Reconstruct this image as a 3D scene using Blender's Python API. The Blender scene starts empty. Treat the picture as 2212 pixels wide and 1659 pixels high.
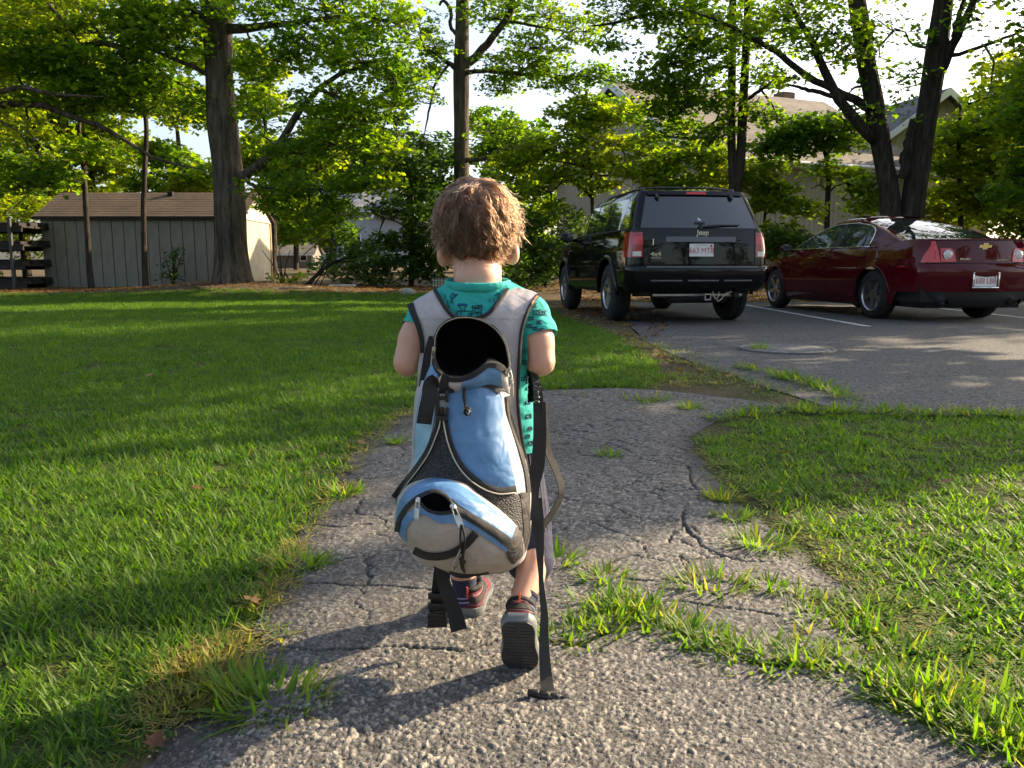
import bpy, bmesh, math, random
import numpy as np
from mathutils import Vector, Matrix
from mathutils.bvhtree import BVHTree

rng = np.random.default_rng(7)
random.seed(7)
R = math.radians
scene = bpy.context.scene
COL = scene.collection

# ------------------------------------------------------------------ camera
CAM_H, PITCH, FPX, CX, CY = 0.715, R(8.5), 1703.0, 1106.0, 829.5
cam_d = bpy.data.cameras.new('camera')
cam_d.sensor_width = 36.0
cam_d.lens = 36.0 * FPX / 2212.0
cam_d.clip_start = 0.05
cam_d.clip_end = 3000.0
cam = bpy.data.objects.new('camera', cam_d)
cam.location = (0, 0, CAM_H)
cam.rotation_euler = (R(90) - PITCH, 0, 0)
COL.objects.link(cam)
scene.camera = cam

# ------------------------------------------------------------------ light
SUN_EL, SUN_AZ = R(25), R(27.5)          # azimuth measured from +X towards +Y
SUN_DIR = Vector((math.cos(SUN_EL)*math.cos(SUN_AZ), math.cos(SUN_EL)*math.sin(SUN_AZ), math.sin(SUN_EL)))
world = bpy.data.worlds.new('World')
scene.world = world
world.use_nodes = True
wn = world.node_tree
wn.nodes.clear()
sky = wn.nodes.new('ShaderNodeTexSky')
sky.sky_type = 'NISHITA'
sky.sun_disc = False
sky.sun_elevation = SUN_EL
sky.sun_rotation = R(90) - SUN_AZ
sky.air_density = 1.0
sky.dust_density = 3.0
sky.ozone_density = 1.0
bg = wn.nodes.new('ShaderNodeBackground')
bg.inputs['Strength'].default_value = 0.12
wo = wn.nodes.new('ShaderNodeOutputWorld')
# hazy late-afternoon air: the blue is washed out
hs_ = wn.nodes.new('ShaderNodeHueSaturation'); hs_.inputs['Saturation'].default_value = 0.75; hs_.inputs['Value'].default_value = 1.0
wn.links.new(sky.outputs[0], hs_.inputs['Color'])
wn.links.new(hs_.outputs[0], bg.inputs[0])
wn.links.new(bg.outputs[0], wo.inputs[0])

sun_d = bpy.data.lights.new('sun', 'SUN')
sun_d.energy = 5.0
sun_d.angle = R(0.55)
sun_d.color = (1.0, 0.80, 0.54)
sun = bpy.data.objects.new('sun', sun_d)
sun.rotation_euler = SUN_DIR.to_track_quat('Z', 'Y').to_euler()
sun.location = (30, 16, 20)
COL.objects.link(sun)

vs = scene.view_settings
vs.view_transform = 'Standard'
vs.look = 'None'
vs.exposure = 1.42
vs.gamma = 1.0
vs.use_curve_mapping = False
scene.render.film_transparent = False
try:
    scene.cycles.use_denoising = True
    scene.cycles.denoiser = 'OPENIMAGEDENOISE'
    scene.cycles.max_bounces = 8
    scene.cycles.diffuse_bounces = 3
    scene.cycles.glossy_bounces = 4
    scene.cycles.transmission_bounces = 6
    scene.cycles.transparent_max_bounces = 8
    scene.cycles.sample_clamp_indirect = 6.0
    scene.cycles.use_adaptive_sampling = True
    scene.cycles.adaptive_threshold = 0.02
except Exception:
    pass

# ------------------------------------------------------------------ geometry helpers
CP, SP = math.cos(PITCH), math.sin(PITCH)

def ray(px, py):
    u, v = (px - CX) / FPX, (py - CY) / FPX
    return np.array((u, CP - v*SP, -SP - v*CP))

def at(px, py, Y):
    """world point seen at photo position (px,py) that stands Y metres away"""
    d = ray(px, py)
    return np.array((0, 0, CAM_H)) + d * (Y / d[1])

def gnd(px, py, z=0.0):
    d = ray(px, py)
    t = (z - CAM_H) / d[2]
    return np.array((0, 0, CAM_H)) + d * t

def sstep(a, b, x):
    t = np.clip((np.asarray(x, float) - a) / (b - a), 0, 1)
    return t*t*(3 - 2*t)

def gz(x, y):
    """height of the terrain"""
    x = np.asarray(x, float); y = np.asarray(y, float)
    left = 1 - sstep(-1.0, 4.0, x)
    h = left * (0.14*sstep(15.5, 20.5, y) + 0.0165*np.clip(y - 21, 0, 60))
    h = h + 0.22*np.exp(-(((x + 6.85)/2.1)**2 + ((y - 19.6)/1.5)**2))
    h = h + (1 - left) * (1.15*sstep(16.8, 24.0, y) + 0.01*np.clip(y - 26, 0, 60))
    return h

def gzf(x, y):
    return float(gz(x, y))

class MB:
    def __init__(s):
        s.v, s.f = [], []
    def add(s, vs, fs):
        o = len(s.v)
        s.v.extend([tuple(map(float, p)) for p in vs])
        s.f.extend([tuple(i + o for i in f) for f in fs])
        return s
    def box(s, a, b, M=None):
        x0, y0, z0 = a; x1, y1, z1 = b
        vs = [(x0,y0,z0),(x1,y0,z0),(x1,y1,z0),(x0,y1,z0),(x0,y0,z1),(x1,y0,z1),(x1,y1,z1),(x0,y1,z1)]
        if M is not None: vs = [tuple(M @ Vector(p)) for p in vs]
        return s.add(vs, [(3,2,1,0),(4,5,6,7),(0,1,5,4),(1,2,6,5),(2,3,7,6),(3,0,4,7)])
    def rbox(s, a, b, r=0.01, seg=2, M=None):
        bm = bmesh.new()
        bmesh.ops.create_cube(bm, size=1)
        c = [(a[i]+b[i])/2 for i in range(3)]; d = [abs(b[i]-a[i]) for i in range(3)]
        for v in bm.verts: v.co = Vector((c[0]+v.co.x*d[0], c[1]+v.co.y*d[1], c[2]+v.co.z*d[2]))
        r = min(r, 0.49*min(d))
        bmesh.ops.bevel(bm, geom=bm.edges[:], offset=r, segments=seg, affect='EDGES', profile=0.5)
        bm.verts.index_update()
        vs = [tuple(M @ v.co) if M is not None else tuple(v.co) for v in bm.verts]
        fs = [tuple(v.index for v in f.verts) for f in bm.faces]
        bm.free()
        return s.add(vs, fs)
    def grid(s, P, flip=False, close_u=False, close_v=False):
        """P: array (n,m,3)"""
        P = np.asarray(P, float); n, m = P.shape[:2]
        fs = []
        for i in range(n if close_u else n-1):
            for j in range(m if close_v else m-1):
                a, b, c, d = i*m+j, i*m+(j+1)%m, ((i+1)%n)*m+(j+1)%m, ((i+1)%n)*m+j
                fs.append((d,c,b,a) if flip else (a,b,c,d))
        return s.add(P.reshape(-1,3), fs)
    def tube(s, pts, rad, n=8, cap=True, flat=None, up=None):
        """sweep a circle (or ellipse: flat=(a,b) factors) along pts"""
        pts = [Vector(p) for p in pts]
        if not hasattr(rad, '__len__'): rad = [rad]*len(pts)
        rings = []
        prev = None
        for i, p in enumerate(pts):
            t = (pts[min(i+1, len(pts)-1)] - pts[max(i-1, 0)])
            if t.length < 1e-9: t = Vector((0,0,1))
            t.normalize()
            if prev is None:
                ref = Vector(up) if up is not None else (Vector((0,0,1)) if abs(t.z) < 0.9 else Vector((1,0,0)))
                a = (ref - t*ref.dot(t)).normalized()
            else:
                a = (prev - t*prev.dot(t))
                a = a.normalized() if a.length > 1e-9 else prev
            prev = a
            b = t.cross(a)
            fa, fb = flat if flat else (1,1)
            rings.append([p + a*(rad[i]*fa*math.cos(2*math.pi*k/n)) + b*(rad[i]*fb*math.sin(2*math.pi*k/n)) for k in range(n)])
        o = len(s.v)
        for r_ in rings: s.v.extend([tuple(q) for q in r_])
        for i in range(len(rings)-1):
            for k in range(n):
                s.f.append((o+i*n+k, o+i*n+(k+1)%n, o+(i+1)*n+(k+1)%n, o+(i+1)*n+k))
        if cap:
            s.f.append(tuple(o+k for k in reversed(range(n))))
            s.f.append(tuple(o+(len(rings)-1)*n+k for k in range(n)))
        return s
    def ribbon(s, pts, width, thick, side):
        """flat webbing strip along pts; side = width direction (vector or list)"""
        pts = [Vector(p) for p in pts]
        rings = []
        for i, p in enumerate(pts):
            t = (pts[min(i+1, len(pts)-1)] - pts[max(i-1, 0)]).normalized()
            sd = Vector(side[i]) if isinstance(side, list) else Vector(side)
            w = width[i] if hasattr(width, '__len__') else width
            a = (sd - t*sd.dot(t)).normalized()
            b = t.cross(a)
            rings.append([p+a*w/2+b*thick/2, p-a*w/2+b*thick/2, p-a*w/2-b*thick/2, p+a*w/2-b*thick/2])
        o = len(s.v)
        for r_ in rings: s.v.extend([tuple(q) for q in r_])
        for i in range(len(rings)-1):
            for k in range(4):
                s.f.append((o+i*4+k, o+i*4+(k+1)%4, o+(i+1)*4+(k+1)%4, o+(i+1)*4+k))
        s.f.append((o+3,o+2,o+1,o)); e = o+(len(rings)-1)*4
        s.f.append((e,e+1,e+2,e+3))
        return s
    def lathe(s, prof, n=32, axis='x', c=(0,0,0)):
        """prof: (axial, radius)"""
        P = np.zeros((len(prof), n, 3))
        for i, (a, r_) in enumerate(prof):
            for k in range(n):
                t = 2*math.pi*k/n
                if axis == 'x': P[i,k] = (c[0]+a, c[1]+r_*math.cos(t), c[2]+r_*math.sin(t))
                elif axis == 'z': P[i,k] = (c[0]+r_*math.cos(t), c[1]+r_*math.sin(t), c[2]+a)
                else: P[i,k] = (c[0]+r_*math.sin(t), c[1]+a, c[2]+r_*math.cos(t))
        return s.grid(P, close_v=True)
    def prism(s, poly, d, at0=None):
        """extrude 3D polygon by vector d"""
        n = len(poly); d = np.asarray(d, float)
        vs = [np.asarray(p, float) for p in poly] + [np.asarray(p, float)+d for p in poly]
        return s.add(vs, [tuple(reversed(range(n))), tuple(range(n, 2*n))] + [(i, (i+1)%n, n+(i+1)%n, n+i) for i in range(n)])

def link(o, parent=None):
    COL.objects.link(o)
    if parent is not None: o.parent = parent
    return o

def fixnormals(me):
    bm = bmesh.new(); bm.from_mesh(me)
    bmesh.ops.recalc_face_normals(bm, faces=bm.faces)
    bm.to_mesh(me); bm.free()

def build(name, mb, mat, parent=None, smooth=False, shift=None, fix=True, sharp=None):
    me = bpy.data.meshes.new(name)
    v = mb.v
    if shift is not None:
        v = [(p[0]-shift[0], p[1]-shift[1], p[2]-shift[2]) for p in v]
    me.from_pydata(v, [], mb.f)
    if fix: fixnormals(me)
    me.materials.append(mat)
    if smooth:
        me.polygons.foreach_set('use_smooth', [True]*len(me.polygons))
        if sharp is not None:
            me.set_sharp_from_angle(angle=R(sharp))
    me.update()
    return link(bpy.data.objects.new(name, me), parent)

def np_mesh(name, V, F, mat, parent=None, smooth=False, attrs=None):
    """fast mesh from arrays; F is (n,3) or (n,4)"""
    me = bpy.data.meshes.new(name)
    V = np.ascontiguousarray(V, np.float32); F = np.ascontiguousarray(F, np.int32)
    k = F.shape[1]
    me.vertices.add(len(V)); me.vertices.foreach_set('co', V.ravel())
    me.loops.add(F.size); me.loops.foreach_set('vertex_index', F.ravel())
    me.polygons.add(len(F))
    me.polygons.foreach_set('loop_start', np.arange(0, F.size, k, dtype=np.int32))
    try: me.polygons.foreach_set('loop_total', np.full(len(F), k, np.int32))
    except Exception: pass
    if smooth: me.polygons.foreach_set('use_smooth', np.ones(len(F), bool))
    if attrs:
        for nm, (typ, dom, arr) in attrs.items():
            a = me.attributes.new(nm, typ, dom)
            a.data.foreach_set('value' if typ == 'FLOAT' else 'color', np.ascontiguousarray(arr, np.float32).ravel())
    me.materials.append(mat)
    me.update(calc_edges=True)
    me.validate()
    return link(bpy.data.objects.new(name, me), parent)

def thing(name, label, cat, loc=(0,0,0), rz=0.0, group=None):
    o = bpy.data.objects.new(name, None)
    o.empty_display_size = 0.2
    o.location = tuple(float(c) for c in loc); o.rotation_euler = (0, 0, rz)
    return tag(link(o), label, cat, group)

def tag(o, label, cat, group=None):
    o['label'] = label; o['category'] = cat
    if group: o['group'] = group
    return o

def kind(o, k):
    o['kind'] = k
    return o

# ------------------------------------------------------------------ numpy noise
def vnoise(x, y, seed=0):
    x = np.asarray(x, float); y = np.asarray(y, float)
    xi, yi = np.floor(x).astype(np.int64), np.floor(y).astype(np.int64)
    fx, fy = x-xi, y-yi
    fx = fx*fx*(3-2*fx); fy = fy*fy*(3-2*fy)
    def h(a, b): return hash2(a, b, seed)
    return (h(xi,yi)*(1-fx)+h(xi+1,yi)*fx)*(1-fy) + (h(xi,yi+1)*(1-fx)+h(xi+1,yi+1)*fx)*fy

def hash2(a, b, seed=0):
    n = (a*374761393 + b*668265263 + seed*1442695041) & 0x7fffffff
    n = ((n ^ (n >> 13)) * 1274126177) & 0x7fffffff
    n = ((n ^ (n >> 16)) * 668265263) & 0x7fffffff
    return ((n ^ (n >> 15)) & 0xffffff) / float(0xffffff)

def fbm(x, y, seed=0, oct=4):
    s, a, t = 0, 1, 0
    for i in range(oct):
        s = s + a*vnoise(np.asarray(x)*2**i, np.asarray(y)*2**i, seed+i*17); t += a; a *= 0.5
    return s/t

def worley(x, y, seed=0):
    """nearest, second distance, id hash of the nearest cell"""
    xi, yi = np.floor(x).astype(np.int64), np.floor(y).astype(np.int64)
    d1 = np.full(x.shape, 9.0); d2 = np.full(x.shape, 9.0); idh = np.zeros(x.shape)
    ox = np.zeros(x.shape); oy = np.zeros(x.shape)
    for dx in (-1,0,1):
        for dy in (-1,0,1):
            cx, cy = xi+dx, yi+dy
            px = cx + hash2(cx, cy, seed); py = cy + hash2(cx, cy, seed+5)
            d = np.hypot(x-px, y-py)
            m = d < d1
            d2 = np.where(m, d1, np.minimum(d2, d))
            idh = np.where(m, hash2(cx, cy, seed+9), idh)
            ox = np.where(m, x-px, ox); oy = np.where(m, y-py, oy)
            d1 = np.where(m, d, d1)
    return d1, d2, idh, ox, oy

def inpoly(x, y, poly):
    x = np.asarray(x, float); y = np.asarray(y, float)
    ins = np.zeros(x.shape, bool)
    n = len(poly)
    for i in range(n):
        x0, y0 = poly[i][:2]; x1, y1 = poly[(i+1) % n][:2]
        if y0 == y1: continue
        c = ((y0 > y) != (y1 > y)) & (x < (x1-x0)*(y-y0)/(y1-y0) + x0)
        ins ^= c
    return ins

def polydist(x, y, pl, closed=False):
    """distance to a polyline"""
    d = np.full(np.shape(x), 1e9)
    n = len(pl)
    for i in range(n if closed else n-1):
        ax, ay = pl[i][:2]; bx, by = pl[(i+1) % n][:2]
        dx, dy = bx-ax, by-ay
        L = dx*dx+dy*dy + 1e-12
        t = np.clip(((x-ax)*dx+(y-ay)*dy)/L, 0, 1)
        d = np.minimum(d, np.hypot(x-ax-t*dx, y-ay-t*dy))
    return d

def ragged(poly, step=0.12, amp=0.04, seed=3):
    out = []
    n = len(poly); acc = 0
    for i in range(n):
        a = np.array(poly[i][:2]); b = np.array(poly[(i+1) % n][:2])
        L = np.linalg.norm(b-a); k = min(max(1, int(L/step)), 160)
        nrm = np.array((-(b-a)[1], (b-a)[0])) / max(L, 1e-9)
        for j in range(k):
            p = a + (b-a)*j/k
            o = (float(fbm(p[0]*5, p[1]*5, seed, 3)) - 0.5) * 2 * amp * min(1.0, 4*min(j, k-j)/k + 0.3)
            out.append(tuple(p + nrm*o))
    return out

# ------------------------------------------------------------------ materials
def new_mat(name):
    m = bpy.data.materials.new(name); m.use_nodes = True
    nt = m.node_tree; b = nt.nodes['Principled BSDF']
    return m, nt, b

def setb(b, **k):
    for n, v in k.items():
        if n in b.inputs: b.inputs[n].default_value = v

def c4(c): return (c[0], c[1], c[2], 1.0)

def pmat(name, base, rough=0.6, metal=0.0, spec=0.5, var=0.25, vscale=8.0, bump=0.0, bscale=60.0, coat=0.0, sheen=0.0, coord='Object', detail=4.0, stretch=None, hue=None):
    """principled material with noise in its colour, roughness and relief"""
    m, nt, b = new_mat(name)
    L = nt.links
    setb(b, Roughness=rough, Metallic=metal)
    b.inputs['Specular IOR Level'].default_value = spec
    if coat: b.inputs['Coat Weight'].default_value = coat; b.inputs['Coat Roughness'].default_value = 0.04
    if sheen: b.inputs['Sheen Weight'].default_value = sheen
    tc = nt.nodes.new('ShaderNodeTexCoord')
    src = tc.outputs[coord]
    if stretch:
        mp = nt.nodes.new('ShaderNodeMapping'); mp.inputs['Scale'].default_value = stretch
        L.new(src, mp.inputs['Vector']); src = mp.outputs[0]
    nz = nt.nodes.new('ShaderNodeTexNoise'); nz.inputs['Scale'].default_value = vscale; nz.inputs['Detail'].default_value = detail
    L.new(src, nz.inputs['Vector'])
    mr = nt.nodes.new('ShaderNodeMapRange'); mr.inputs['From Min'].default_value = 0.3; mr.inputs['From Max'].default_value = 0.7
    L.new(nz.outputs['Fac'], mr.inputs['Value'])
    mx = nt.nodes.new('ShaderNodeMix'); mx.data_type = 'RGBA'
    h = hue or (1,1,1)
    mx.inputs['A'].default_value = c4([c*(1-var) for c in base])
    mx.inputs['B'].default_value = c4([min(1, c*(1+var)*h[i]) for i, c in enumerate(base)])
    L.new(mr.outputs[0], mx.inputs['Factor'])
    L.new(mx.outputs['Result'], b.inputs['Base Color'])
    if bump:
        n2 = nt.nodes.new('ShaderNodeTexNoise'); n2.inputs['Scale'].default_value = bscale; n2.inputs['Detail'].default_value = 5
        L.new(src, n2.inputs['Vector'])
        bp = nt.nodes.new('ShaderNodeBump'); bp.inputs['Strength'].default_value = bump; bp.inputs['Distance'].default_value = 0.02
        L.new(n2.outputs['Fac'], bp.inputs['Height']); L.new(bp.outputs[0], b.inputs['Normal'])
    m['_mix'] = mx.name
    return m

def leaf_mat(name, cols, trans=0.45, rough=0.45, mul=(2.9,3.0,0.5)):
    """leaf: diffuse + light through the blade; colour by leaf and by patch"""
    m = bpy.data.materials.new(name); m.use_nodes = True
    nt = m.node_tree; nt.nodes.clear(); L = nt.links
    out = nt.nodes.new('ShaderNodeOutputMaterial')
    at_ = nt.nodes.new('ShaderNodeAttribute'); at_.attribute_name = 'tint'
    rp = nt.nodes.new('ShaderNodeValToRGB')
    rp.color_ramp.elements[0].color = c4(cols[0]); rp.color_ramp.elements[1].color = c4(cols[-1])
    for i, c in enumerate(cols[1:-1]):
        e = rp.color_ramp.elements.new((i+1)/(len(cols)-1)); e.color = c4(c)
    L.new(at_.outputs['Fac'], rp.inputs['Fac'])
    p = nt.nodes.new('ShaderNodeBsdfPrincipled'); p.inputs['Roughness'].default_value = rough
    p.inputs['Specular IOR Level'].default_value = 0.35
    L.new(rp.outputs[0], p.inputs['Base Color'])
    tr = nt.nodes.new('ShaderNodeBsdfTranslucent')
    hs = nt.nodes.new('ShaderNodeMix'); hs.data_type = 'RGBA'; hs.blend_type = 'MULTIPLY'; hs.inputs['Factor'].default_value = 1
    hs.inputs['B'].default_value = (*mul, 1)
    L.new(rp.outputs[0], hs.inputs['A']); L.new(hs.outputs['Result'], tr.inputs['Color'])
    mx = nt.nodes.new('ShaderNodeMixShader'); mx.inputs[0].default_value = trans
    L.new(p.outputs[0], mx.inputs[1]); L.new(tr.outputs[0], mx.inputs[2]); L.new(mx.outputs[0], out.inputs[0])
    return m
# ================================================================== GROUND
def attr_node(nt, name):
    n = nt.nodes.new('ShaderNodeAttribute'); n.attribute_name = name; return n

def mixc(nt, fac, a, b, mode='MIX'):
    m = nt.nodes.new('ShaderNodeMix'); m.data_type = 'RGBA'; m.blend_type = mode
    for k, v in (('Factor', fac), ('A', a), ('B', b)):
        if isinstance(v, (int, float)): m.inputs[k].default_value = v
        elif isinstance(v, tuple): m.inputs[k].default_value = c4(v)
        else: nt.links.new(v, m.inputs[k])
    return m.outputs['Result']

def noise_out(nt, vec, scale, detail=4, lo=0.3, hi=0.7, rough=0.5):
    n = nt.nodes.new('ShaderNodeTexNoise'); n.inputs['Scale'].default_value = scale; n.inputs['Detail'].default_value = detail
    n.inputs['Roughness'].default_value = rough
    nt.links.new(vec, n.inputs['Vector'])
    r = nt.nodes.new('ShaderNodeMapRange'); r.inputs['From Min'].default_value = lo; r.inputs['From Max'].default_value = hi
    nt.links.new(n.outputs['Fac'], r.inputs['Value'])
    return r.outputs[0]

def soil_material():
    m, nt, b = new_mat('soil'); L = nt.links
    pos = nt.nodes.new('ShaderNodeNewGeometry').outputs['Position']
    lit = attr_node(nt, 'litter')
    n1 = noise_out(nt, pos, 3.0, 6); n2 = noise_out(nt, pos, 38.0, 5); n3 = noise_out(nt, pos, 0.7, 3)
    grass = mixc(nt, n1, (0.045, 0.06, 0.018), (0.085, 0.085, 0.03))
    dirt = mixc(nt, n2, (0.06, 0.042, 0.028), (0.19, 0.13, 0.085))
    dirt = mixc(nt, n3, dirt, (0.11, 0.085, 0.05))
    fac = nt.nodes.new('ShaderNodeMath'); fac.operation = 'ADD'; fac.use_clamp = True
    sub = nt.nodes.new('ShaderNodeMath'); sub.operation = 'MULTIPLY_ADD'; sub.inputs[1].default_value = 0.8; sub.inputs[2].default_value = -0.4
    L.new(n1, sub.inputs[0]); L.new(sub.outputs[0], fac.inputs[0]); L.new(lit.outputs['Fac'], fac.inputs[1])
    L.new(mixc(nt, fac.outputs[0], grass, dirt), b.inputs['Base Color'])
    setb(b, Roughness=0.95); b.inputs['Specular IOR Level'].default_value = 0.2
    bp = nt.nodes.new('ShaderNodeBump'); bp.inputs['Strength'].default_value = 0.8; bp.inputs['Distance'].default_value = 0.03
    L.new(n2, bp.inputs['Height']); L.new(bp.outputs[0], b.inputs['Normal'])
    return m

xs = np.concatenate(([-900,-400,-200,-110,-70], np.linspace(-45, 45, 241), [70,110,200,400,900]))
ys = np.concatenate(([-300,-120,-50,-20,-8], np.linspace(-3, 62, 201), [72,90,120,200,400,900]))
GX, GY = np.meshgrid(xs, ys)
GZ = gz(GX, GY) + 0.03*(fbm(GX*0.4, GY*0.4, 11, 3)-0.5)*sstep(16, 22, GY)
ny, nx = GX.shape
idx = np.arange(nx*ny).reshape(ny, nx)
F = np.stack([idx[:-1,:-1], idx[:-1,1:], idx[1:,1:], idx[1:,:-1]], -1).reshape(-1,4)

# ------------------------------------------------ outlines on the ground (traced where they lie)
def G2(pts): return [tuple(gnd(*p)[:2]) for p in pts]

path_left = G2([(335,1640),(375,1560),(430,1480),(520,1400),(560,1330),(600,1240),(640,1160),(700,1080),(745,1000),(800,940),(870,893),(960,868),(1080,850),(1180,843)])
path_top = G2([(1330,838),(1430,842),(1510,850),(1600,862),(1700,874),(1790,888)])
path_right = G2([(1640,893),(1560,908),(1490,945),(1505,985),(1565,1050),(1640,1120),(1735,1200),(1830,1270),(1900,1350),(2000,1430),(2110,1500),(2260,1560)])
path_poly = [(-1.1,-1.5), (-0.75,0.3), (-0.6,0.8)] + path_left + path_top + path_right + [(1.5,0.9),(2.3,0.3),(2.6,-1.5)]
left_lawn = [(-0.9,-1.5),(-0.76,0.3),(-0.62,0.8)] + path_left + G2([(1330,838),(1400,838),(1440,815),(1400,770),(1330,725),(1240,695),(1190,668)]) + [(0.4,18.4),(-3,18.7),(-8,18.2),(-16,18.6),(-16,-1.5)]
right_lawn = G2([(2400,1560),(2230,1500),(2090,1426),(1985,1346),(1905,1266),(1800,1196),(1695,1116),(1605,1046),(1540,985),(1515,948),(1570,918),(1640,906),(1800,897),(2212,907),(2600,915)]) + [(5.5,3.6),(6,0.2),(2.6,-0.2)]
park_edge = G2([(1395,738),(1440,760),(1500,785),(1570,808),(1660,840),(1750,868),(1830,889),(1950,897),(2212,900),(2600,908)])
parking_poly = [(2.2,15.7),(1.8,13),(1.55,11),(1.42,9.6),(1.36,8.6)] + park_edge + [(9,3.6),(18,3.0),(18,15.9)]
parking_poly = [p for i, p in enumerate(parking_poly)]

litter = sstep(17.6, 18.9, GY + 0.8*(fbm(GX, GY, 3, 3)-0.5))
dirtzone = [(1.0,16.5)] + G2([(1180,664),(1240,695),(1330,725),(1400,770),(1440,815),(1420,838),(1510,850),(1640,866),(1740,872),(1570,812),(1500,790),(1440,766),(1400,745)]) + [(1.9,9.6),(2.0,11.5),(2.5,16.5)]
litter = np.maximum(litter, inpoly(GX, GY, dirtzone)*0.95)
litter = np.maximum(litter, (GX > 0.6)*sstep(14.5, 16.2, GY)*0.9)
ground = np_mesh('ground', np.stack([GX,GY,GZ],-1).reshape(-1,3), F, soil_material(), smooth=True, attrs={'litter':('FLOAT','POINT',litter)})
kind(ground, 'structure')

# ------------------------------------------------ asphalt
def asphalt_material(name, base_d, base_l, scale, stone=None, bump=0.5):
    m, nt, b = new_mat(name); L = nt.links
    pos = nt.nodes.new('ShaderNodeNewGeometry').outputs['Position']
    if stone:
        a = attr_node(nt, stone)
        rp = nt.nodes.new('ShaderNodeValToRGB')
        els = [(0.0,(0.030,0.028,0.026)),(0.16,(0.070,0.068,0.066)),(0.42,(0.145,0.141,0.136)),(0.7,(0.232,0.222,0.202)),(0.88,(0.32,0.297,0.25)),(1.0,(0.46,0.435,0.385))]
        rp.color_ramp.elements[0].color = c4(els[0][1]); rp.color_ramp.elements[1].color = c4(els[-1][1])
        for p_, c_ in els[1:-1]:
            e = rp.color_ramp.elements.new(p_); e.color = c4(c_)
        L.new(a.outputs['Fac'], rp.inputs['Fac']); col = rp.outputs[0]
        n2 = noise_out(nt, pos, 320, 3)
        col = mixc(nt, 0.55, col, mixc(nt, n2, (0.6,0.6,0.6), (1.25,1.22,1.18)), 'MULTIPLY')
    else:
        vo = nt.nodes.new('ShaderNodeTexVoronoi'); vo.inputs['Scale'].default_value = scale
        L.new(pos, vo.inputs['Vector'])
        sh = nt.nodes.new('ShaderNodeSeparateColor'); L.new(vo.outputs['Color'], sh.inputs[0])
        col = mixc(nt, sh.outputs[0], base_d, base_l)
        n2 = vo.outputs['Distance']
    big = noise_out(nt, pos, 1.3, 5)
    col = mixc(nt, big, mixc(nt, 0.5, col, (0.75,0.75,0.78), 'MULTIPLY'), mixc(nt, 0.5, col, (1.2,1.12,1.0), 'MULTIPLY'))
    L.new(col, b.inputs['Base Color'])
    setb(b, Roughness=0.85); b.inputs['Specular IOR Level'].default_value = 0.35
    n3 = noise_out(nt, pos, scale*1.0, 4)
    bp = nt.nodes.new('ShaderNodeBump'); bp.inputs['Strength'].default_value = bump; bp.inputs['Distance'].default_value = 0.004
    L.new(n3, bp.inputs['Height']); L.new(bp.outputs[0], b.inputs['Normal'])
    return m

def sheet(name, poly, z, mat):
    bm = bmesh.new()
    vs_ = [bm.verts.new((p[0], p[1], z)) for p in poly]
    f = bm.faces.new(vs_)
    if f.normal.z < 0: f.normal_flip()
    bmesh.ops.triangulate(bm, faces=[f], ngon_method='EAR_CLIP')
    n = len(poly)
    lo_ = [bm.verts.new((p[0], p[1], z-0.03)) for p in poly]
    for i in range(n): bm.faces.new((vs_[i], lo_[i], lo_[(i+1) % n], vs_[(i+1) % n]))
    me = bpy.data.meshes.new(name); bm.to_mesh(me); bm.free()
    me.materials.append(mat)
    return kind(link(bpy.data.objects.new(name, me)), 'structure')

lot = sheet('parking_lot', ragged(parking_poly, 0.12, 0.03, 5), 0.004, asphalt_material('asphalt_lot', (0.032,0.033,0.035), (0.15,0.15,0.15), 75, bump=1.0))

# path: real relief, stones and cracks, in the world; finer where it is nearer
def G1(pts): return [tuple(gnd(*p)[:2]) for p in pts]
def Q4(zx, zy): return (1106+zx*.6364, 603.5+zy*.6364)
cracks = [([Q4(*p) for p in c], w) for c, w in [
    ([(600,640),(606,690),(622,730),(640,775)], 9), ([(585,800),(580,850),(600,880),(628,900),(642,930)], 9), ([(585,850),(545,885),(525,920)], 6),
    ([(135,850),(220,840),(300,856),(380,890),(440,920),(462,965)], 5), ([(330,985),(420,960),(520,985),(640,972),(720,965),(800,985),(880,980)], 7),
    ([(120,530),(220,548),(330,570),(390,592),(440,625),(520,640),(600,642)], 6), ([(380,1040),(480,1052),(560,1040),(700,1062),(820,1040),(930,1060),(1040,1050)], 7),
    ([(230,1120),(330,1100),(430,1130),(560,1120),(700,1145),(800,1150),(900,1170)], 6), ([(560,960),(600,1010),(640,1060),(700,1110)], 5), ([(640,930),(700,960),(760,980)], 6),
    ([(400,570),(470,560),(560,575),(640,600)], 5), ([(250,410),(330,430),(420,450),(520,470),(600,480)], 5),
    ([(-60,880),(10,868),(90,860)], 5), ([(1180,1290),(1230,1370),(1280,1430),(1340,1480)], 10), ([(860,740),(900,800),(960,850),(1060,930),(1110,1010)], 8)]]
cracks += [([(470,1410),(560,1400),(700,1425),(860,1418),(1000,1425),(1090,1400),(1190,1405),(1260,1418)], 9), ([(620,1265),(760,1280),(880,1285),(1000,1300)], 6),
           ([(1210,1420),(1330,1385),(1430,1375),(1540,1420),(1640,1455),(1760,1460),(1860,1475),(2000,1540)], 16), ([(650,1130),(740,1150),(850,1140)], 5)]
cracks = [(G1(c), w/1000) for c, w in cracks]
stp = 0.0024
Yr = 0.88*np.exp(np.arange(0, int(math.log(4.9/0.88)/stp)+1)*stp)
Ur = np.arange(-0.80, 0.98, stp)
U, YY = np.meshgrid(Ur, Yr)
X_ = U*YY; Y_ = YY
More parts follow.
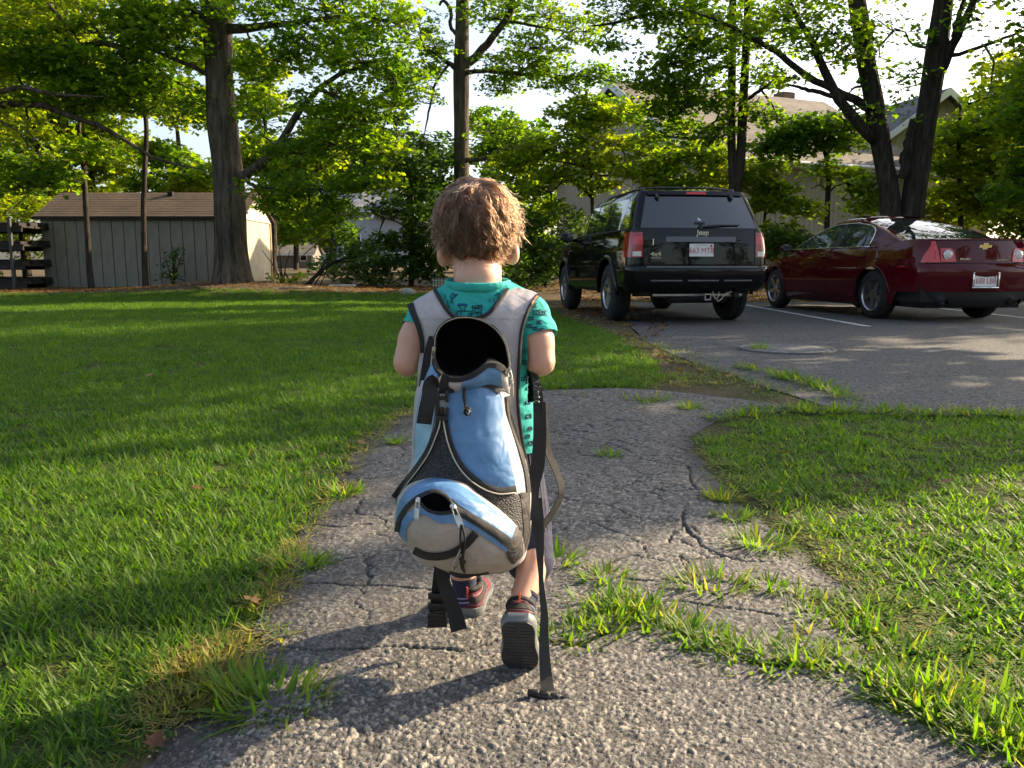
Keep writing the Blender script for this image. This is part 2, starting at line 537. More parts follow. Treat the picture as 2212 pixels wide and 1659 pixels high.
# wobble
ins = inpoly(X_ + 0.05*(fbm(X_*7, Y_*7, 21, 3)-0.5), Y_ + 0.05*(fbm(X_*7, Y_*7, 22, 3)-0.5), path_poly)
H = np.zeros_like(X_)
XR, YR_ = X_*0.83+Y_*0.56, -X_*0.56+Y_*0.83
wx, wy = 1.2*fbm(X_*50, Y_*50, 2, 2), 1.2*fbm(X_*50, Y_*50, 4, 2)
sa = worley(XR/0.0085 + wx, YR_/0.0085 + wy, 3); sbg = worley(XR/0.0118 + wx, YR_/0.0118 + wy, 13)
big_ = fbm(X_*28, Y_*28, 19, 3) > 0.56
d1, d2, hid, ox, oy = [np.where(big_, q, p) for p, q in zip(sa, sbg)]
e1, e2, hid2, ox2, oy2 = worley((X_*0.5+Y_*0.87)/0.0062, (-X_*0.87+Y_*0.5)/0.0062, 8)
edge = np.clip((d2-d1)*3.6, 0, 1)
expo = sstep(0.25, 0.6, fbm(X_*1.7, Y_*1.7, 31, 4))          # how worn / exposed the stones are
near = 1 - sstep(2.1, 3.4, Y_ + 0.4*(fbm(X_*3, Y_*3, 9, 2)-0.5))
rel = 0.20 + 0.80*near
ht = (hid*2-1)
H += rel*(0.0019*edge + 0.0011*ht*edge + 0.0042*(ox*(hid2-0.5)+oy*(hid-0.5))*edge) * (0.6+0.8*expo)
H += rel*0.0008*np.clip((e2-e1)*2, 0, 1)
H += 0.006*(fbm(X_*2.2, Y_*2.2, 41, 4)-0.5)
crackm = np.zeros_like(X_)
wob = 0.02*(fbm(X_*22, Y_*22, 51, 3)-0.5); wob2 = 0.02*(fbm(X_*22, Y_*22, 52, 3)-0.5)
for c, w in cracks:
    dd = polydist(X_+wob, Y_+wob2, c)
    ww = 0.72*w*(0.25+1.0*fbm(X_*9, Y_*9, 61, 3))
    crackm = np.maximum(crackm, 1 - sstep(0.35, 1.0, dd/ww))
    H += 0.002*np.exp(-(dd/0.05)**2)*(fbm(X_*14, Y_*14, 71, 2)-0.4)
# map cracking (fine network)
m1, m2, _, _, _ = worley((X_+3*wob)/0.34, (Y_+3*wob2)/0.30, 77)
net = (1 - sstep(0.005, 0.020, (m2-m1)))*sstep(0.34, 0.48, fbm(X_*1.3, Y_*1.3, 83, 3))*sstep(1.3, 1.8, Y_)
k1, k2, _, _, _ = worley((X_+2*wob2)/0.15, (Y_+2*wob)/0.13, 78)
net = np.maximum(net, (1 - sstep(0.006, 0.026, (k2-k1)))*sstep(0.44, 0.56, fbm(X_*1.9, Y_*1.9, 84, 3))*sstep(1.4, 1.9, Y_))
crackm = np.maximum(crackm, 0.8*net)
H -= crackm*0.010
stone = 0.92*np.clip(0.05 + edge*(0.20 + 0.62*hid**1.5)*(0.55+0.6*expo) + 0.10*(e2-e1) + 0.06*(hid2-0.5), 0, 1)
stone = stone*(0.80+0.2*near)
stone = np.where(crackm > 0.4, stone*0.25, stone)
edged = polydist(X_, Y_, path_poly, True)
H -= 0.014*(1-sstep(0.0, 0.16, edged+0.08*(fbm(X_*6, Y_*6, 95, 3)-0.5)))
stone = stone*(0.45+0.55*sstep(0.0, 0.13, edged+0.07*(fbm(X_*8, Y_*8, 96, 3)-0.5)))
Z_ = 0.016 + H
ny, nx = X_.shape
idx = np.arange(nx*ny).reshape(ny, nx)
fi = (ins[:-1,:-1] & ins[1:,:-1] & ins[:-1,1:] & ins[1:,1:])
Fq = np.stack([idx[:-1,:-1], idx[:-1,1:], idx[1:,1:], idx[1:,:-1]], -1)[fi]
used = np.unique(Fq); remap = np.full(nx*ny, -1, np.int64); remap[used] = np.arange(len(used))
PV = np.stack([X_,Y_,Z_],-1).reshape(-1,3)[used]
mat_path = asphalt_material('asphalt_path', (0.05,0.05,0.05), (0.2,0.19,0.18), 260, stone='stone', bump=0.35)
path = kind(np_mesh('path', PV, remap[Fq], mat_path, smooth=False, attrs={'stone':('FLOAT','POINT',stone.ravel()[used])}), 'structure')
# the same path where it goes on out of the picture, behind the camera
back = [(-1.1,-1.5),(2.6,-1.5),(2.3,0.3),(1.0,0.93),(-0.60,0.93),(-0.75,0.3)]
sheet('path_near', back, 0.0145, asphalt_material('asphalt_back', (0.06,0.056,0.05), (0.24,0.22,0.2), 110))

def paint_line(name, a, b, w=0.10):
    a, b = np.array(a), np.array(b); d = (b-a)/np.linalg.norm(b-a); n = np.array((-d[1], d[0]))*w/2
    P, k = [], 26
    rows = []
    for i in range(k+1):
        p = a+(b-a)*i/k
        j1 = 1+0.25*(float(vnoise(p[1]*9, 1.0, 4))-0.5); j2 = 1+0.25*(float(vnoise(p[1]*9, 8.0, 4))-0.5)
        rows.append([(p[0]+n[0]*j1, p[1]+n[1]*j1, 0.010), (p[0]-n[0]*j2, p[1]-n[1]*j2, 0.010)])
    return kind(build(name, MB().grid(np.array(rows)), mat_paint, smooth=False), 'structure')
mat_paint = pmat('line_paint', (0.55,0.55,0.53), 0.8, var=0.45, vscale=22, bump=0.3, bscale=150)
paint_line('parking_line', (4.22,9.35), (4.3,14.6))
paint_line('parking_line', (7.0,9.5), (7.35,14.6))
paint_line('parking_line', (1.75+8.2,9.5), (10.3,14.6))

# ------------------------------------------------ utility cover set in the asphalt
cpos = gnd(1700, 756)
cv = thing('manhole_cover', 'round flat grey cover set flush in the parking asphalt', 'manhole cover', (cpos[0], cpos[1], 0.006))
mat_iron = pmat('cover_iron', (0.16,0.155,0.15), 0.7, metal=0.2, var=0.3, vscale=20, bump=0.4, bscale=90)
build('rim', MB().lathe([(0.0,0.40),(0.012,0.40),(0.014,0.37),(0.008,0.365),(0.008,0.36)], 40, 'z'), mat_iron, cv, smooth=True, sharp=30)
lidm = MB().lathe([(0.0,0.355),(0.011,0.352),(0.013,0.34),(0.0135,0.001)], 40, 'z')
build('lid', lidm, mat_iron, cv, smooth=True, sharp=30)
kk = MB()
for i in range(-6, 7):
    for j in range(-6, 7):
        if math.hypot(i, j) < 6.2: kk.box((i*0.052-0.013, j*0.052-0.013, 0.0105), (i*0.052+0.013, j*0.052+0.013, 0.0148))
kind(build('stud', kk, mat_iron, cv), 'stuff')

# ================================================================== GRASS
def blades(base, length, width, yaw, lean, curl, tint, lev=4):
    """arrays of blades -> verts, tris, tint"""
    n = len(base)
    ts = np.array([0, 0.38, 0.72, 1.0][:lev]) if lev == 4 else np.array([0, 0.55, 1.0])
    ws = np.array([0.75, 1.0, 0.62, 0.0]) if lev == 4 else np.array([0.9, 0.8, 0.0])
    dx, dy = np.cos(yaw), np.sin(yaw)
    V = []
    for k, t in enumerate(ts):
        ang = lean + curl*t
        # integrate roughly
        r_ = length*t*np.sin(lean + curl*t*0.5); z_ = length*t*np.cos(lean + curl*t*0.5)
        c = np.stack([base[:,0]+dx*r_, base[:,1]+dy*r_, base[:,2]+z_], -1)
        if ws[k] > 0:
            o = np.stack([-dy*width*ws[k]/2, dx*width*ws[k]/2, np.zeros(n)], -1)
            V += [c+o, c-o]
        else: V.append(c)
    nv = len(V)
    V = np.stack(V, 1).reshape(-1, 3)
    b = (np.arange(n)*nv)[:,None]
    tri = []
    L_ = len(ts)
    for k in range(L_-2):
        a0 = 2*k
        tri += [b+np.array([[a0, a0+1, a0+3]]), b+np.array([[a0, a0+3, a0+2]])]
    a0 = 2*(L_-2)
    tri.append(b+np.array([[a0, a0+1, a0+2]]))
    T = np.repeat(tint, nv)
    return V, np.concatenate(tri, 0), T

def grass_mat(name, cols, dry, trans=0.42, patch=0.55, pscale=1.6, gm=False):
    m = leaf_mat(name, cols, trans, 0.6, mul=(2.5,2.9,0.5))
    nt = m.node_tree; L = nt.links
    pos = nt.nodes.new('ShaderNodeNewGeometry').outputs['Position']
    n1 = noise_out(nt, pos, pscale, 5, 0.42, 0.75)
    ramp = [n for n in nt.nodes if n.type == 'VALTORGB'][0]
    mu = nt.nodes.new('ShaderNodeMath'); mu.operation = 'MULTIPLY'; mu.inputs[1].default_value = patch
    L.new(n1, mu.inputs[0])
    col = mixc(nt, mu.outputs[0], ramp.outputs[0], dry)
    for n in nt.nodes:
        if n.type == 'BSDF_PRINCIPLED': L.new(col, n.inputs['Base Color'])
        if n.type == 'MIX' and n.blend_type == 'MULTIPLY': L.new(col, n.inputs['A'])
    return m

M_GRASS = grass_mat('lawn_grass', [(0.025,0.064,0.010),(0.049,0.115,0.013),(0.092,0.156,0.016),(0.20,0.17,0.06)], (0.095,0.150,0.022), gm=True)
M_WEED = grass_mat('weed_grass', [(0.043,0.103,0.011),(0.080,0.163,0.014),(0.13,0.195,0.02),(0.25,0.21,0.06)], (0.14,0.175,0.024), gm=True, patch=0.4, pscale=4)

def clump_mesh(name, n, rad, lmin, lmax, w, mat, seed, lean=(0.1,0.9), dryfrac=0.06):
    g = np.random.default_rng(seed)
    a = g.uniform(0, 2*np.pi, n); r_ = rad*np.sqrt(g.uniform(0,1,n))
    base = np.stack([r_*np.cos(a), r_*np.sin(a), np.full(n,-0.004)], -1)
    tint = np.clip(g.normal(0.4, 0.2, n), 0, 0.75); tint = np.where(g.uniform(0,1,n) < dryfrac, 1.0, tint)
    V, T, A = blades(base, g.uniform(lmin, lmax, n), w*g.uniform(0.6,1.3,n), g.uniform(0,2*np.pi,n), g.uniform(*lean, n), g.uniform(0.2,1.4,n), tint)
    o = np_mesh(name, V, T, mat, attrs={'tint':('FLOAT','POINT',A)})
    COL.objects.unlink(o)
    return o

def scatter(name, pts, rz, scl, idx, variants, tilt=None):
    """one stuff object: copies of a few small clumps on given points"""
    me = bpy.data.meshes.new(name)
    me.vertices.add(len(pts)); me.vertices.foreach_set('co', np.ascontiguousarray(pts, np.float32).ravel())
    rot = np.zeros((len(pts),3), np.float32); rot[:,2] = rz
    if tilt is not None: rot[:,0] = tilt
    a = me.attributes.new('rot', 'FLOAT_VECTOR', 'POINT'); a.data.foreach_set('vector', rot.ravel())
    a = me.attributes.new('scl', 'FLOAT', 'POINT'); a.data.foreach_set('value', np.ascontiguousarray(scl, np.float32))
    a = me.attributes.new('vid', 'INT', 'POINT'); a.data.foreach_set('value', np.ascontiguousarray(idx, np.int32))
    me.update()
    o = link(bpy.data.objects.new(name, me))
    for v in variants: me.materials.append(v.data.materials[0]) if len(me.materials) == 0 else None
    ng = bpy.data.node_groups.new(name+'_nodes', 'GeometryNodeTree')
    ng.interface.new_socket('Geometry', in_out='INPUT', socket_type='NodeSocketGeometry')
    ng.interface.new_socket('Geometry', in_out='OUTPUT', socket_type='NodeSocketGeometry')
    N, L = ng.nodes, ng.links
    gi = N.new('NodeGroupInput'); go = N.new('NodeGroupOutput')
    iop = N.new('GeometryNodeInstanceOnPoints'); jn = N.new('GeometryNodeJoinGeometry')
    for v in variants:
        oi = N.new('GeometryNodeObjectInfo'); oi.inputs['Object'].default_value = v; oi.inputs['As Instance'].default_value = True
        L.new(oi.outputs['Geometry'], jn.inputs[0])
    def named(t, nm):
        n = N.new('GeometryNodeInputNamedAttribute'); n.data_type = t; n.inputs['Name'].default_value = nm; return n.outputs['Attribute']
    L.new(gi.outputs[0], iop.inputs['Points']); L.new(jn.outputs[0], iop.inputs['Instance'])
    iop.inputs['Pick Instance'].default_value = True
    L.new(named('INT','vid'), iop.inputs['Instance Index'])
    L.new(named('FLOAT_VECTOR','rot'), iop.inputs['Rotation'])
    L.new(named('FLOAT','scl'), iop.inputs['Scale'])
    L.new(iop.outputs[0], go.inputs[0])
    md = o.modifiers.new('scatter', 'NODES'); md.node_group = ng
    return kind(o, 'stuff')

def fill_poly(poly, x0, x1, y0, y1, dens, seed):
    g = np.random.default_rng(seed)
    n = int((x1-x0)*(y1-y0)*dens)
    x = g.uniform(x0, x1, n); y = g.uniform(y0, y1, n)
    m = inpoly(x + 0.05*(fbm(x*6, y*6, 91, 2)-0.5), y + 0.05*(fbm(x*6, y*6, 92, 2)-0.5), poly)
    return x[m], y[m]

fine = [clump_mesh('grass_clump', 34, 0.045, 0.024, 0.052, 0.0032, M_GRASS, 100+i, lean=(0.1,1.1), dryfrac=0.03) for i in range(7)]
broad = [clump_mesh('grass_clump', 26, 0.05, 0.022, 0.050, 0.0052, M_WEED, 200+i, lean=(0.25,1.25), dryfrac=0.015) for i in range(7)]

def lawn(name, parts, variants, seed):
    X, Y, S = [], [], []
    g = np.random.default_rng(seed)
    for (poly, x0, x1, y0, y1, dens, s) in parts:
        x, y = fill_poly(poly, x0, x1, y0, y1, dens, seed); seed += 1
        X.append(x); Y.append(y); S.append(s*g.uniform(0.7, 1.3, len(x))*(0.75+0.5*fbm(x*1.5, y*1.5, 5, 3)))
    X, Y, S = map(np.concatenate, (X, Y, S))
    # thin out where the lawn is worn
    keep = g.uniform(0,1,len(X)) < (1 - 0.9*sstep(17.6, 18.6, Y)*0.8) * (0.45+0.9*fbm(X*2.3, Y*2.3, 6, 3))
    ed = polydist(X, Y, path_poly, True)
    keep &= g.uniform(0,1,len(X)) < 0.35 + 0.65*sstep(0.0, 0.07, ed)
    X, Y, S = X[keep], Y[keep], S[keep]
    P = np.stack([X, Y, gz(X, Y)], -1)
    return scatter(name, P, g.uniform(0, 2*np.pi, len(X)), S, g.integers(0, len(variants), len(X)), variants)

lawn('lawn_grass', [(left_lawn, -2.6, 0.6, 0.6, 2.6, 900, 1.0), (left_lawn, -5.0, 1.6, 2.6, 5.5, 560, 1.05), (left_lawn, -9, 3.2, 5.5, 10, 300, 1.2), (left_lawn, -14, 3.2, 10, 19, 150, 1.35)], fine+broad[:2], 300)
lawn('lawn_grass', [(right_lawn, 0.5, 3.2, 0.0, 2.2, 620, 1.0), (right_lawn, 0.5, 5.6, 2.2, 4.6, 480, 0.95)], broad, 340)

def tuft(name, x, y, rad, n, lmax, w, seed, spread=1.2, mat=None, z=0.012, dry=0.12):
    g = np.random.default_rng(seed)
    a = g.uniform(0, 2*np.pi, n); r_ = rad*0.45*np.sqrt(g.uniform(0,1,n))
    base = np.stack([r_*np.cos(a)*1.4, r_*np.sin(a), np.full(n, -0.006)], -1)
    tint = np.clip(g.normal(0.45, 0.2, n), 0, 0.8); tint = np.where(g.uniform(0,1,n) < dry, 1.0, tint)
    yaw = a + g.normal(0, 0.5, n)
    V, T, A = blades(base, lmax*g.uniform(0.45, 1.0, n), w*g.uniform(0.6,1.3,n), yaw, np.clip(g.normal(0.75*spread, 0.35, n), 0, 1.35), g.uniform(0, 0.8, n), tint)
    V[:,2] = np.maximum(V[:,2], 0.002)
    o = np_mesh(name, V, T, mat or M_WEED, attrs={'tint':('FLOAT','POINT',A)})
    o.location = (x, y, z)
    return o

# tufts one could point at
TUFTS = [
 (742,1075,.085,'green grass tuft spilling from the lawn onto the path, level with the shorts'),
 (650,1232,.10,'wide grass tuft at the left path edge, level with the bag bottom'),
 (856,966,.04,'tiny grass tuft on the path just below the far lawn corner'),
 (500,1492,.08,'small grass tuft at the left path edge beside dry straw'),
 (585,1535,.13,'spiky big grass tuft in the dark shadow streak on the path'),
 (1316,993,.055,'lone small green tuft in the middle of the smooth path'),
 (1490,889,.07,'low green tuft near the tip of the bright lawn'),
 (1205,1226,.085,'green tuft right behind the bare calf and hanging strap'),
 (1308,1266,.075,'small bright tuft standing alone right of the hanging strap'),
 (1540,1285,.12,'spreading tuft with red-brown stems in mid path'),
 (1660,1285,.06,'flat little tuft between the spreading tuft and the bright lawn'),
 (1560,1085,.08,'straw-coloured thin tuft beside the zigzag crack'),
 (1640,1190,.12,'dense tuft growing close along the bright lawn edge'),
 (1585,1130,.075,'small tuft at the lower end of the zigzag crack'),
 (1640,757,.10,'small weed at the left rim of the round cover'),
]
for i, (px, py, r_, lab) in enumerate(TUFTS):
    p = gnd(px, py)
    k = 0.8 if p[1] < 3 else 1.2
    tag(tuft('weed_tuft', p[0], p[1], r_, int(60+r_*900), (0.055+r_*0.40)*k, 0.0054, 400+i, mat=M_WEED, dry=0.35 if 'straw' in lab or 'red' in lab else 0.1), lab, 'weed', 'weed tufts growing on the path')

def weed_run(name, pts, n, seed, rad=0.04, lmax=0.085, w=0.006, jit=0.03, dry=0.16):
    g = np.random.default_rng(seed)
    P = [gnd(*q)[:2] for q in pts]
    seg = np.array([np.linalg.norm(P[i+1]-P[i]) for i in range(len(P)-1)]); cs = np.concatenate(([0], np.cumsum(seg)))
    Vs, Ts, As, o = [], [], [], 0
    for k in range(n):
        t = g.uniform(0, cs[-1]); i = min(np.searchsorted(cs, t, 'right')-1, len(seg)-1)
        p = P[i] + (P[i+1]-P[i])*(t-cs[i])/seg[i] + g.normal(0, jit, 2)
        m = int(g.integers(7, 20)); a = g.uniform(0, 2*np.pi, m); rr = rad*g.uniform(0.2,1,m)
        base = np.stack([p[0]+rr*np.cos(a), p[1]+rr*np.sin(a), np.full(m, 0.006)], -1)
        tint = np.clip(g.normal(0.45,0.2,m), 0, .8); tint = np.where(g.uniform(0,1,m) < dry, 1.0, tint)
        V, T, A = blades(base, lmax*g.uniform(0.4,1,m)*g.uniform(0.6,1.1), w*g.uniform(.6,1.3,m), a+g.normal(0,.6,m), np.clip(g.normal(.95,.35,m),0,1.4), g.uniform(0,.7,m), tint)
        V[:,2] = np.maximum(V[:,2], 0.016)
        Vs.append(V); Ts.append(T+o); As.append(A); o += len(V)
    return kind(np_mesh(name, np.concatenate(Vs), np.concatenate(Ts), M_WEED, attrs={'tint':('FLOAT','POINT',np.concatenate(As))}), 'stuff')
weed_run('crack_grass', [(1195,1405),(1260,1392),(1340,1340),(1420,1368),(1500,1392),(1580,1425),(1650,1440),(1720,1450),(1800,1452),(1860,1470)], 250, 41, lmax=0.062, w=0.0062, jit=0.026, dry=0.10)
weed_run('crack_grass', [(1300,1312),(1350,1330),(1420,1350)], 26, 42)
weed_run('crack_grass', [(1730,1300),(1780,1350),(1830,1390),(1800,1430)], 60, 43, lmax=0.055, dry=0.12)
weed_run('crack_grass', [(1850,1320),(1900,1400),(1990,1445),(2060,1450)], 60, 44, lmax=0.055, jit=0.022, dry=0.12)
weed_run('crack_grass', [(1900,1490),(1990,1530),(2070,1570),(2150,1620),(2250,1660)], 170, 45, lmax=0.075, w=0.0062, dry=0.10)
weed_run('crack_grass', [(2060,1500),(2140,1540),(2230,1570)], 40, 46, lmax=0.07)
weed_run('joint_grass', [(1590,795),(1650,803),(1700,818),(1750,832),(1790,846),(1830,868)], 55, 47, rad=0.06, lmax=0.10, w=0.010)
weed_run('joint_grass', [(1360,866),(1410,872),(1430,862)], 16, 48, rad=0.05, lmax=0.08)
weed_run('joint_grass', [(1240,860),(1280,862)], 6, 49, rad=0.03, lmax=0.05)
weed_run('edge_grass', [(380,1550),(450,1470),(530,1395),(575,1320),(615,1235),(660,1150),(720,1070),(770,985),(850,910),(950,872)], 120, 50, rad=0.03, lmax=0.05, w=0.004, dry=0.7)
weed_run('straw', [(365,1560),(400,1500),(440,1455),(480,1420)], 120, 56, rad=0.04, lmax=0.05, w=0.0028, dry=1.0, jit=0.03)
weed_run('straw', [(560,1320),(600,1250),(640,1180)], 60, 57, rad=0.03, lmax=0.04, w=0.0026, dry=1.0, jit=0.015)
weed_run('edge_grass', [(1530,985),(1600,1050),(1685,1120),(1790,1200),(1895,1270),(1970,1350),(2080,1430),(2200,1500)], 110, 51, rad=0.03, lmax=0.045, w=0.0045, dry=0.3)
weed_run('edge_grass', [(1400,745),(1440,766),(1500,790),(1570,812),(1650,840),(1740,866)], 110, 52, rad=0.09, lmax=0.06, w=0.006, dry=0.4, jit=0.09)
weed_run('edge_grass', [(1390,830),(1450,815),(1500,825),(1560,840)], 90, 53, rad=0.09, lmax=0.06, w=0.006, dry=0.4, jit=0.12)
weed_run('edge_grass', [(1260,690),(1330,715),(1390,750),(1440,800)], 90, 54, rad=0.09, lmax=0.06, w=0.006, dry=0.4, jit=0.14)
weed_run('edge_grass', [(1560,910),(1640,897),(1740,890),(1850,893),(2000,898),(2200,902)], 120, 55, rad=0.06, lmax=0.09, w=0.007, dry=0.15, jit=0.04)

# ------------------------------------------------ loose chips on the near path
def chip(name, seed, mat):
    g = np.random.default_rng(seed)
    bm = bmesh.new(); bmesh.ops.create_icosphere(bm, subdivisions=1, radius=1)
    s_ = g.uniform(0.6, 1.0, 3)
    for v in bm.verts: v.co = Vector((v.co.x*s_[0], v.co.y*s_[1], v.co.z*s_[2]*0.6))*g.uniform(0.75,1.1)
    me = bpy.data.meshes.new(name); bm.to_mesh(me); bm.free(); me.materials.append(mat)
    return bpy.data.objects.new(name, me)
chips = [chip('stone_chip', 500+i, pmat('stone_%s' % c, col, 0.8, var=0.3, vscale=40, coord='Object')) for i, (c, col) in enumerate([('grey',(0.17,0.165,0.155)),('tan',(0.26,0.22,0.17)),('pale',(0.40,0.38,0.34)),('dark',(0.07,0.068,0.065)),('brown',(0.17,0.13,0.10))])]
g = np.random.default_rng(520)
x = g.uniform(-0.9, 1.5, 30000); y = 0.9*np.exp(g.uniform(0, 1.35, 30000)); x = x*y/1.3
mk = inpoly(x, y, path_poly) & (g.uniform(0,1,len(x)) < 0.10+0.75*sstep(0.42, 0.7, fbm(x*2.5, y*2.5, 15, 3))*(1-0.8*sstep(1.9, 2.8, y)))
x, y = x[mk], y[mk]
sz = 0.0010+0.0026*g.uniform(0,1,len(x))**2.2
scatter('loose_gravel', np.stack([x, y, np.full(len(x), 0.0165)+sz*0.25], -1), g.uniform(0,6.28,len(x)), sz, g.choice([0,0,0,1,1,2,3,4], len(x)), chips, tilt=g.uniform(-.4,.4,len(x)))

# ------------------------------------------------ leaf litter on the bank and fallen leaves
def dry_leaf(seed, size, mat, name='fallen_leaf', tint=0.5):
    g = np.random.default_rng(seed)
    out = [(0,-1),(0.25,-0.45),(0.8,-0.5),(0.62,-0.12),(1.0,0.25),(0.5,0.28),(0.42,0.62),(0.0,1.05),(-0.42,0.62),(-0.5,0.28),(-1.0,0.25),(-0.62,-0.12),(-0.8,-0.5),(-0.25,-0.45)]
    cz = g.uniform(0.2, 0.5)
    V = [(0,0,0.02)] + [(a*size*(0.8+0.3*g.uniform()), b*size*(0.8+0.3*g.uniform()), size*cz*(abs(a)**1.5)*g.uniform(0.6,1.2)+size*0.15*b*b*g.uniform(-0.2,1)) for a, b in out]
    V[0] = (0,0,0)
    T = [(0, i+1, (i+1) % len(out) + 1) for i in range(len(out))]
    return np_mesh(name, np.array(V), np.array(T), mat, attrs={'tint':('FLOAT','POINT',np.full(len(V), tint))})
M_DRY = leaf_mat('dry_leaf', [(0.08,0.035,0.015),(0.17,0.075,0.03),(0.30,0.17,0.07)], 0.25)
lv = [dry_leaf(600+i, 1.0, M_DRY, 'litter_leaf', i/5) for i in range(6)]
for o in lv: COL.objects.unlink(o)
x = g.uniform(-15, 9, 24000); y = g.uniform(15.3, 22, 24000)
pl = np.clip(sstep(18.0, 19.0, y)*(x < 1.6) + (x >= 1.2)*sstep(15.6, 16.4, y), 0, 1)
mk = g.uniform(0,1,len(x)) < pl*0.75
x2 = g.uniform(0.2, 3.2, 1300); y2 = g.uniform(4.6, 15.5, 1300)
m2_ = inpoly(x2, y2, dirtzone)
x = np.concatenate([x[mk], x2[m2_]]); y = np.concatenate([y[mk], y2[m2_]])
scatter('leaf_litter', np.stack([x, y, gz(x, y)+0.012], -1), g.uniform(0,6.28,len(x)), g.uniform(0.022,0.05,len(x)), g.integers(0,6,len(x)), lv, tilt=g.uniform(-.5,.5,len(x)))

FALLEN = [(337,1632,.019,'curled red-brown leaf on the path at the lawn corner near the bottom'),
 (545,1318,.022,'pale tan leaf lying at the left path edge'),
 (1695,1003,.028,'dark brown curled leaf on the bright lawn'),
 (2040,1070,.026,'rust brown leaf half sunk in the bright lawn'),
 (322,826,.03,'tan leaf on the left lawn'),
 (783,968,.024,'orange brown leaf at the path edge by the lawn'),
 (425,1085,.024,'brown leaf deep in the left lawn grass'),
 (395,1478,.020,'small orange leaf in dry straw beside the path')]
for i, (px, py, s_, lab) in enumerate(FALLEN):
    p = gnd(px, py)
    o = dry_leaf(620+i, s_, M_DRY, 'fallen_leaf', (0.1,0.95,0.15,0.4,0.8,0.7,0.3,0.7)[i])
    o.location = (p[0], p[1], 0.045 if 'lawn' in lab and 'path' not in lab else 0.022); o.rotation_euler = (0.3, 0.2, i*1.3)
    tag(o, lab, 'leaf')
# ================================================================== BUILDINGS
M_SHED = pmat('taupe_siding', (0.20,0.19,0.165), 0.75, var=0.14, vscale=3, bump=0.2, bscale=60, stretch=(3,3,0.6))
M_SHEDT = pmat('cream_trim', (0.52,0.47,0.37), 0.7, var=0.12, vscale=6)
M_BEIGE = pmat('beige_siding', (0.36,0.32,0.25), 0.75, var=0.07, vscale=2, bump=0.1, bscale=50, stretch=(3,3,0.5))
M_WHITE = pmat('white_trim', (0.72,0.72,0.70), 0.6, var=0.06)
M_FOUND = pmat('brown_footing', (0.14,0.095,0.06), 0.9, var=0.3, vscale=9, bump=0.4, bscale=40)
M_DARK = pmat('dark_gap', (0.02,0.018,0.015), 0.95, var=0.2)
M_WEATH = pmat('weathered_boards', (0.17,0.145,0.125), 0.85, var=0.35, vscale=5, bump=0.3, bscale=50, stretch=(4,4,0.5))
M_GREYS = pmat('grey_clapboard', (0.30,0.32,0.37), 0.75, var=0.07, vscale=2)

def shingle_mat(name, a, b, scale=7.0):
    m, nt, p = new_mat(name); L = nt.links
    tc = nt.nodes.new('ShaderNodeTexCoord')
    br = nt.nodes.new('ShaderNodeTexBrick'); br.inputs['Scale'].default_value = scale
    br.inputs['Color1'].default_value = c4(a); br.inputs['Color2'].default_value = c4(b); br.inputs['Mortar'].default_value = c4([c*0.35 for c in a])
    br.inputs['Mortar Size'].default_value = 0.012; br.inputs['Brick Width'].default_value = 0.9; br.inputs['Row Height'].default_value = 0.55
    L.new(tc.outputs['UV'], br.inputs['Vector'])
    n = noise_out(nt, tc.outputs['Object'], 1.5, 5)
    L.new(mixc(nt, n, mixc(nt, 1.0, br.outputs['Color'], (0.7,0.7,0.7), 'MULTIPLY'), mixc(nt, 1.0, br.outputs['Color'], (1.25,1.2,1.1), 'MULTIPLY')), p.inputs['Base Color'])
    bp = nt.nodes.new('ShaderNodeBump'); bp.inputs['Strength'].default_value = 0.6; bp.inputs['Distance'].default_value = 0.02
    L.new(br.outputs['Fac'], bp.inputs['Height']); bp.invert = True; L.new(bp.outputs[0], p.inputs['Normal'])
    setb(p, Roughness=0.9)
    return m
M_ROOFB = shingle_mat('brown_shingles', (0.080,0.054,0.038), (0.105,0.072,0.05))
M_ROOFT = shingle_mat('tan_shingles', (0.155,0.135,0.115), (0.20,0.175,0.15))
M_ROOFG = shingle_mat('grey_shingles', (0.30,0.30,0.33), (0.38,0.38,0.41))

def roof_slab(name, p00, p10, p11, p01, thick, mat, parent, shift=None):
    """sloping slab with courses of shingles; corners eave-left, eave-right, ridge-right, ridge-left"""
    p = [np.array(q, float) for q in (p00, p10, p11, p01)]
    nrm = np.cross(p[1]-p[0], p[3]-p[0]); nrm /= np.linalg.norm(nrm)
    if nrm[2] < 0: nrm = -nrm
    L = np.linalg.norm(p[3]-p[0]); k = max(4, int(L/0.15))
    m = MB()
    uv = []
    for i in range(k):          # each course lies proud of the one above it
        a0, a1 = i/k, (i+1)/k + (0.02 if i < k-1 else 0)
        e0, e1 = p[0]+(p[3]-p[0])*a0, p[1]+(p[2]-p[1])*a0
        r0, r1_ = p[0]+(p[3]-p[0])*a1, p[1]+(p[2]-p[1])*a1
        up = nrm*0.007
        m.add([e0+up, e1+up, r1_+up*0.15, r0+up*0.15, e0-nrm*0.002, e1-nrm*0.002], [(0,1,2,3),(4,5,1,0)])
    m.add([q-nrm*0.003 for q in p]+[q-nrm*thick for q in p], [(7,6,5,4),(0,4,5,1),(1,5,6,2),(2,6,7,3),(3,7,4,0),(0,1,2,3)])
    o = build(name, m, mat, parent, shift=shift, fix=False)
    me = o.data
    ul = me.uv_layers.new(name='UVMap')
    ux = (p[1]-p[0])/np.linalg.norm(p[1]-p[0]); uy = (p[3]-p[0])/L
    sh = np.array(shift if shift is not None else (0,0,0), float)
    for lp in me.loops:
        c = np.array(me.vertices[lp.vertex_index].co) + sh - p[0]
        ul.data[lp.index].uv = (float(c @ ux), float(c @ uy))
    return o

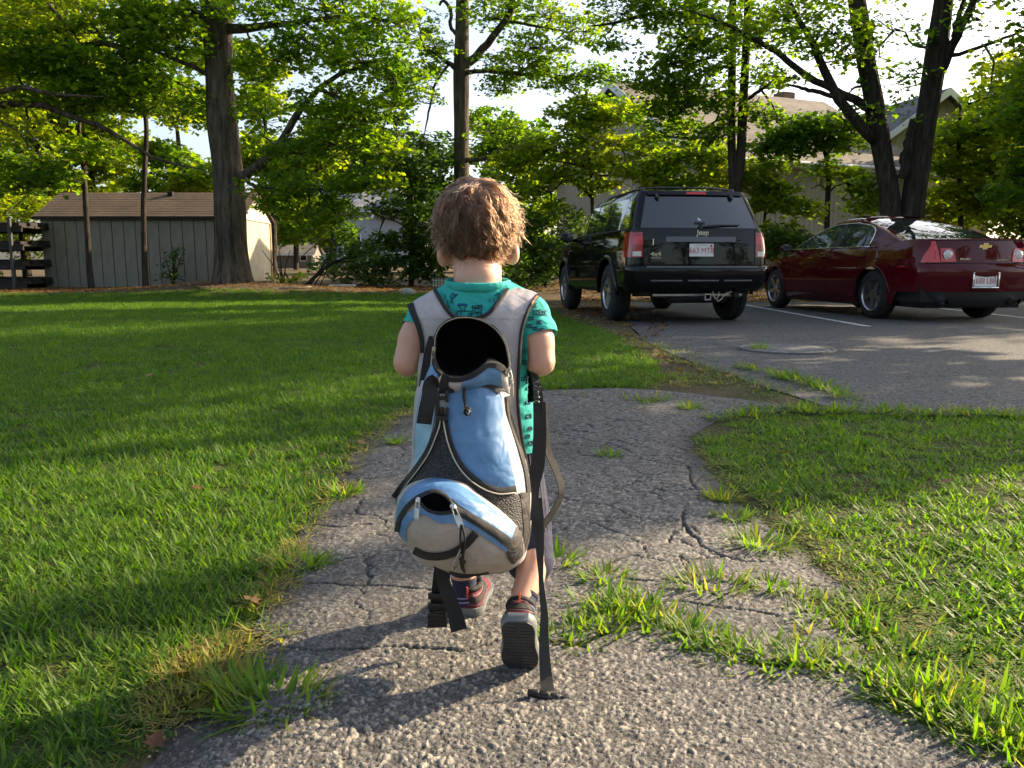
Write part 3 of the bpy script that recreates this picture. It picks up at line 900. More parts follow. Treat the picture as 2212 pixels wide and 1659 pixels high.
# ------------------------------------------------ garden shed behind the big trunk
def make_shed():
    x0, x1, y0, y1 = -12.5, -7.2, 21.3, 23.9
    zb, zw, zr = 0.12, 2.08, 2.75
    b = thing('garden_shed', 'long taupe shed with brown roof and sunlit end behind the thick trunk', 'shed', ((x0+x1)/2, (y0+y1)/2, zb))
    S = tuple(b.location)
    mk = lambda n, m, mat, par=None: build(n, m, mat, par or b, shift=S)
    mk('wall', MB().box((x0+.03,y0+.03,zb-.2),(x1-.03,y1-.03,zw)), M_DARK)
    n = 17; w = (x1-x0)/n
    bd = None
    for i in range(n):
        if bd is None:
            bd = build('wall_board', MB().rbox((-w/2+.008,-.012,zb-.15),(w/2-.008,.012,zw-.02), .004, 1), M_SHED, b, shift=(0,0,S[2]))
            o = bd
        else:
            o = bd.copy(); COL.objects.link(o); o.parent = b
        o.location = (x0+w*(i+.5)-S[0], y0+.016-S[1]+0.003*math.sin(i*7.3), 0)
    # end wall, one sheet with its gable above
    mk('end_wall', MB().box((x1-.025,y0+.002,zb-.2),(x1,y1,zw-.005)), pmat('sunlit_taupe_siding', (0.44,0.38,0.28), 0.75, var=0.15, vscale=4))  # same siding as the boards, colour lightened to stand in for sunlight
    mk('end_wall', MB().box((x0,y0+.002,zb-.2),(x0+.025,y1,zw-.005)), M_SHED)
    mk('back_wall', MB().box((x0+.026,y1-.026,zb-.2),(x1-.026,y1-.001,zw-.005)), M_SHED)
    ym = (y0+y1)/2
    for xx, nm in ((x1+.012,'gable'),(x0-.032,'gable')):
        mk(nm, MB().prism([(xx,y0-.10,zw-.12),(xx,y1+.10,zw-.12),(xx,ym,zr-.085)], (.02,0,0)), M_SHEDT)
    mk('corner_trim', MB().box((x1-.02,y0-.03,zb-.1),(x1+.025,y0-.001,zw-.03)), M_SHEDT)
    mk('corner_trim', MB().box((x1+.001,y1-.07,zb-.1),(x1+.028,y1+.01,zw-.03)), pmat('orange_trim', (0.45,0.26,0.10), 0.7))
    ov = .12
    roof_slab('roof', (x0-.13,y0-ov,zw-.07),(x1+.12,y0-ov,zw-.07),(x1+.12,ym,zr),(x0-.13,ym,zr), .05, M_ROOFB, b, S)
    roof_slab('roof', (x1+.12,y1+ov,zw-.07),(x0-.13,y1+ov,zw-.07),(x0-.13,ym,zr),(x1+.12,ym,zr), .05, M_ROOFB, b, S)
    mk('fascia', MB().box((x0-.15,y0-ov-.012,zw-.15),(x1+.11,y0-ov+.012,zw-.075)), M_DARK)
    mk('eave_board', MB().box((x0+.01,y0-.035,zw-.12),(x1-.01,y0-.004,zw-.04)), M_SHED)
    mk('roof_vent', MB().rbox((-9.55,22.35,2.62),(-9.40,22.5,2.76), .02), M_DARK)
    return b
shed = make_shed()

# ------------------------------------------------ small far shed
def make_far_shed():
    x0, x1, y0, y1, zb, zw, zr = -14.2, -11.95, 48, 50, 0.45, 1.52, 2.12
    b = thing('weathered_shed', 'little weathered grey shed far behind beside the tall dry grass', 'shed', ((x0+x1)/2, y0, zb))
    S = tuple(b.location); mk = lambda n, m, mat, par=None: build(n, m, mat, par or b, shift=S)
    mk('wall', MB().box((x0,y0,zb-.2),(x1,y1,zw)), M_WEATH)
    for i in range(9):
        w = (x1-x0)/9; mk('wall_board', MB().rbox((x0+w*i+.01,y0-.03,zb-.1),(x0+w*(i+1)-.01,y0-.002,zw-.02), .006, 1), M_WEATH)
    for xx in (x0-.02, x1-.09): mk('corner_trim', MB().box((xx,y0-.06,zb-.1),(xx+.11,y0-.031,zw-.02)), M_WHITE)
    f = mk('window', MB().box((-12.75,y0-.05,1.0),(-12.3,y0-.031,1.38)), M_WHITE)
    mk('pane', MB().box((-12.69,y0-.058,1.05),(-12.36,y0-.051,1.33)), M_DARK, f)
    ym = (y0+y1)/2
    for xx in (x0, x1-.03): mk('gable', MB().prism([(xx,y0,zw),(xx,y1,zw),(xx,ym,zr-.04)], (.03,0,0)), M_WEATH)
    roof_slab('roof', (x0-.15,y0-.2,zw-.06),(x1+.15,y0-.2,zw-.06),(x1+.15,ym,zr),(x0-.15,ym,zr), .05, M_ROOFT, b, S)
    roof_slab('roof', (x1+.15,y1+.2,zw-.06),(x0-.15,y1+.2,zw-.06),(x0-.15,ym,zr),(x1+.15,ym,zr), .05, M_ROOFT, b, S)
    mk('fascia', MB().box((x0-.14,y0-.215,zw-.17),(x1+.14,y0-.19,zw-.065)), M_WHITE)
make_far_shed()

# ------------------------------------------------ grey house in the far back
def make_grey_house():
    x0, x1, y0, y1, zb, zw, zr = -14.2, -6.4, 58, 66, 0.4, 4.7, 7.0
    b = thing('grey_house', 'blue-grey clapboard house with light grey roof glimpsed through the leaves', 'house', ((x0+x1)/2, y0, zb))
    S = tuple(b.location); mk = lambda n, m, mat, par=None: build(n, m, mat, par or b, shift=S)
    mk('wall', MB().box((x0,y0,zb-.5),(x1,y1,zw)), M_GREYS)
    m = MB()
    for k in range(int((zw-zb)/.16)):
        z = zb+k*.16; m.add([(x0,y0-.004,z),(x1,y0-.004,z),(x1,y0-.022,z),(x0,y0-.022,z),(x0,y0-.004,z+.16),(x1,y0-.004,z+.16)], [(3,2,1,0),(3,2,5,4)])
    kind(mk('clapboard', m, M_GREYS), 'stuff')
    ym = (y0+y1)/2
    roof_slab('roof', (x0-.3,y0-.4,zw-.15),(x1+.3,y0-.4,zw-.15),(x1+.3,ym,zr),(x0-.3,ym,zr), .12, M_ROOFG, b, S)
    roof_slab('roof', (x1+.3,y1+.4,zw-.15),(x0-.3,y1+.4,zw-.15),(x0-.3,ym,zr),(x1+.3,ym,zr), .12, M_ROOFG, b, S)
    for xx in (x0, x1-.05): mk('gable', MB().prism([(xx,y0,zw),(xx,y1,zw),(xx,ym,zr-.1)], (.05,0,0)), M_GREYS)
    # front dormer gable with white rake
    gx0, gx1, gz = -9.6, -7.0, 6.2
    mk('dormer', MB().prism([(gx0,y0-.9,zw-.4),(gx1,y0-.9,zw-.4),((gx0+gx1)/2,y0-.9,gz)], (0,3,0)), M_GREYS)
    roof_slab('roof', (gx0-.3,y0-1.2,zw-.55),(gx0-.3,y0+2,zw-.55),((gx0+gx1)/2,y0+2,gz+.08),((gx0+gx1)/2,y0-1.2,gz+.08), .1, M_ROOFG, b, S)
    roof_slab('roof', (gx1+.3,y0+2,zw-.55),(gx1+.3,y0-1.2,zw-.55),((gx0+gx1)/2,y0-1.2,gz+.08),((gx0+gx1)/2,y0+2,gz+.08), .1, M_ROOFG, b, S)
    mk('rake_board', MB().prism([(gx0-.32,y0-1.24,zw-.72),(gx0-.32,y0-1.24,zw-.50),((gx0+gx1)/2,y0-1.24,gz+.14),((gx0+gx1)/2,y0-1.24,gz-.08)], (0,.03,0)), M_WHITE)
    mk('rake_board', MB().prism([(gx1+.32,y0-1.24,zw-.72),((gx0+gx1)/2+.002,y0-1.24,gz-.08),((gx0+gx1)/2+.002,y0-1.24,gz+.14),(gx1+.32,y0-1.24,zw-.50)], (0,.03,0)), M_WHITE)
    for xx, zz_ in ((-13.2,1.6),(-11.4,1.6),(-8.6,1.6),(-7.3,2.2)):
        f = mk('window', MB().box((xx-.5,y0-.07,zz_),(xx+.5,y0-.03,zz_+1.4)), M_WHITE)
        mk('pane', MB().box((xx-.42,y0-.08,zz_+.08),(xx+.42,y0-.071,zz_+1.32)), M_DARK, f)
    mk('corner_trim', MB().box((-12.25,y0-.08,zb),(-12.05,y0-.03,zw-.3)), M_WHITE)
make_grey_house()

# ------------------------------------------------ beige two-gabled building behind the cars
def make_beige():
    C = np.array((5.55, 24.0)); ex = np.array((.92,.39)); ex = ex/np.linalg.norm(ex); ey = np.array((-ex[1], ex[0]))
    Ld, Dp, zb, ze, zr = 8.9, 9.6, 1.70, 4.16, 7.03
    b = thing('beige_building', 'beige building with vertical siding and tan roof behind the parked cars', 'building', (C[0], C[1], 1.1), math.atan2(ex[1], ex[0]))
    # local frame: x along the eave wall, y to the back
    Z0 = 1.1
    mk = lambda n, m, mat, par=None: build(n, m, mat, par or b, shift=(0,0,Z0))
    mk('wall', MB().box((.05,.05,zb-.6),(Ld-.05,Dp-.05,ze-.02)), M_DARK)
    mk('footing', MB().box((-.02,-.02,zb-1.2),(Ld+.02,Dp+.02,zb-.001)), M_FOUND)
    def boards(n, fn, name):
        m = MB()
        for i in range(n): fn(m, i)
        return kind(mk(name, m, M_BEIGE), 'stuff')
    pitch = .195
    def fr(m, i):
        x = i*pitch; m.box((x+.005,.0,zb),(min(x+pitch-.009, Ld),.045,ze-.05))
    boards(int(Ld/pitch)+1, fr, 'siding')
    def gtop(y): return ze + (zr-ze)*(1-abs(y-Dp/2)/(Dp/2)) - .06
    def ga(m, i):
        y = i*pitch; y2 = min(y+pitch-.009, Dp)
        a, c = gtop(y+.005), gtop(y2)
        m.add([(.0,y+.005,zb),(.0,y2,zb),(.0,y2,c),(.0,y+.005,a),(.045,y+.005,zb),(.045,y2,zb),(.045,y2,c),(.045,y+.005,a)], [(3,2,1,0),(4,5,6,7),(0,1,5,4),(1,2,6,5),(2,3,7,6),(3,0,4,7)])
    boards(int(Dp/pitch), ga, 'gable_siding')
    mk('gable', MB().prism([(.046,.06,ze-.1),(.046,Dp-.06,ze-.1),(.046,Dp/2,zr-.12)], (.04,0,0)), M_DARK)
    mk('gable', MB().prism([(Ld-.05,.06,ze-.1),(Ld-.05,Dp-.06,ze-.1),(Ld-.05,Dp/2,zr-.12)], (.04,0,0)), M_BEIGE)
    ov, sl = .45, (zr-ze)/(Dp/2)
    S = (0,0,Z0)
    roof_slab('roof', (-.4,-ov,ze-ov*sl),(Ld+.3,-ov,ze-ov*sl),(Ld+.3,Dp/2,zr+.02),(-.4,Dp/2,zr+.02), .12, M_ROOFT, b, S)
    roof_slab('roof', (Ld+.3,Dp+ov,ze-ov*sl),(-.4,Dp+ov,ze-ov*sl),(-.4,Dp/2,zr+.02),(Ld+.3,Dp/2,zr+.02), .12, M_ROOFT, b, S)
    for s_ in (0, 1):
        ya, yb = (-ov, Dp/2) if s_ == 0 else (Dp+ov, Dp/2)
        za, zb_ = ze-ov*sl-.02, zr
        mk('rake_board', MB().prism([(-.43,ya,za-.26),(-.43,ya,za+.02),(-.43,yb,zb_+.02),(-.43,yb,zb_-.26)], (.028,0,0)), M_WHITE)
    mk('gutter', MB().tube([(-.38,-ov-.05,ze-ov*sl-.05),(Ld+.28,-ov-.05,ze-ov*sl-.05)], .055, 8), M_WHITE)
    mk('soffit', MB().box((-.38,-ov+.01,ze-ov*sl-.16),(Ld+.28,-.002,ze-ov*sl-.13)), M_WHITE)
    mk('chimney', MB().rbox((7.9,5.6,6.0),(8.5,6.2,7.5), .02, 1), M_FOUND)
    b['label'] = 'beige building with vertical siding and tan roof behind the parked cars'
    # second wing, gable towards us
    P = (13.05, 29.2); W, D2, ze2, zr2 = 5.0, 7.0, 5.25, 6.98
    g = thing('beige_wing', 'taller beige wing with dark roof and white rake seen between the forked trunks', 'building', (P[0], P[1], 1.1), math.atan2(ex[1], ex[0])*0.5)
    mk2 = lambda n, m, mat, par=None: build(n, m, mat, par or g, shift=(0,0,Z0))
    mk2('wall', MB().box((.05,.05,.6),(W-.05,D2,ze2-.02)), M_DARK)
    m = MB()
    for i in range(int(W/pitch)):
        x = i*pitch; x2 = x+pitch-.009
        f = lambda q: ze2+(zr2-ze2)*(1-abs(q-W/2)/(W/2))-.06
        m.add([(x+.005,0,1.0),(x2,0,1.0),(x2,0,f(x2)),(x+.005,0,f(x+.005)),(x+.005,.045,1.0),(x2,.045,1.0),(x2,.045,f(x2)),(x+.005,.045,f(x+.005))], [(0,1,2,3),(7,6,5,4),(0,4,5,1),(1,5,6,2),(2,6,7,3),(3,7,4,0)])
    kind(mk2('gable_siding', m, M_BEIGE), 'stuff')
    mk2('gable', MB().prism([(.06,.05,ze2-.1),(W-.06,.05,ze2-.1),(W/2,.05,zr2-.12)], (0,.04,0)), M_DARK)
    M_SL = shingle_mat('slate_shingles', (0.09,0.10,0.11), (0.13,0.14,0.15))
    sl2 = (zr2-ze2)/(W/2)
    roof_slab('roof', (-.4,D2,ze2-.4*sl2),(-.4,-.45,ze2-.4*sl2),(W/2,-.45,zr2+.02),(W/2,D2,zr2+.02), .1, M_SL, g, S)
    roof_slab('roof', (W+.4,-.45,ze2-.4*sl2),(W+.4,D2,ze2-.4*sl2),(W/2,D2,zr2+.02),(W/2,-.45,zr2+.02), .1, M_SL, g, S)
    for xa in (-.4, W+.4):
        za = ze2-.4*sl2-.02; xm = W/2+(-.001 if xa < 0 else .001)
        mk2('rake_board', MB().prism([(xa,-.48,za-.24),(xa,-.48,za+.02),(xm,-.48,zr2+.02),(xm,-.48,zr2-.24)], (0,.028,0)), M_WHITE)
    mk2('trim_board', MB().box((0,-.03,3.95),(W,-.002,4.07)), M_WHITE)
make_beige()

# ------------------------------------------------ storage rack at the left edge
def make_rack():
    b = thing('storage_rack', 'dark four-level storage rack standing left of the taupe shed', 'rack', (-13.4, 20.6, 0.12))
    M_RK = pmat('dark_lumber', (0.018,0.014,0.011), 0.85, var=0.4, vscale=6, bump=0.3, bscale=60)
    M_PO = pmat('galvanised_post', (0.05,0.05,0.047), 0.6, metal=0.3, var=0.3, vscale=10)
    x0, x1, y0, y1 = -2.0, 1.12, -.5, .9
    for (x, y) in ((.82,-.5),(.25-.02,.9),(1.12,.9),(-1.9,-.5),(-1.9,.9)):
        build('post', MB().rbox((x-.04,y-.04,-.12),(x+.04,y+.04,1.78), .008, 1), M_PO, b)
    for z in (0.14, 0.60, 1.09, 1.55):
        for k in range(5):
            yk = y0+(y1-y0)*k/5
            build('shelf_board', MB().rbox((x0,yk+.01,z),(x1,yk+(y1-y0)/5-.01,z+.05), .008, 1), M_RK, b)
        build('bearer', MB().box((x0,y0-.02,z-.10),(x1,y0+.03,z-.001)), M_RK, b)
        build('bearer', MB().box((x0,y1-.03,z-.10),(x1,y1+.02,z-.001)), M_RK, b)
        for k in range(3): build('lumber', MB().rbox((x0+.1,y0+.1+k*.4,z+.051),(x1-.12+.05*k,y0+.42+k*.4,z+.13+.02*k), .01, 1), M_RK, b)
make_rack()

# ------------------------------------------------ small things at the wood's edge
def make_fence():
    b = thing('picket_fence', 'low row of pale pickets beyond the lawn, beside the toddler\'s neck', 'fence', tuple(at(950,612,21.0)))
    b.location.z = gzf(b.location.x, 21.0)
    M_PK = pmat('grey_pickets', (0.42,0.42,0.38), 0.8, var=0.2, vscale=20)
    for k in range(8):
        x = -.17+k*.075; build('picket', MB().prism([(x-.012,0,-.05),(x+.012,0,-.05),(x+.012,0,.24),(x,0,.275),(x-.012,0,.24)], (0,.014,0)), M_PK, b)
    for z in (.06,.19): build('rail', MB().box((-.2,.016,z),(.4,.03,z+.025)), M_PK, b)
    return b
make_fence()
def rock(name, loc, s, seed, mat, label, cat):
    bm = bmesh.new(); bmesh.ops.create_icosphere(bm, subdivisions=3, radius=1)
    for v in bm.verts:
        n = v.co.normalized(); k = 0.75+0.5*float(fbm(n.x*1.6+seed, n.y*1.6+n.z*2.3, seed, 3))
        v.co = Vector((n.x*s[0]*k, n.y*s[1]*k, n.z*s[2]*k))
    me = bpy.data.meshes.new(name); bm.to_mesh(me); bm.free(); me.materials.append(mat)
    me.polygons.foreach_set('use_smooth', [True]*len(me.polygons))
    o = link(bpy.data.objects.new(name, me)); o.location = loc
    return tag(o, label, cat)
p = at(882, 630, 18.2)
rock('boulder', (p[0], p[1], gzf(p[0], p[1])+.04), (.17,.14,.11), 3, pmat('boulder_stone', (0.30,0.28,0.25), 0.9, var=0.3, vscale=8, bump=0.5, bscale=40), 'pale rounded boulder at the far lawn edge left of the toddler', 'rock')
p = at(740, 621, 20.4)
o = build('plank', MB().rbox((-.34,-.06,0),(.34,.06,.05), .008, 1), pmat('pale_plank', (0.5,0.5,0.46), 0.8, var=0.2), None)
o.location = (p[0], p[1], gzf(p[0], p[1])+.02); tag(o, 'pale plank lying on the ground behind the far lawn edge', 'plank')
p = at(632, 634, 18.6)
o = build('stick', MB().tube([(-.35,0,0),(-.1,.05,.03),(.2,.0,.02),(.42,.1,.05)], [.022,.02,.018,.01], 8), pmat('bare_stick', (0.30,0.24,0.18), 0.9, var=0.3), None, smooth=True)
o.location = (p[0], p[1], gzf(p[0], p[1])+.02); tag(o, 'pale bare stick lying at the edge of the leaf litter', 'stick')
# ================================================================== VEHICLES
def interp(x, pts):
    xs_ = [p[0] for p in pts]; ys_ = [p[1] for p in pts]
    # smooth (monotone-ish) interpolation
    x = np.asarray(x, float)
    i = np.clip(np.searchsorted(xs_, x, 'right')-1, 0, len(xs_)-2)
    x0 = np.take(xs_, i); x1 = np.take(xs_, i+1); y0 = np.take(ys_, i); y1 = np.take(ys_, i+1)
    t = np.clip((x-x0)/(x1-x0), 0, 1)
    return y0 + (y1-y0)*t

class Shell:
    """rounded plan outline stacked over heights: y runs forward, rear face at low y"""
    def __init__(s, yr, yf, w, rc_r, rc_f, bow_r=0.05, bow_f=0.12, plan=None, ys=None):
        s.yr, s.yf, s.w, s.rcr, s.rcf, s.br, s.bf, s.plan = yr, yf, w, rc_r, rc_f, bow_r, bow_f, plan
        s.ys = ys
    def halfw(s, y, z):
        w = float(s.w(z))
        return w*(float(s.plan(y)) if s.plan else 1.0)
    def rear(s, x, z, off=0.0):
        """point of the rear face at lateral x"""
        yr = float(s.yr(z)); y0 = yr+s.br+s.rcr; w = s.halfw(y0, z)
        xi = w - s.rcr
        ax = abs(x)
        if ax <= xi: y = yr + s.br*(ax/xi)**2
        else:
            d = min(ax-xi, s.rcr*0.9999); y = yr + s.br + s.rcr - math.sqrt(s.rcr**2-d*d)
        return np.array((x, y-off, z))
    def side(s, y, z, sgn, off=0.0):
        return np.array((sgn*(s.halfw(y, z)+off), y, z))
    def columns(s, z):
        """half outline from rear centre to front centre"""
        yr, yf = float(s.yr(z)), float(s.yf(z))
        y0, y1 = yr+s.br+s.rcr, yf-s.bf-s.rcf
        w0, w1 = s.halfw(y0, z), s.halfw(y1, z)
        P = []
        for a in np.linspace(0, 1, 7): P.append((a*(w0-s.rcr), yr+s.br*a*a))
        for t in np.linspace(0, 1, 7)[1:]: P.append((w0-s.rcr+s.rcr*math.sin(t*math.pi/2), yr+s.br+s.rcr*(1-math.cos(t*math.pi/2))))
        for y in s.ys:
            yy = y0+(y1-y0)*y
            P.append((s.halfw(yy, z), yy))
        for t in np.linspace(0, 1, 7): P.append((w1-s.rcf+s.rcf*math.cos(t*math.pi/2), yf-s.bf-s.rcf+s.rcf*math.sin(t*math.pi/2)))
        for a in np.linspace(1, 0, 7)[1:]: P.append((a*(w1-s.rcf), yf-s.bf*a*a))
        return P
    def surface(s, zb, zt, nz, zref):
        """grid half surface; zb,zt: functions of the nominal column position y"""
        ref = s.columns(zref)
        nc = len(ref)
        G = np.zeros((nz, nc, 3))
        for j in range(nc):
            b, t = float(zb(ref[j][1], j)), float(zt(ref[j][1], j))
            for i in range(nz):
                G[i, j, 2] = b + (t-b)*i/(nz-1)
        for i in range(nz):
            for j in range(nc):
                c = s.columns(G[i,j,2])[j] if True else None
                G[i, j, :2] = c
        return G

def mirror(G):
    M = G.copy(); M[..., 0] *= -1
    return M

def both(mb, G):
    mb.grid(G); mb.grid(mirror(G), flip=True); return mb

def capstrip(mb, top, crown, n=9, sgnlift=None):
    """close between left and right top edges (top: (nc,3)) with a crowned surface"""
    t = np.linspace(-1, 1, n)
    P = np.zeros((len(top), n, 3))
    for i, p in enumerate(top):
        P[i, :, 0] = p[0]*t; P[i, :, 1] = p[1]; P[i, :, 2] = p[2] + crown(p[1])*(1-t*t)
    return mb.grid(P)

def rear_patch(sh, zs, x0, x1, off, n=14, thick=None):
    P = np.zeros((len(zs), n, 3))
    for i, z in enumerate(zs):
        a, b = float(x0(z)), float(x1(z))
        for k in range(n): P[i, k] = sh.rear(a+(b-a)*k/(n-1), z, off)
    return P

def side_patch(sh, zs, y0, y1, off, sgn, n=12):
    P = np.zeros((len(zs), n, 3))
    for i, z in enumerate(zs):
        a, b = float(y0(z)), float(y1(z))
        for k in range(n): P[i, k] = sh.side(a+(b-a)*k/(n-1), z, sgn, off)
    return P

def slab(mb, P, d):
    """give a patch thickness along vector d (inwards)"""
    P = np.asarray(P); d = np.asarray(d, float)
    Q = P + d
    n, m = P.shape[:2]
    mb.grid(P); mb.grid(Q, flip=True)
    for A, B in ((P[0], Q[0]), (P[-1], Q[-1]), (P[:,0], Q[:,0]), (P[:,-1], Q[:,-1])):
        mb.grid(np.stack([A, B]))
    return mb

def text_obj(name, body, size, mat, parent, loc, rot, extrude=0.002, align='CENTER', bold=0.0, xs=1.0):
    cu = bpy.data.curves.new(name, 'FONT')
    cu.body = body; cu.size = size; cu.extrude = extrude; cu.align_x = align; cu.align_y = 'CENTER'; cu.offset = bold
    cu.resolution_u = 4
    tmp = bpy.data.objects.new(name+'_tmp', cu)
    COL.objects.link(tmp)
    dg = bpy.context.evaluated_depsgraph_get()
    me = bpy.data.meshes.new_from_object(tmp.evaluated_get(dg))
    bpy.data.objects.remove(tmp)
    me.name = name
    M = Matrix.Translation(loc) @ rot.to_4x4() @ Matrix.Diagonal((xs,1,1,1))
    me.transform(M)
    me.materials.clear(); me.materials.append(mat)
    return link(bpy.data.objects.new(name, me), parent)

ROT_REAR = Matrix(((1,0,0),(0,0,-1),(0,1,0)))     # text standing up, read from behind the car

def car_paint(name, base, var=0.06):
    m = pmat(name, base, 0.5, metal=0.0, spec=0.0, var=var, vscale=3.0, coat=1.0)
    m.node_tree.nodes['Principled BSDF'].inputs['Coat IOR'].default_value = 1.42
    return m

M_BLACK = car_paint('black_paint', (0.005,0.005,0.006))
M_RED = car_paint('maroon_paint', (0.078,0.0035,0.007))
M_TRIM = pmat('dark_plastic', (0.018,0.018,0.019), 0.5, var=0.2, vscale=30, bump=0.08, bscale=400)
M_RUBBER = pmat('tyre_rubber', (0.014,0.014,0.014), 0.85, var=0.4, vscale=12, bump=0.2, bscale=120)
M_CHROME = pmat('chrome', (0.75,0.75,0.77), 0.12, metal=1.0, var=0.05)
M_ALLOY = pmat('alloy', (0.42,0.42,0.44), 0.3, metal=1.0, var=0.12, vscale=6)
M_GLASS = pmat('tinted_glass', (0.010,0.012,0.016), 0.02, spec=1.0, var=0.05, coat=1.0)
M_GLASS2 = pmat('window_glass', (0.02,0.026,0.026), 0.02, spec=0.9, var=0.05)
M_LENS = pmat('red_lens', (0.55,0.012,0.012), 0.12, var=0.12, vscale=60, coat=0.8)
M_LENSD = pmat('deep_red_lens', (0.30,0.008,0.01), 0.12, var=0.12, vscale=60, coat=0.8)
M_LENSW = pmat('clear_lens', (0.62,0.60,0.56), 0.15, var=0.15, vscale=80, coat=0.8)
M_PLATE = pmat('plate_white', (0.72,0.72,0.70), 0.45, var=0.05)
M_PLTXT = pmat('plate_red', (0.45,0.03,0.04), 0.5, var=0.05)
M_UNDER = pmat('underbody', (0.01,0.01,0.01), 0.9, var=0.3, vscale=6)
M_GOLD = pmat('badge_gold', (0.75,0.52,0.16), 0.3, metal=0.8, var=0.08)

def wheel(car, name, c, rad, width, rim_r, spokes, sgn, mat_rim=None, turn=0.0):
    """tyre, rim with spokes; c = hub centre, sgn = which way the outer face looks"""
    w = thing_part(name, car, c)
    ty = MB().lathe([(-width/2, rim_r*0.98), (-width/2, rim_r+0.02), (-width/2+0.006, rad-0.045), (-width/2+0.03, rad-0.012), (-width/2+0.05, rad), (-0.02, rad+0.002), (-0.019, rad-0.007), (-0.01, rad-0.007), (-0.009, rad+0.002), (0.009, rad+0.002), (0.01, rad-0.007), (0.019, rad-0.007), (0.02, rad+0.002),
                     (width/2-0.05, rad), (width/2-0.03, rad-0.012), (width/2-0.006, rad-0.045), (width/2, rim_r+0.02), (width/2, rim_r*0.98)], 48, 'x')
    build('tyre', ty, M_RUBBER, w, smooth=True, sharp=40)
    rm = MB()
    o = sgn*(width/2-0.012)
    rm.lathe([(o, rim_r), (o+sgn*0.006, rim_r-0.008), (o-sgn*0.01, rim_r-0.022), (o-sgn*0.10, rim_r-0.03), (o-sgn*0.11, 0.02)], 44, 'x')
    rm.lathe([(o-sgn*0.03, 0.065), (o-sgn*0.012, 0.06), (o-sgn*0.006, 0.035), (o-sgn*0.006, 0.001)], 24, 'x')
    for k in range(spokes):
        a = 2*math.pi*k/spokes + turn
        ca, sa = math.cos(a), math.sin(a)
        def P(r_, t, x): return (x, r_*ca - t*sa, r_*sa + t*ca)
        for d in ((0,) if spokes < 6 else (0,)):
            r0, r1 = 0.045, rim_r-0.012
            h0, h1 = 0.026, 0.034
            x0 = o-sgn*0.014; x1 = o-sgn*0.045
            V = [P(r0,-h0,x0),P(r0,h0,x0),P(r1,h1,x0+sgn*0.006),P(r1,-h1,x0+sgn*0.006),P(r0,-h0*1.2,x1),P(r0,h0*1.2,x1),P(r1,h1*1.2,x1),P(r1,-h1*1.2,x1)]
            rm.add(V, [(0,1,2,3),(7,6,5,4),(0,4,5,1),(1,5,6,2),(2,6,7,3),(3,7,4,0)])
    build('rim', rm, mat_rim or M_ALLOY, w, smooth=True, sharp=30)
    bd = MB().lathe([(o-sgn*0.115, 0.001), (o-sgn*0.115, rim_r-0.035)], 24, 'x')
    build('brake_disc', bd, M_UNDER, w)
    return w

def thing_part(name, parent, loc):
    o = bpy.data.objects.new(name, None); o.empty_display_size = 0.1
    o.location = tuple(map(float, loc)); link(o, parent)
    return o

def plate(car, txt, z, y, w=0.305, h=0.152, x=0.0, tag_txt=None):
    p = build('number_plate', MB().rbox((x-w/2, y-0.004, z-h/2), (x+w/2, y, z+h/2), 0.003, 1), M_PLATE, car)
    text_obj('plate_text', txt, 0.098, M_PLTXT, p, (x, y-0.0045, z-0.008), ROT_REAR, 0.0008, xs=0.86, bold=0.0)
    text_obj('plate_state', tag_txt or 'MASSACHUSETTS', 0.02, M_PLTXT, p, (x-0.01, y-0.0045, z+0.058), ROT_REAR, 0.0006)
    build('plate_sticker', MB().box((x+w/2-0.043, y-0.0055, z+0.036), (x+w/2-0.018, y-0.0042, z+0.064)), M_LENS, p)
    return p

def arch(y, wheels, r):
    z = -1
    for yw, zw in wheels:
        d = y-yw
        if abs(d) < r: z = max(z, zw + math.sqrt(r*r-d*d))
    return z

def stations(y0, y1, wheels, r, n=40):
    """relative stations, denser round the wheel arches"""
    ys = list(np.linspace(y0, y1, n))
    for yw, _ in wheels:
        ys += [yw + r*math.sin(t) for t in np.linspace(-math.pi/2, math.pi/2, 19)]
        ys += [yw-r-0.004, yw+r+0.004]
    ys = sorted(y for y in ys if y0 < y < y1)
    out = []
    for y in ys:
        if not out or y-out[-1] > 0.003: out.append(y)
    return out

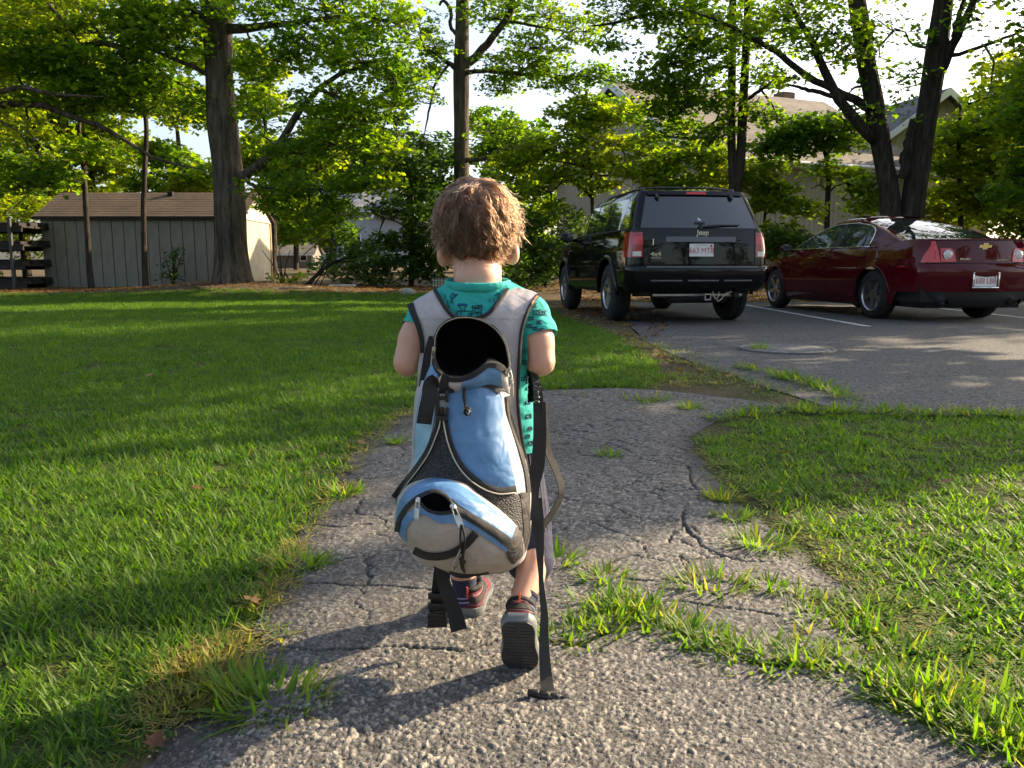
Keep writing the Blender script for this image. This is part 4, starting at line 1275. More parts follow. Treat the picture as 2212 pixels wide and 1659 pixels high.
# ------------------------------------------------------------------ black sport utility vehicle
def make_suv(loc, rz):
    car = thing('sport_utility_vehicle', 'black sport utility vehicle parked beside the lawn, rear towards us', 'car', loc, rz)
    WB, RW = 2.78, 0.372
    wheels = [(0.0, RW), (WB, RW)]; AR = 0.455
    yr = lambda z: interp(z, [(0.4,-0.93),(0.7,-0.97),(1.0,-0.955),(1.16,-0.93),(1.66,-0.66)])
    yf = lambda z: interp(z, [(0.3,3.62),(0.7,3.70),(0.95,3.62),(1.05,3.50)])
    w = lambda z: interp(z, [(0.3,0.885),(0.5,0.915),(0.72,0.925),(0.9,0.915),(1.08,0.885),(1.14,0.868),(1.4,0.785),(1.66,0.69)])
    plan = lambda y: interp(y, [(-1.0,0.955),(-0.5,0.99),(0.2,1.0),(2.4,1.0),(3.2,0.96),(3.75,0.9)])
    lo = Shell(yr, yf, w, 0.13, 0.22, 0.05, 0.14, plan)
    zr = 0.7
    y0 = float(yr(zr))+lo.br+lo.rcr; y1 = float(yf(zr))-lo.bf-lo.rcf
    ya = stations(y0, y1, wheels, AR)
    lo.ys = [(y-y0)/(y1-y0) for y in ya]
    def zb(y, j):
        a = arch(y, wheels, AR)
        base = 0.46 if y < 0 else 0.40
        return max(base, a)
    def zt(y, j): return interp(y, [(-1.0,1.145),(0.0,1.14),(2.05,1.10),(2.6,1.075),(3.3,1.02),(3.6,0.95),(3.8,0.9)])
    G = lo.surface(zb, zt, 16, zr)
    mb = both(MB(), G)
    capstrip(mb, G[-1], lambda y: interp(y, [(-1,0.0),(2.0,0.0),(2.3,0.05),(3.3,0.05),(3.7,0.02)]))
    body = build('body', mb, M_BLACK, car, smooth=True, sharp=38)
    # inner dark tub so that nothing shows through the arches
    tub = MB().box((-0.70,-0.80,0.36),(0.70,3.45,0.98)).box((-0.84,0.47,0.36),(0.84,2.30,0.95)).box((-0.84,-0.85,0.48),(0.84,-0.47,0.9))
    tub.tube([(-0.55,0,RW),(0.55,0,RW)], 0.06, 10).tube([(-0.3,-0.72,0.34),(0.42,-0.72,0.34)], 0.085, 12).tube([(0.5,0.3,0.33),(0.5,-0.9,0.36)], 0.035, 10)
    tub.lathe([(-0.12,0.02),(-0.10,0.12),(0.10,0.12),(0.12,0.02)], 16, 'x', (0.05,0,RW-0.01))
    build('underbody', tub, M_UNDER, car)
    # greenhouse
    gyr = lambda z: interp(z, [(1.12,-0.915),(1.2,-0.89),(1.55,-0.715),(1.66,-0.655)])
    gyf = lambda z: interp(z, [(1.05,2.62),(1.12,2.50),(1.3,2.12),(1.5,1.72),(1.6,1.50),(1.66,1.34)])
    gw = lambda z: interp(z, [(1.1,0.868),(1.15,0.862),(1.4,0.785),(1.55,0.735),(1.62,0.70),(1.66,0.665)])
    gp = lambda y: interp(y, [(-1,0.94),(-0.3,0.985),(0.4,1.0),(1.6,0.985),(2.6,0.93)])
    gh = Shell(gyr, gyf, gw, 0.10, 0.14, 0.045, 0.10, gp)
    gh.ys = list(np.linspace(0.0, 1, 18))[1:-1]
    zs = [1.10,1.14,1.2,1.3,1.4,1.5,1.54,1.575,1.60,1.622]
    GG = np.array([[(*p, z) for p in gh.columns(z)] for z in zs])
    mb = both(MB(), GG)
    rings = [GG[-1]]
    for k, dz in ((0.93,0.015),(0.8,0.028),(0.5,0.040),(0.12,0.044)):
        r_ = GG[-1].copy(); c = 0.36
        r_[:,0] *= k; r_[:,1] = c + (r_[:,1]-c)*k; r_[:,2] += dz
        rings.append(r_)
    both(mb, np.array(rings))
    capstrip(mb, rings[-1], lambda y: 0.0, 5)
    build('cabin', mb, M_BLACK, car, smooth=True, sharp=35)
    # glass
    zz = np.linspace(1.165, 1.555, 9)
    rw = lambda z: interp(z, [(1.16,0.735),(1.575,0.615)])
    gl = slab(MB(), rear_patch(gh, zz, lambda z: -rw(z), rw, 0.005, 22), (0,0.012,0))
    build('rear_window', gl, M_GLASS, car, smooth=True, sharp=30)
    def yb(z): return interp(z, [(1.15,1.98),(1.3,1.93),(1.5,1.62),(1.56,1.5)])
    zsid = np.linspace(1.165, 1.545, 8)
    for sg in (-1, 1):
        for nm, a, b in (('quarter_window', lambda z: interp(z,[(1.16,-0.66),(1.55,-0.46)]), lambda z: 0.17),
                         ('rear_door_window', lambda z: 0.23, lambda z: 0.98),
                         ('front_door_window', lambda z: 1.06, lambda z: interp(z,[(1.16,2.12),(1.3,1.93),(1.45,1.66),(1.55,1.42)]))):
            build(nm, slab(MB(), side_patch(gh, zsid, a, b, 0.004, sg), (-sg*0.01,0,0)), M_GLASS, car, smooth=True, sharp=30)
        # dark pillars/frame strip along the belt
        rib = [gh.side(y, 1.152, sg, 0.006) for y in np.linspace(-0.72, 2.2, 24)]
        build('belt_strip', MB().tube(rib, 0.009, 6), M_TRIM, car, smooth=True)
    # windscreen (front glass)
    P = []
    for z in np.linspace(1.14, 1.58, 7):
        c = gh.columns(z)[-7:]
        row = [(-p[0]*0.96, p[1]+0.006, z) for p in c] + [(p[0]*0.96, p[1]+0.006, z) for p in reversed(c[:-1])]
        P.append(row)
    build('windscreen', MB().grid(np.array(P)), M_GLASS, car, smooth=True)
    # tailgate relief: recess line, handle bar, lower scoop
    hb = slab(MB(), rear_patch(lo, np.linspace(0.998,1.060,4), lambda z:-0.44, lambda z:0.44, 0.016, 14), (0,0.03,0))
    build('tailgate_handle_bar', hb, pmat('grey_bar', (0.07,0.07,0.078), 0.35, var=0.1, coat=0.6), car, smooth=True, sharp=30)
    for sx in (-1, 1):
        seam = [lo.rear(sx*0.705, z, 0.002) for z in np.linspace(0.74, 1.14, 8)]
        build('tailgate_seam', MB().tube(seam, 0.004, 5), M_UNDER, car)
    lp = slab(MB(), rear_patch(lo, np.linspace(0.735,0.775,3), lambda z:-0.42+ (0.775-z)*-1.0, lambda z:0.42+(0.775-z)*1.0, 0.012, 14), (0,0.03,0))
    build('tailgate_lip', lp, M_BLACK, car, smooth=True, sharp=30)
    # tail lights: wrap the corner
    for sg in (-1, 1):
        zt_ = np.linspace(0.815, 1.115, 7)
        P = np.zeros((len(zt_), 14, 3))
        for i, z in enumerate(zt_):
            xa = 0.715; ymax = float(lo.yr(z))+lo.br+lo.rcr
            wl = lo.halfw(ymax, z)
            xs_ = [xa+(wl-0.012-xa)*t for t in np.linspace(0,1,10)]
            for k, x in enumerate(xs_): P[i,k] = lo.rear(sg*x, z, 0.008); P[i,k,0] += sg*0.006*(k/9)
            for k, t in enumerate((0.03,0.07,0.11,0.15)): P[i,10+k] = lo.side(ymax+t*0.8, z, sg, 0.008)
        tl = build('tail_light', slab(MB(), P, (-sg*0.02,0.02,0)), M_LENSD, car, smooth=True, sharp=30)
        Pm = P[2:, :8]*1.0; Pm[...,1] -= 0.003
        build('red_lens', slab(MB(), Pm[1:-1], (0,0.006,0)), M_LENS, tl, smooth=True, sharp=30)
        zb_ = np.linspace(0.828, 0.885, 3)
        Q = np.zeros((3, 7, 3))
        for i, z in enumerate(zb_):
            for k in range(7): Q[i,k] = lo.rear(sg*(0.735+0.10*k/6), z, 0.0125)
        build('reverse_lens', slab(MB(), Q, (0,0.008,0)), M_LENSW, tl, smooth=True, sharp=30)
    # bumper
    byr = lambda z: interp(z, [(0.40,-0.90),(0.47,-0.985),(0.62,-1.02),(0.70,-1.015),(0.715,-0.985)])
    bw = lambda z: interp(z, [(0.40,0.86),(0.5,0.905),(0.7,0.93),(0.715,0.925)])
    bs = Shell(byr, yf, bw, 0.16, 0.2, 0.06, 0.14, lambda y: 1.0)
    zsb = [0.40,0.43,0.47,0.52,0.58,0.64,0.69,0.705,0.715]
    def bcol(z):
        yr_ = float(byr(z)); P = [(a*(float(bw(z))-bs.rcr), yr_+bs.br*a*a) for a in np.linspace(0,1,9)]
        P += [(float(bw(z))-bs.rcr+bs.rcr*math.sin(t), yr_+bs.br+bs.rcr*(1-math.cos(t))) for t in np.linspace(0,math.pi/2,8)[1:]]
        P += [(float(bw(z)), y) for y in (-0.66,-0.58,-0.50)]
        return P
    B = np.array([[(*p, z) for p in bcol(z)] for z in zsb])
    mb = both(MB(), B)
    top = B[-1].copy(); inn = top.copy(); inn[:,1] = np.maximum(inn[:,1]+0.10, -0.85); inn[:,0] *= 0.93; inn[:,2] += 0.004
    both(mb, np.array([top, inn]))
    bot = B[0].copy(); bi = bot.copy(); bi[:,1] += 0.2; bi[:,0] *= 0.85
    both(mb, np.array([bi, bot]))
    bump_ = build('bumper', mb, M_BLACK, car, smooth=True, sharp=40)
    for a, b in ((-0.62,-0.24),(-0.17,0.22),(0.29,0.66)):
        build('bumper_strip', slab(MB(), rear_patch(bs, [0.528,0.545], lambda z:a, lambda z:b, 0.006, 10), (0,0.01,0)), M_CHROME, bump_, smooth=False)
    step = slab(MB(), rear_patch(bs, [0.688,0.70,0.712], lambda z:-0.68, lambda z:0.74, 0.010, 22), (0,0.02,0))
    build('step_pad', step, pmat('step_pad_grey', (0.11,0.115,0.13), 0.4, var=0.15, vscale=20), bump_, smooth=True, sharp=30)
    # hitch, wiring, exhaust
    hi = MB().box((0.05,-1.0,0.30),(0.13,-0.7,0.315)).box((0.05,-1.0,0.365),(0.13,-0.7,0.38)).box((0.05,-1.0,0.315),(0.062,-0.7,0.365)).box((0.118,-1.0,0.315),(0.13,-0.7,0.365)).tube([(-0.55,-0.80,0.36),(0.6,-0.80,0.36)], 0.032, 10)
    build('tow_hitch', hi, M_ALLOY, car)
    wr = MB().tube([(0.16,-0.97,0.40),(0.18,-0.99,0.33),(0.22,-1.0,0.285),(0.27,-0.98,0.31),(0.33,-0.95,0.375),(0.42,-0.92,0.40)], 0.007, 6)
    wr.tube([(0.24,-0.97,0.40),(0.23,-0.99,0.35),(0.20,-1.0,0.31)], 0.006, 6)
    build('trailer_wiring', wr, pmat('tan_wire', (0.35,0.3,0.2), 0.5), car, smooth=True)
    # high brake light, spoiler strip, hinges
    sp = slab(MB(), rear_patch(gh, np.linspace(1.570,1.618,4), lambda z:-0.60, lambda z:0.60, 0.030, 18), (0,0.06,0))
    spo = build('roof_spoiler', sp, M_BLACK, car, smooth=True, sharp=35)
    build('brake_light', slab(MB(), rear_patch(gh, np.linspace(1.577,1.606,3), lambda z:-0.125, lambda z:0.125, 0.036, 8), (0,0.01,0)), M_LENS, spo, smooth=True, sharp=30)
    for sx in (-0.50, 0.44):
        a = gh.rear(sx, 1.575, 0.03); b = gh.rear(sx+0.02, 1.51, 0.02)
        build('glass_hinge', MB().tube([a, (a+b)/2-np.array((0,0.012,0)), b], [0.016,0.02,0.012], 8), M_TRIM, car, smooth=True)
    # wiper
    a = gh.rear(0.0, 1.175, 0.03); b = gh.rear(0.50, 1.205, 0.02)
    wp = MB().lathe([(-0.03,0.03),(0.0,0.03),(0.012,0.02),(0.014,0.001)], 14, 'y', tuple(a))
    wp = MB().tube([a+np.array((0,0.03,0)), a+np.array((0,-0.012,0))], [0.032,0.024], 12).tube([a, (a*2+b)/3+np.array((0,-0.012,0.012)), b], [0.014,0.011,0.006], 6)
    wp.box((0.10,b[1]-0.01,1.192),(0.49,b[1]+0.004,1.206))
    build('rear_wiper', wp, M_TRIM, car, smooth=True, sharp=40)
    c_ = gh.rear(0.0, 1.225, 0.012)
    build('window_latch', MB().rbox((-0.07,c_[1]-0.006,1.208),(0.06,c_[1]+0.02,1.238), 0.006), M_TRIM, car, smooth=True, sharp=40)
    # roof rails
    for sx in (-1, 1):
        rp = [(sx*0.58,-0.52,1.61),(sx*0.585,-0.44,1.655),(sx*0.59,-0.2,1.672),(sx*0.59,1.0,1.672),(sx*0.58,1.22,1.66),(sx*0.57,1.32,1.62)]
        build('roof_rail', MB().tube(rp, [0.022,0.018,0.016,0.016,0.018,0.022], 8), M_TRIM, car, smooth=True)
    for yy in (-0.32, 0.75):
        build('roof_crossbar', MB().tube([(-0.59,yy,1.675),(-0.3,yy,1.692),(0.3,yy,1.692),(0.59,yy,1.675)], 0.013, 8), M_TRIM, car, smooth=True)
    # mirrors, side cladding, door handles, flares
    for sx in (-1, 1):
        mm = MB()
        bm_ = bmesh.new(); bmesh.ops.create_icosphere(bm_, subdivisions=2, radius=1)
        vs_ = [(sx*1.03+v.co.x*0.105, 2.02+v.co.y*0.06, 1.155+v.co.z*0.085) for v in bm_.verts]
        bm_.verts.index_update(); fs_ = [tuple(v.index for v in f.verts) for f in bm_.faces]; bm_.free()
        mm.add(vs_, fs_).tube([(sx*0.86,2.06,1.10),(sx*0.98,2.03,1.12)], 0.03, 8)
        mir = build('wing_mirror', mm, M_BLACK, car, smooth=True)
        build('mirror_glass', MB().rbox((sx*1.03-0.08,1.952,1.095),(sx*1.03+0.08,1.966,1.215), 0.006), M_GLASS2, mir)
        cl = slab(MB(), side_patch(lo, np.linspace(0.41,0.56,4), lambda z: 0.50, lambda z: WB-0.50, 0.014, sx, 18), (-sx*0.02,0,0))
        build('side_cladding', cl, M_BLACK, car, smooth=True, sharp=30)
        build('side_moulding', slab(MB(), side_patch(lo, np.linspace(0.66,0.72,3), lambda z: 0.52, lambda z: 2.2, 0.012, sx, 14), (-sx*0.02,0,0)), M_BLACK, car, smooth=True, sharp=30)
        build('moulding_strip', slab(MB(), side_patch(lo, [0.704,0.716], lambda z: 0.52, lambda z: 2.2, 0.015, sx, 14), (-sx*0.006,0,0)), M_CHROME, car)
        for yy in (0.42, 1.28):
            p = lo.side(yy+0.1, 0.985, sx, 0.0)
            build('door_handle', MB().tube([p+np.array((0,-0.09,0)), p+np.array((sx*0.04,-0.07,0)), p+np.array((sx*0.04,0.07,0)), p+np.array((0,0.09,0))], 0.014, 8), M_BLACK, car, smooth=True)
        for yy in (0.22, 1.02):
            build('door_seam', MB().tube([lo.side(yy, z, sx, 0.001) for z in np.linspace(0.72 if yy < .5 else 0.5,1.13,8)], 0.004, 5), M_UNDER, car)
        for yw, zw in wheels:
            pts = []
            for t in np.linspace(-0.05, math.pi+0.05, 26):
                y_, z_ = yw+AR*math.cos(t), zw+AR*math.sin(t)
                pts.append(lo.side(y_, max(z_, 0.3), sx, 0.006))
            build('wheel_arch_flare', MB().tube(pts, 0.028, 8, flat=(0.9,1.0)), M_BLACK, car, smooth=True)
            wheel(car, 'wheel', (sx*0.79, yw, zw), RW, 0.245, 0.225, 5, sx, turn=0.3)
    # headlights (front, out of sight)
    for sx in (-1, 1):
        build('headlight', MB().rbox((sx*0.68-0.13,3.40,0.80),(sx*0.68+0.13,3.52,0.96), 0.05, 3), M_LENSW, car, smooth=True)
    # plate and writing
    yp = float(lo.yr(0.9))-0.004
    plate(car, '663 MT8', 0.90, yp-0.004)
    text_obj('maker_badge', 'Jeep', 0.088, M_CHROME, car, (0.02, float(lo.yr(1.1))-0.004, 1.108), ROT_REAR, 0.004, bold=0.002)
    b4 = text_obj('drive_badge', '4x4', 0.07, M_CHROME, car, (-0.56, lo.rear(-0.56,0.845)[1]-0.004, 0.852), ROT_REAR @ Matrix.Rotation(-0.05,3,'Y'), 0.004, bold=0.0015, xs=1.25)
    text_obj('trim_badge', 'LIMITED', 0.032, M_CHROME, car, (-0.56, lo.rear(-0.56,0.81)[1]-0.004, 0.806), ROT_REAR @ Matrix.Rotation(-0.05,3,'Y'), 0.003, xs=1.1)
    st = gh.rear(0.0, 1.27, 0.008)
    build('window_sticker', MB().prism([(-0.02,st[1]-0.004,1.262),(0.018,st[1]-0.004,1.256),(0.022,st[1],1.272),(-0.002,st[1],1.272),(-0.006,st[1]+0.003,1.288),(-0.02,st[1]+0.003,1.288)], (0,0.002,0)), M_PLATE, car)
    build('lock_cap', MB().rbox((-0.60,lo.rear(-0.6,0.99)[1]-0.008,0.955),(-0.585,lo.rear(-0.6,0.99)[1]+0.01,1.035), 0.004), M_CHROME, car)
    return car
suv = make_suv((2.15, 10.60, 0.006), R(8))

# ------------------------------------------------------------------ maroon saloon
def make_sedan(loc, rz):
    car = thing('saloon_car', 'maroon saloon car parked right of the white bay line', 'car', loc, rz)
    WB, RW = 2.852, 0.332
    wheels = [(0.0, RW), (WB, RW)]; AR = 0.385
    yr = lambda z: interp(z, [(0.2,-0.94),(0.4,-1.02),(0.62,-1.07),(0.70,-1.06),(0.74,-1.02),(0.98,-0.985),(1.05,-0.97)])
    yf = lambda z: interp(z, [(0.2,3.70),(0.4,3.80),(0.6,3.79),(0.75,3.66),(0.9,3.35)])
    w = lambda z: interp(z, [(0.15,0.80),(0.3,0.86),(0.5,0.892),(0.68,0.892),(0.8,0.875),(0.93,0.845),(1.05,0.79)])
    plan = lambda y: interp(y, [(-1.1,0.90),(-0.7,0.965),(-0.1,1.0),(2.6,1.0),(3.2,0.965),(3.8,0.86)])
    lo = Shell(yr, yf, w, 0.20, 0.32, 0.07, 0.22, plan)
    zr = 0.6
    y0 = float(yr(zr))+lo.br+lo.rcr; y1 = float(yf(zr))-lo.bf-lo.rcf
    ya = stations(y0, y1, wheels, AR)
    lo.ys = [(y-y0)/(y1-y0) for y in ya]
    def zb(y, j):
        a = arch(y, wheels, AR)
        return max(0.385 if y < -0.5 else 0.20, a)
    def zt(y, j): return interp(y, [(-1.1,1.035),(-0.9,1.05),(-0.6,1.045),(-0.3,1.0),(0.3,0.955),(1.0,0.935),(2.3,0.905),(2.8,0.865),(3.3,0.79),(3.8,0.70)])
    G = lo.surface(zb, zt, 18, zr)
    mb = both(MB(), G)
    capstrip(mb, G[-1], lambda y: interp(y, [(-1.1,0.012),(-0.5,0.025),(0.2,0.03),(2.0,0.03),(2.6,0.09),(3.3,0.08),(3.8,0.02)]))
    build('body', mb, M_RED, car, smooth=True, sharp=40)
    tub = MB().box((-0.66,-0.85,0.18),(0.66,3.5,0.66)).box((-0.82,0.40,0.17),(0.82,WB-0.40,0.6)).box((-0.78,-0.92,0.26),(0.78,-0.40,0.6))
    tub.tube([(-0.6,0,RW),(0.6,0,RW)], 0.05, 8).tube([(0.45,-0.2,0.24),(0.45,-0.98,0.26)], 0.045, 10)
    build('underbody', tub, M_UNDER, car)
    # dark valance under the bumper
    vyr = lambda z: interp(z, [(0.20,-0.93),(0.26,-0.99),(0.385,-1.03)])
    va = Shell(vyr, yf, lambda z: interp(z, [(0.2,0.78),(0.39,0.875)]), 0.20, 0.3, 0.07, 0.2, lambda y: 0.96)
    def vcol(z):
        wv = float(va.w(z))*0.915
        P = [(a*(wv-0.2), float(vyr(z))+0.07*a*a) for a in np.linspace(0,1,9)]
        P += [(wv-0.2+0.2*math.sin(t), float(vyr(z))+0.07+0.2*(1-math.cos(t))) for t in np.linspace(0,math.pi/2,7)[1:]]
        return P + [(wv, -0.60), (wv, -0.42)]
    build('valance', both(MB(), np.array([[(*p, z) for p in vcol(z)] for z in (0.20,0.23,0.27,0.33,0.39)])), M_TRIM, car, smooth=True, sharp=40)
    # greenhouse
    gyr = lambda z: interp(z, [(0.90,-0.60),(1.03,-0.44),(1.15,-0.14),(1.28,0.26),(1.37,0.62),(1.41,0.86),(1.43,1.05)])
    gyf = lambda z: interp(z, [(0.86,2.98),(0.95,2.70),(1.1,2.30),(1.25,1.94),(1.36,1.66),(1.43,1.38)])
    gw = lambda z: interp(z, [(0.88,0.85),(0.95,0.83),(1.1,0.765),(1.25,0.695),(1.34,0.64),(1.39,0.585),(1.43,0.50)])
    gp = lambda y: interp(y, [(-0.7,0.86),(-0.2,0.935),(0.4,0.985),(1.2,1.0),(2.0,0.975),(3.0,0.90)])
    gh = Shell(gyr, gyf, gw, 0.06, 0.2, 0.06, 0.16, gp)
    gh.ys = list(np.linspace(0.0, 1, 20))[1:-1]
    zs = [0.90,0.95,1.0,1.06,1.12,1.18,1.24,1.29,1.33,1.365,1.39,1.41,1.425,1.43]
    GG = np.array([[(*p, z) for p in gh.columns(z)] for z in zs])
    mb = both(MB(), GG)
    rings = [GG[-1]]
    for k, dz in ((0.85,0.012),(0.5,0.022),(0.1,0.026)):
        r_ = GG[-1].copy(); c = 1.2
        r_[:,0] *= k; r_[:,1] = c + (r_[:,1]-c)*k; r_[:,2] += dz
        rings.append(r_)
    both(mb, np.array(rings)); capstrip(mb, rings[-1], lambda y: 0.0, 5)
    build('cabin', mb, M_RED, car, smooth=True, sharp=45)
    zz = np.linspace(1.045, 1.385, 12)
    rw = lambda z: interp(z, [(1.03,0.63),(1.2,0.585),(1.385,0.44)])
    build('rear_window', slab(MB(), rear_patch(gh, zz, lambda z:-rw(z), rw, 0.012, 20), (0,0.012,-0.008)), M_GLASS2, car, smooth=True, sharp=30)
    P = []
    for z in np.linspace(0.97, 1.31, 8):
        c = gh.columns(z)[-7:]
        P.append([(-p[0]*0.97, p[1]+0.008, z+0.004) for p in c] + [(p[0]*0.97, p[1]+0.008, z+0.004) for p in reversed(c[:-1])])
    build('windscreen', MB().grid(np.array(P)), M_GLASS2, car, smooth=True)
    wtop = lambda y: interp(y, [(0.10,1.22),(0.3,1.285),(0.7,1.325),(1.2,1.33),(1.7,1.25),(2.1,1.10),(2.45,0.965)])
    wbot = lambda y: interp(y, [(0.0,0.985),(1.0,0.965),(2.45,0.945)])
    def yback(z): return interp(z, [(0.97,0.24),(1.10,0.215),(1.2,0.23),(1.25,0.31),(1.285,0.43),(1.32,0.75)])
    def yfront(z): return interp(z, [(0.95,2.44),(1.1,2.06),(1.25,1.68),(1.30,1.48),(1.32,1.30)])
    zside = np.linspace(0.985, 1.315, 9)
    for sg in (-1, 1):
        build('rear_door_window', slab(MB(), side_patch(gh, zside, yback, lambda z: interp(z,[(0.98,1.03),(1.32,0.98)]), 0.004, sg), (-sg*0.01,0,0)), M_GLASS2, car, smooth=True, sharp=30)
        build('front_door_window', slab(MB(), side_patch(gh, zside, lambda z: interp(z,[(0.98,1.15),(1.32,1.09)]), yfront, 0.004, sg), (-sg*0.01,0,0)), M_GLASS2, car, smooth=True, sharp=30)
        build('door_pillar', slab(MB(), side_patch(gh, zside, lambda z: interp(z,[(0.98,1.03),(1.32,0.98)]), lambda z: interp(z,[(0.98,1.15),(1.32,1.09)]), 0.003, sg, 4), (-sg*0.01,0,0)), M_TRIM, car, smooth=True, sharp=30)
        build('quarter_bar', MB().tube([gh.side(0.36, 0.985, sg, 0.006), gh.side(0.42, 1.29, sg, 0.006)], 0.011, 6), M_TRIM, car)
        ch = [gh.side(float(yfront(z)), z, sg, 0.007) for z in zside] + [gh.side(y, 1.325, sg, 0.007) for y in np.linspace(1.25,0.7,6)] + [gh.side(float(yback(z)), z, sg, 0.007) for z in zside[::-1]] + [gh.side(y, 0.978, sg, 0.007) for y in np.linspace(0.2,2.4,16)]
        build('chrome_window_trim', MB().tube(ch, 0.009, 6), M_CHROME, car, smooth=True)
        mm = MB()
        bm_ = bmesh.new(); bmesh.ops.create_icosphere(bm_, subdivisions=2, radius=1)
        vs_ = [(sg*0.985+v.co.x*0.10, 2.28+v.co.y*0.065, 1.0+v.co.z*0.062) for v in bm_.verts]
        bm_.verts.index_update(); fs_ = [tuple(v.index for v in f.verts) for f in bm_.faces]; bm_.free()
        mm.add(vs_, fs_).tube([(sg*0.83,2.32,0.955),(sg*0.95,2.29,0.975)], 0.024, 8)
        mir = build('wing_mirror', mm, M_RED, car, smooth=True)
        build('mirror_glass', MB().rbox((sg*0.985-0.075,2.205,0.95),(sg*0.985+0.075,2.22,1.045), 0.006), M_GLASS2, mir)
        for yy in (0.30, 1.30):
            p = lo.side(yy, 0.845, sg, 0.0)
            build('door_handle', MB().tube([p+np.array((0,-0.09,0)), p+np.array((sg*0.035,-0.07,0)), p+np.array((sg*0.035,0.07,0)), p+np.array((0,0.09,0))], 0.012, 8), M_RED, car, smooth=True)
        for yy in (0.20, 1.10, 2.22):
            zl = 0.36 if yy > 0.5 else 0.72
            build('door_seam', MB().tube([lo.side(yy, z, sg, 0.001) for z in np.linspace(zl,0.93,8)], 0.0035, 5), M_UNDER, car)
        build('sill_moulding', slab(MB(), side_patch(lo, np.linspace(0.21,0.30,3), lambda z: 0.42, lambda z: WB-0.42, 0.010, sg, 14), (-sg*0.02,0,0)), M_RED, car, smooth=True, sharp=30)
        b_ = lo.side(-0.62, 0.705, sg, 0.004)
        build('side_marker', MB().rbox((b_[0]-0.006, -0.70, 0.692),(b_[0]+0.006, -0.54, 0.712), 0.004), M_LENSD, car)
        for yw, zw in wheels:
            pts = [lo.side(yw+AR*math.cos(t), max(zw+AR*math.sin(t),0.2), sg, 0.0) for t in np.linspace(-0.1, math.pi+0.1, 26)]
            build('wheel_arch_lip', MB().tube(pts, 0.012, 6), M_RED, car, smooth=True)
            wheel(car, 'wheel', (sg*0.765, yw, zw), RW, 0.22, 0.232, 5, sg, turn=0.95)
        # tail lights: outer triangle and inner lamp with a round clear middle
        zt_ = np.linspace(0.755, 1.02, 8)
        P = np.zeros((len(zt_), 16, 3))
        for i, z in enumerate(zt_):
            ymax = float(lo.yr(z))+lo.br+lo.rcr
            xa = interp(z, [(0.755,0.575),(0.9,0.60),(1.0,0.625)])
            wl = lo.halfw(ymax, z)
            f = interp(z, [(0.755,0.56),(0.85,0.48),(1.0,0.20)])
            xs_ = [xa+(wl-0.01-xa)*t for t in np.linspace(0,1,11)]
            pts = [lo.rear(sg*x, z, 0.010)+np.array((sg*0.006*k/10,0,0)) for k, x in enumerate(xs_)] + [lo.side(ymax+t, z, sg, 0.008) for t in (0.03,0.06,0.09,0.12,0.15)]
            pts = np.array(pts)
            m_ = f*15
            for k in range(16):
                q = k/15*m_; a = int(q); b = min(a+1, 15)
                P[i,k] = pts[a]*(1-(q-a))+pts[b]*(q-a)
        tl = build('tail_light', slab(MB(), P, (-sg*0.02,0.02,0)), M_LENS, car, smooth=True, sharp=30)
        zi = np.linspace(0.762, 0.93, 6)
        xin = lambda z: interp(z, [(0.76,0.385),(0.90,0.41),(0.93,0.44)])
        Pi = np.zeros((6, 8, 3))
        for i, z in enumerate(zi):
            for k in range(8): Pi[i,k] = lo.rear(sg*(float(xin(z))+(0.57-float(xin(z)))*k/7), z, 0.010)
        il = build('tail_light', slab(MB(), Pi, (0,0.02,0)), M_LENS, car, smooth=True, sharp=30)
        cc = lo.rear(sg*0.485, 0.848, 0.012)
        build('reverse_lens', MB().lathe([(-0.002,0.056),(-0.010,0.052),(-0.014,0.03),(-0.015,0.001)], 24, 'y', tuple(cc)), M_LENSW, il, smooth=True)
        build('lens_ring', MB().lathe([(0.0,0.064),(-0.006,0.063),(-0.008,0.058),(-0.002,0.055)], 24, 'y', tuple(cc)), M_CHROME, il, smooth=True)
        build('headlight', MB().rbox((sg*0.62-0.15,3.30,0.58),(sg*0.62+0.13,3.50,0.72), 0.05, 3), M_LENSW, car, smooth=True)
    # boot lid edges, crease above bumper
    edge = [lo.rear(x, 0.742, 0.004) for x in np.linspace(-0.74,0.74,24)]
    build('boot_seam', MB().tube(edge, 0.005, 5), M_UNDER, car)
    lip = [lo.rear(x, 1.036, 0.004) for x in np.linspace(-0.66,0.66,24)]
    build('boot_lip', MB().tube(lip, 0.012, 8, flat=(0.6,1.0)), M_RED, car, smooth=True)
    # plate recess
    yb_ = float(lo.yr(0.53))
    fr = MB()
    for a, b in (((-0.185,yb_-0.014,0.435),(0.185,yb_+0.03,0.452)), ((-0.185,yb_-0.014,0.615),(0.185,yb_+0.03,0.632)), ((-0.185,yb_-0.014,0.452),(-0.165,yb_+0.03,0.615)), ((0.165,yb_-0.014,0.452),(0.185,yb_+0.03,0.615))):
        fr.rbox(a, b, 0.005, 2)
    build('plate_frame', fr, M_CHROME, car, smooth=True, sharp=40)
    build('plate_recess', MB().box((-0.165,yb_-0.003,0.452),(0.165,yb_+0.02,0.615)), M_TRIM, car)
    plate(car, '688 LB8', 0.532, yb_-0.006, x=-0.004)
    # badges
    yb2 = float(lo.yr(0.95))-0.003
    bow = [(-0.075,-0.013),(-0.030,-0.013),(-0.034,-0.030),(0.026,-0.030),(0.030,-0.013),(0.075,-0.013),(0.083,0.013),(0.034,0.013),(0.038,0.030),(-0.022,0.030),(-0.026,0.013),(-0.067,0.013)]
    rim_ = MB().prism([(p[0]*1.12, yb2-0.004, 0.955+p[1]*1.25) for p in bow], (0,0.006,0))
    bd = build('emblem', rim_, M_CHROME, car)
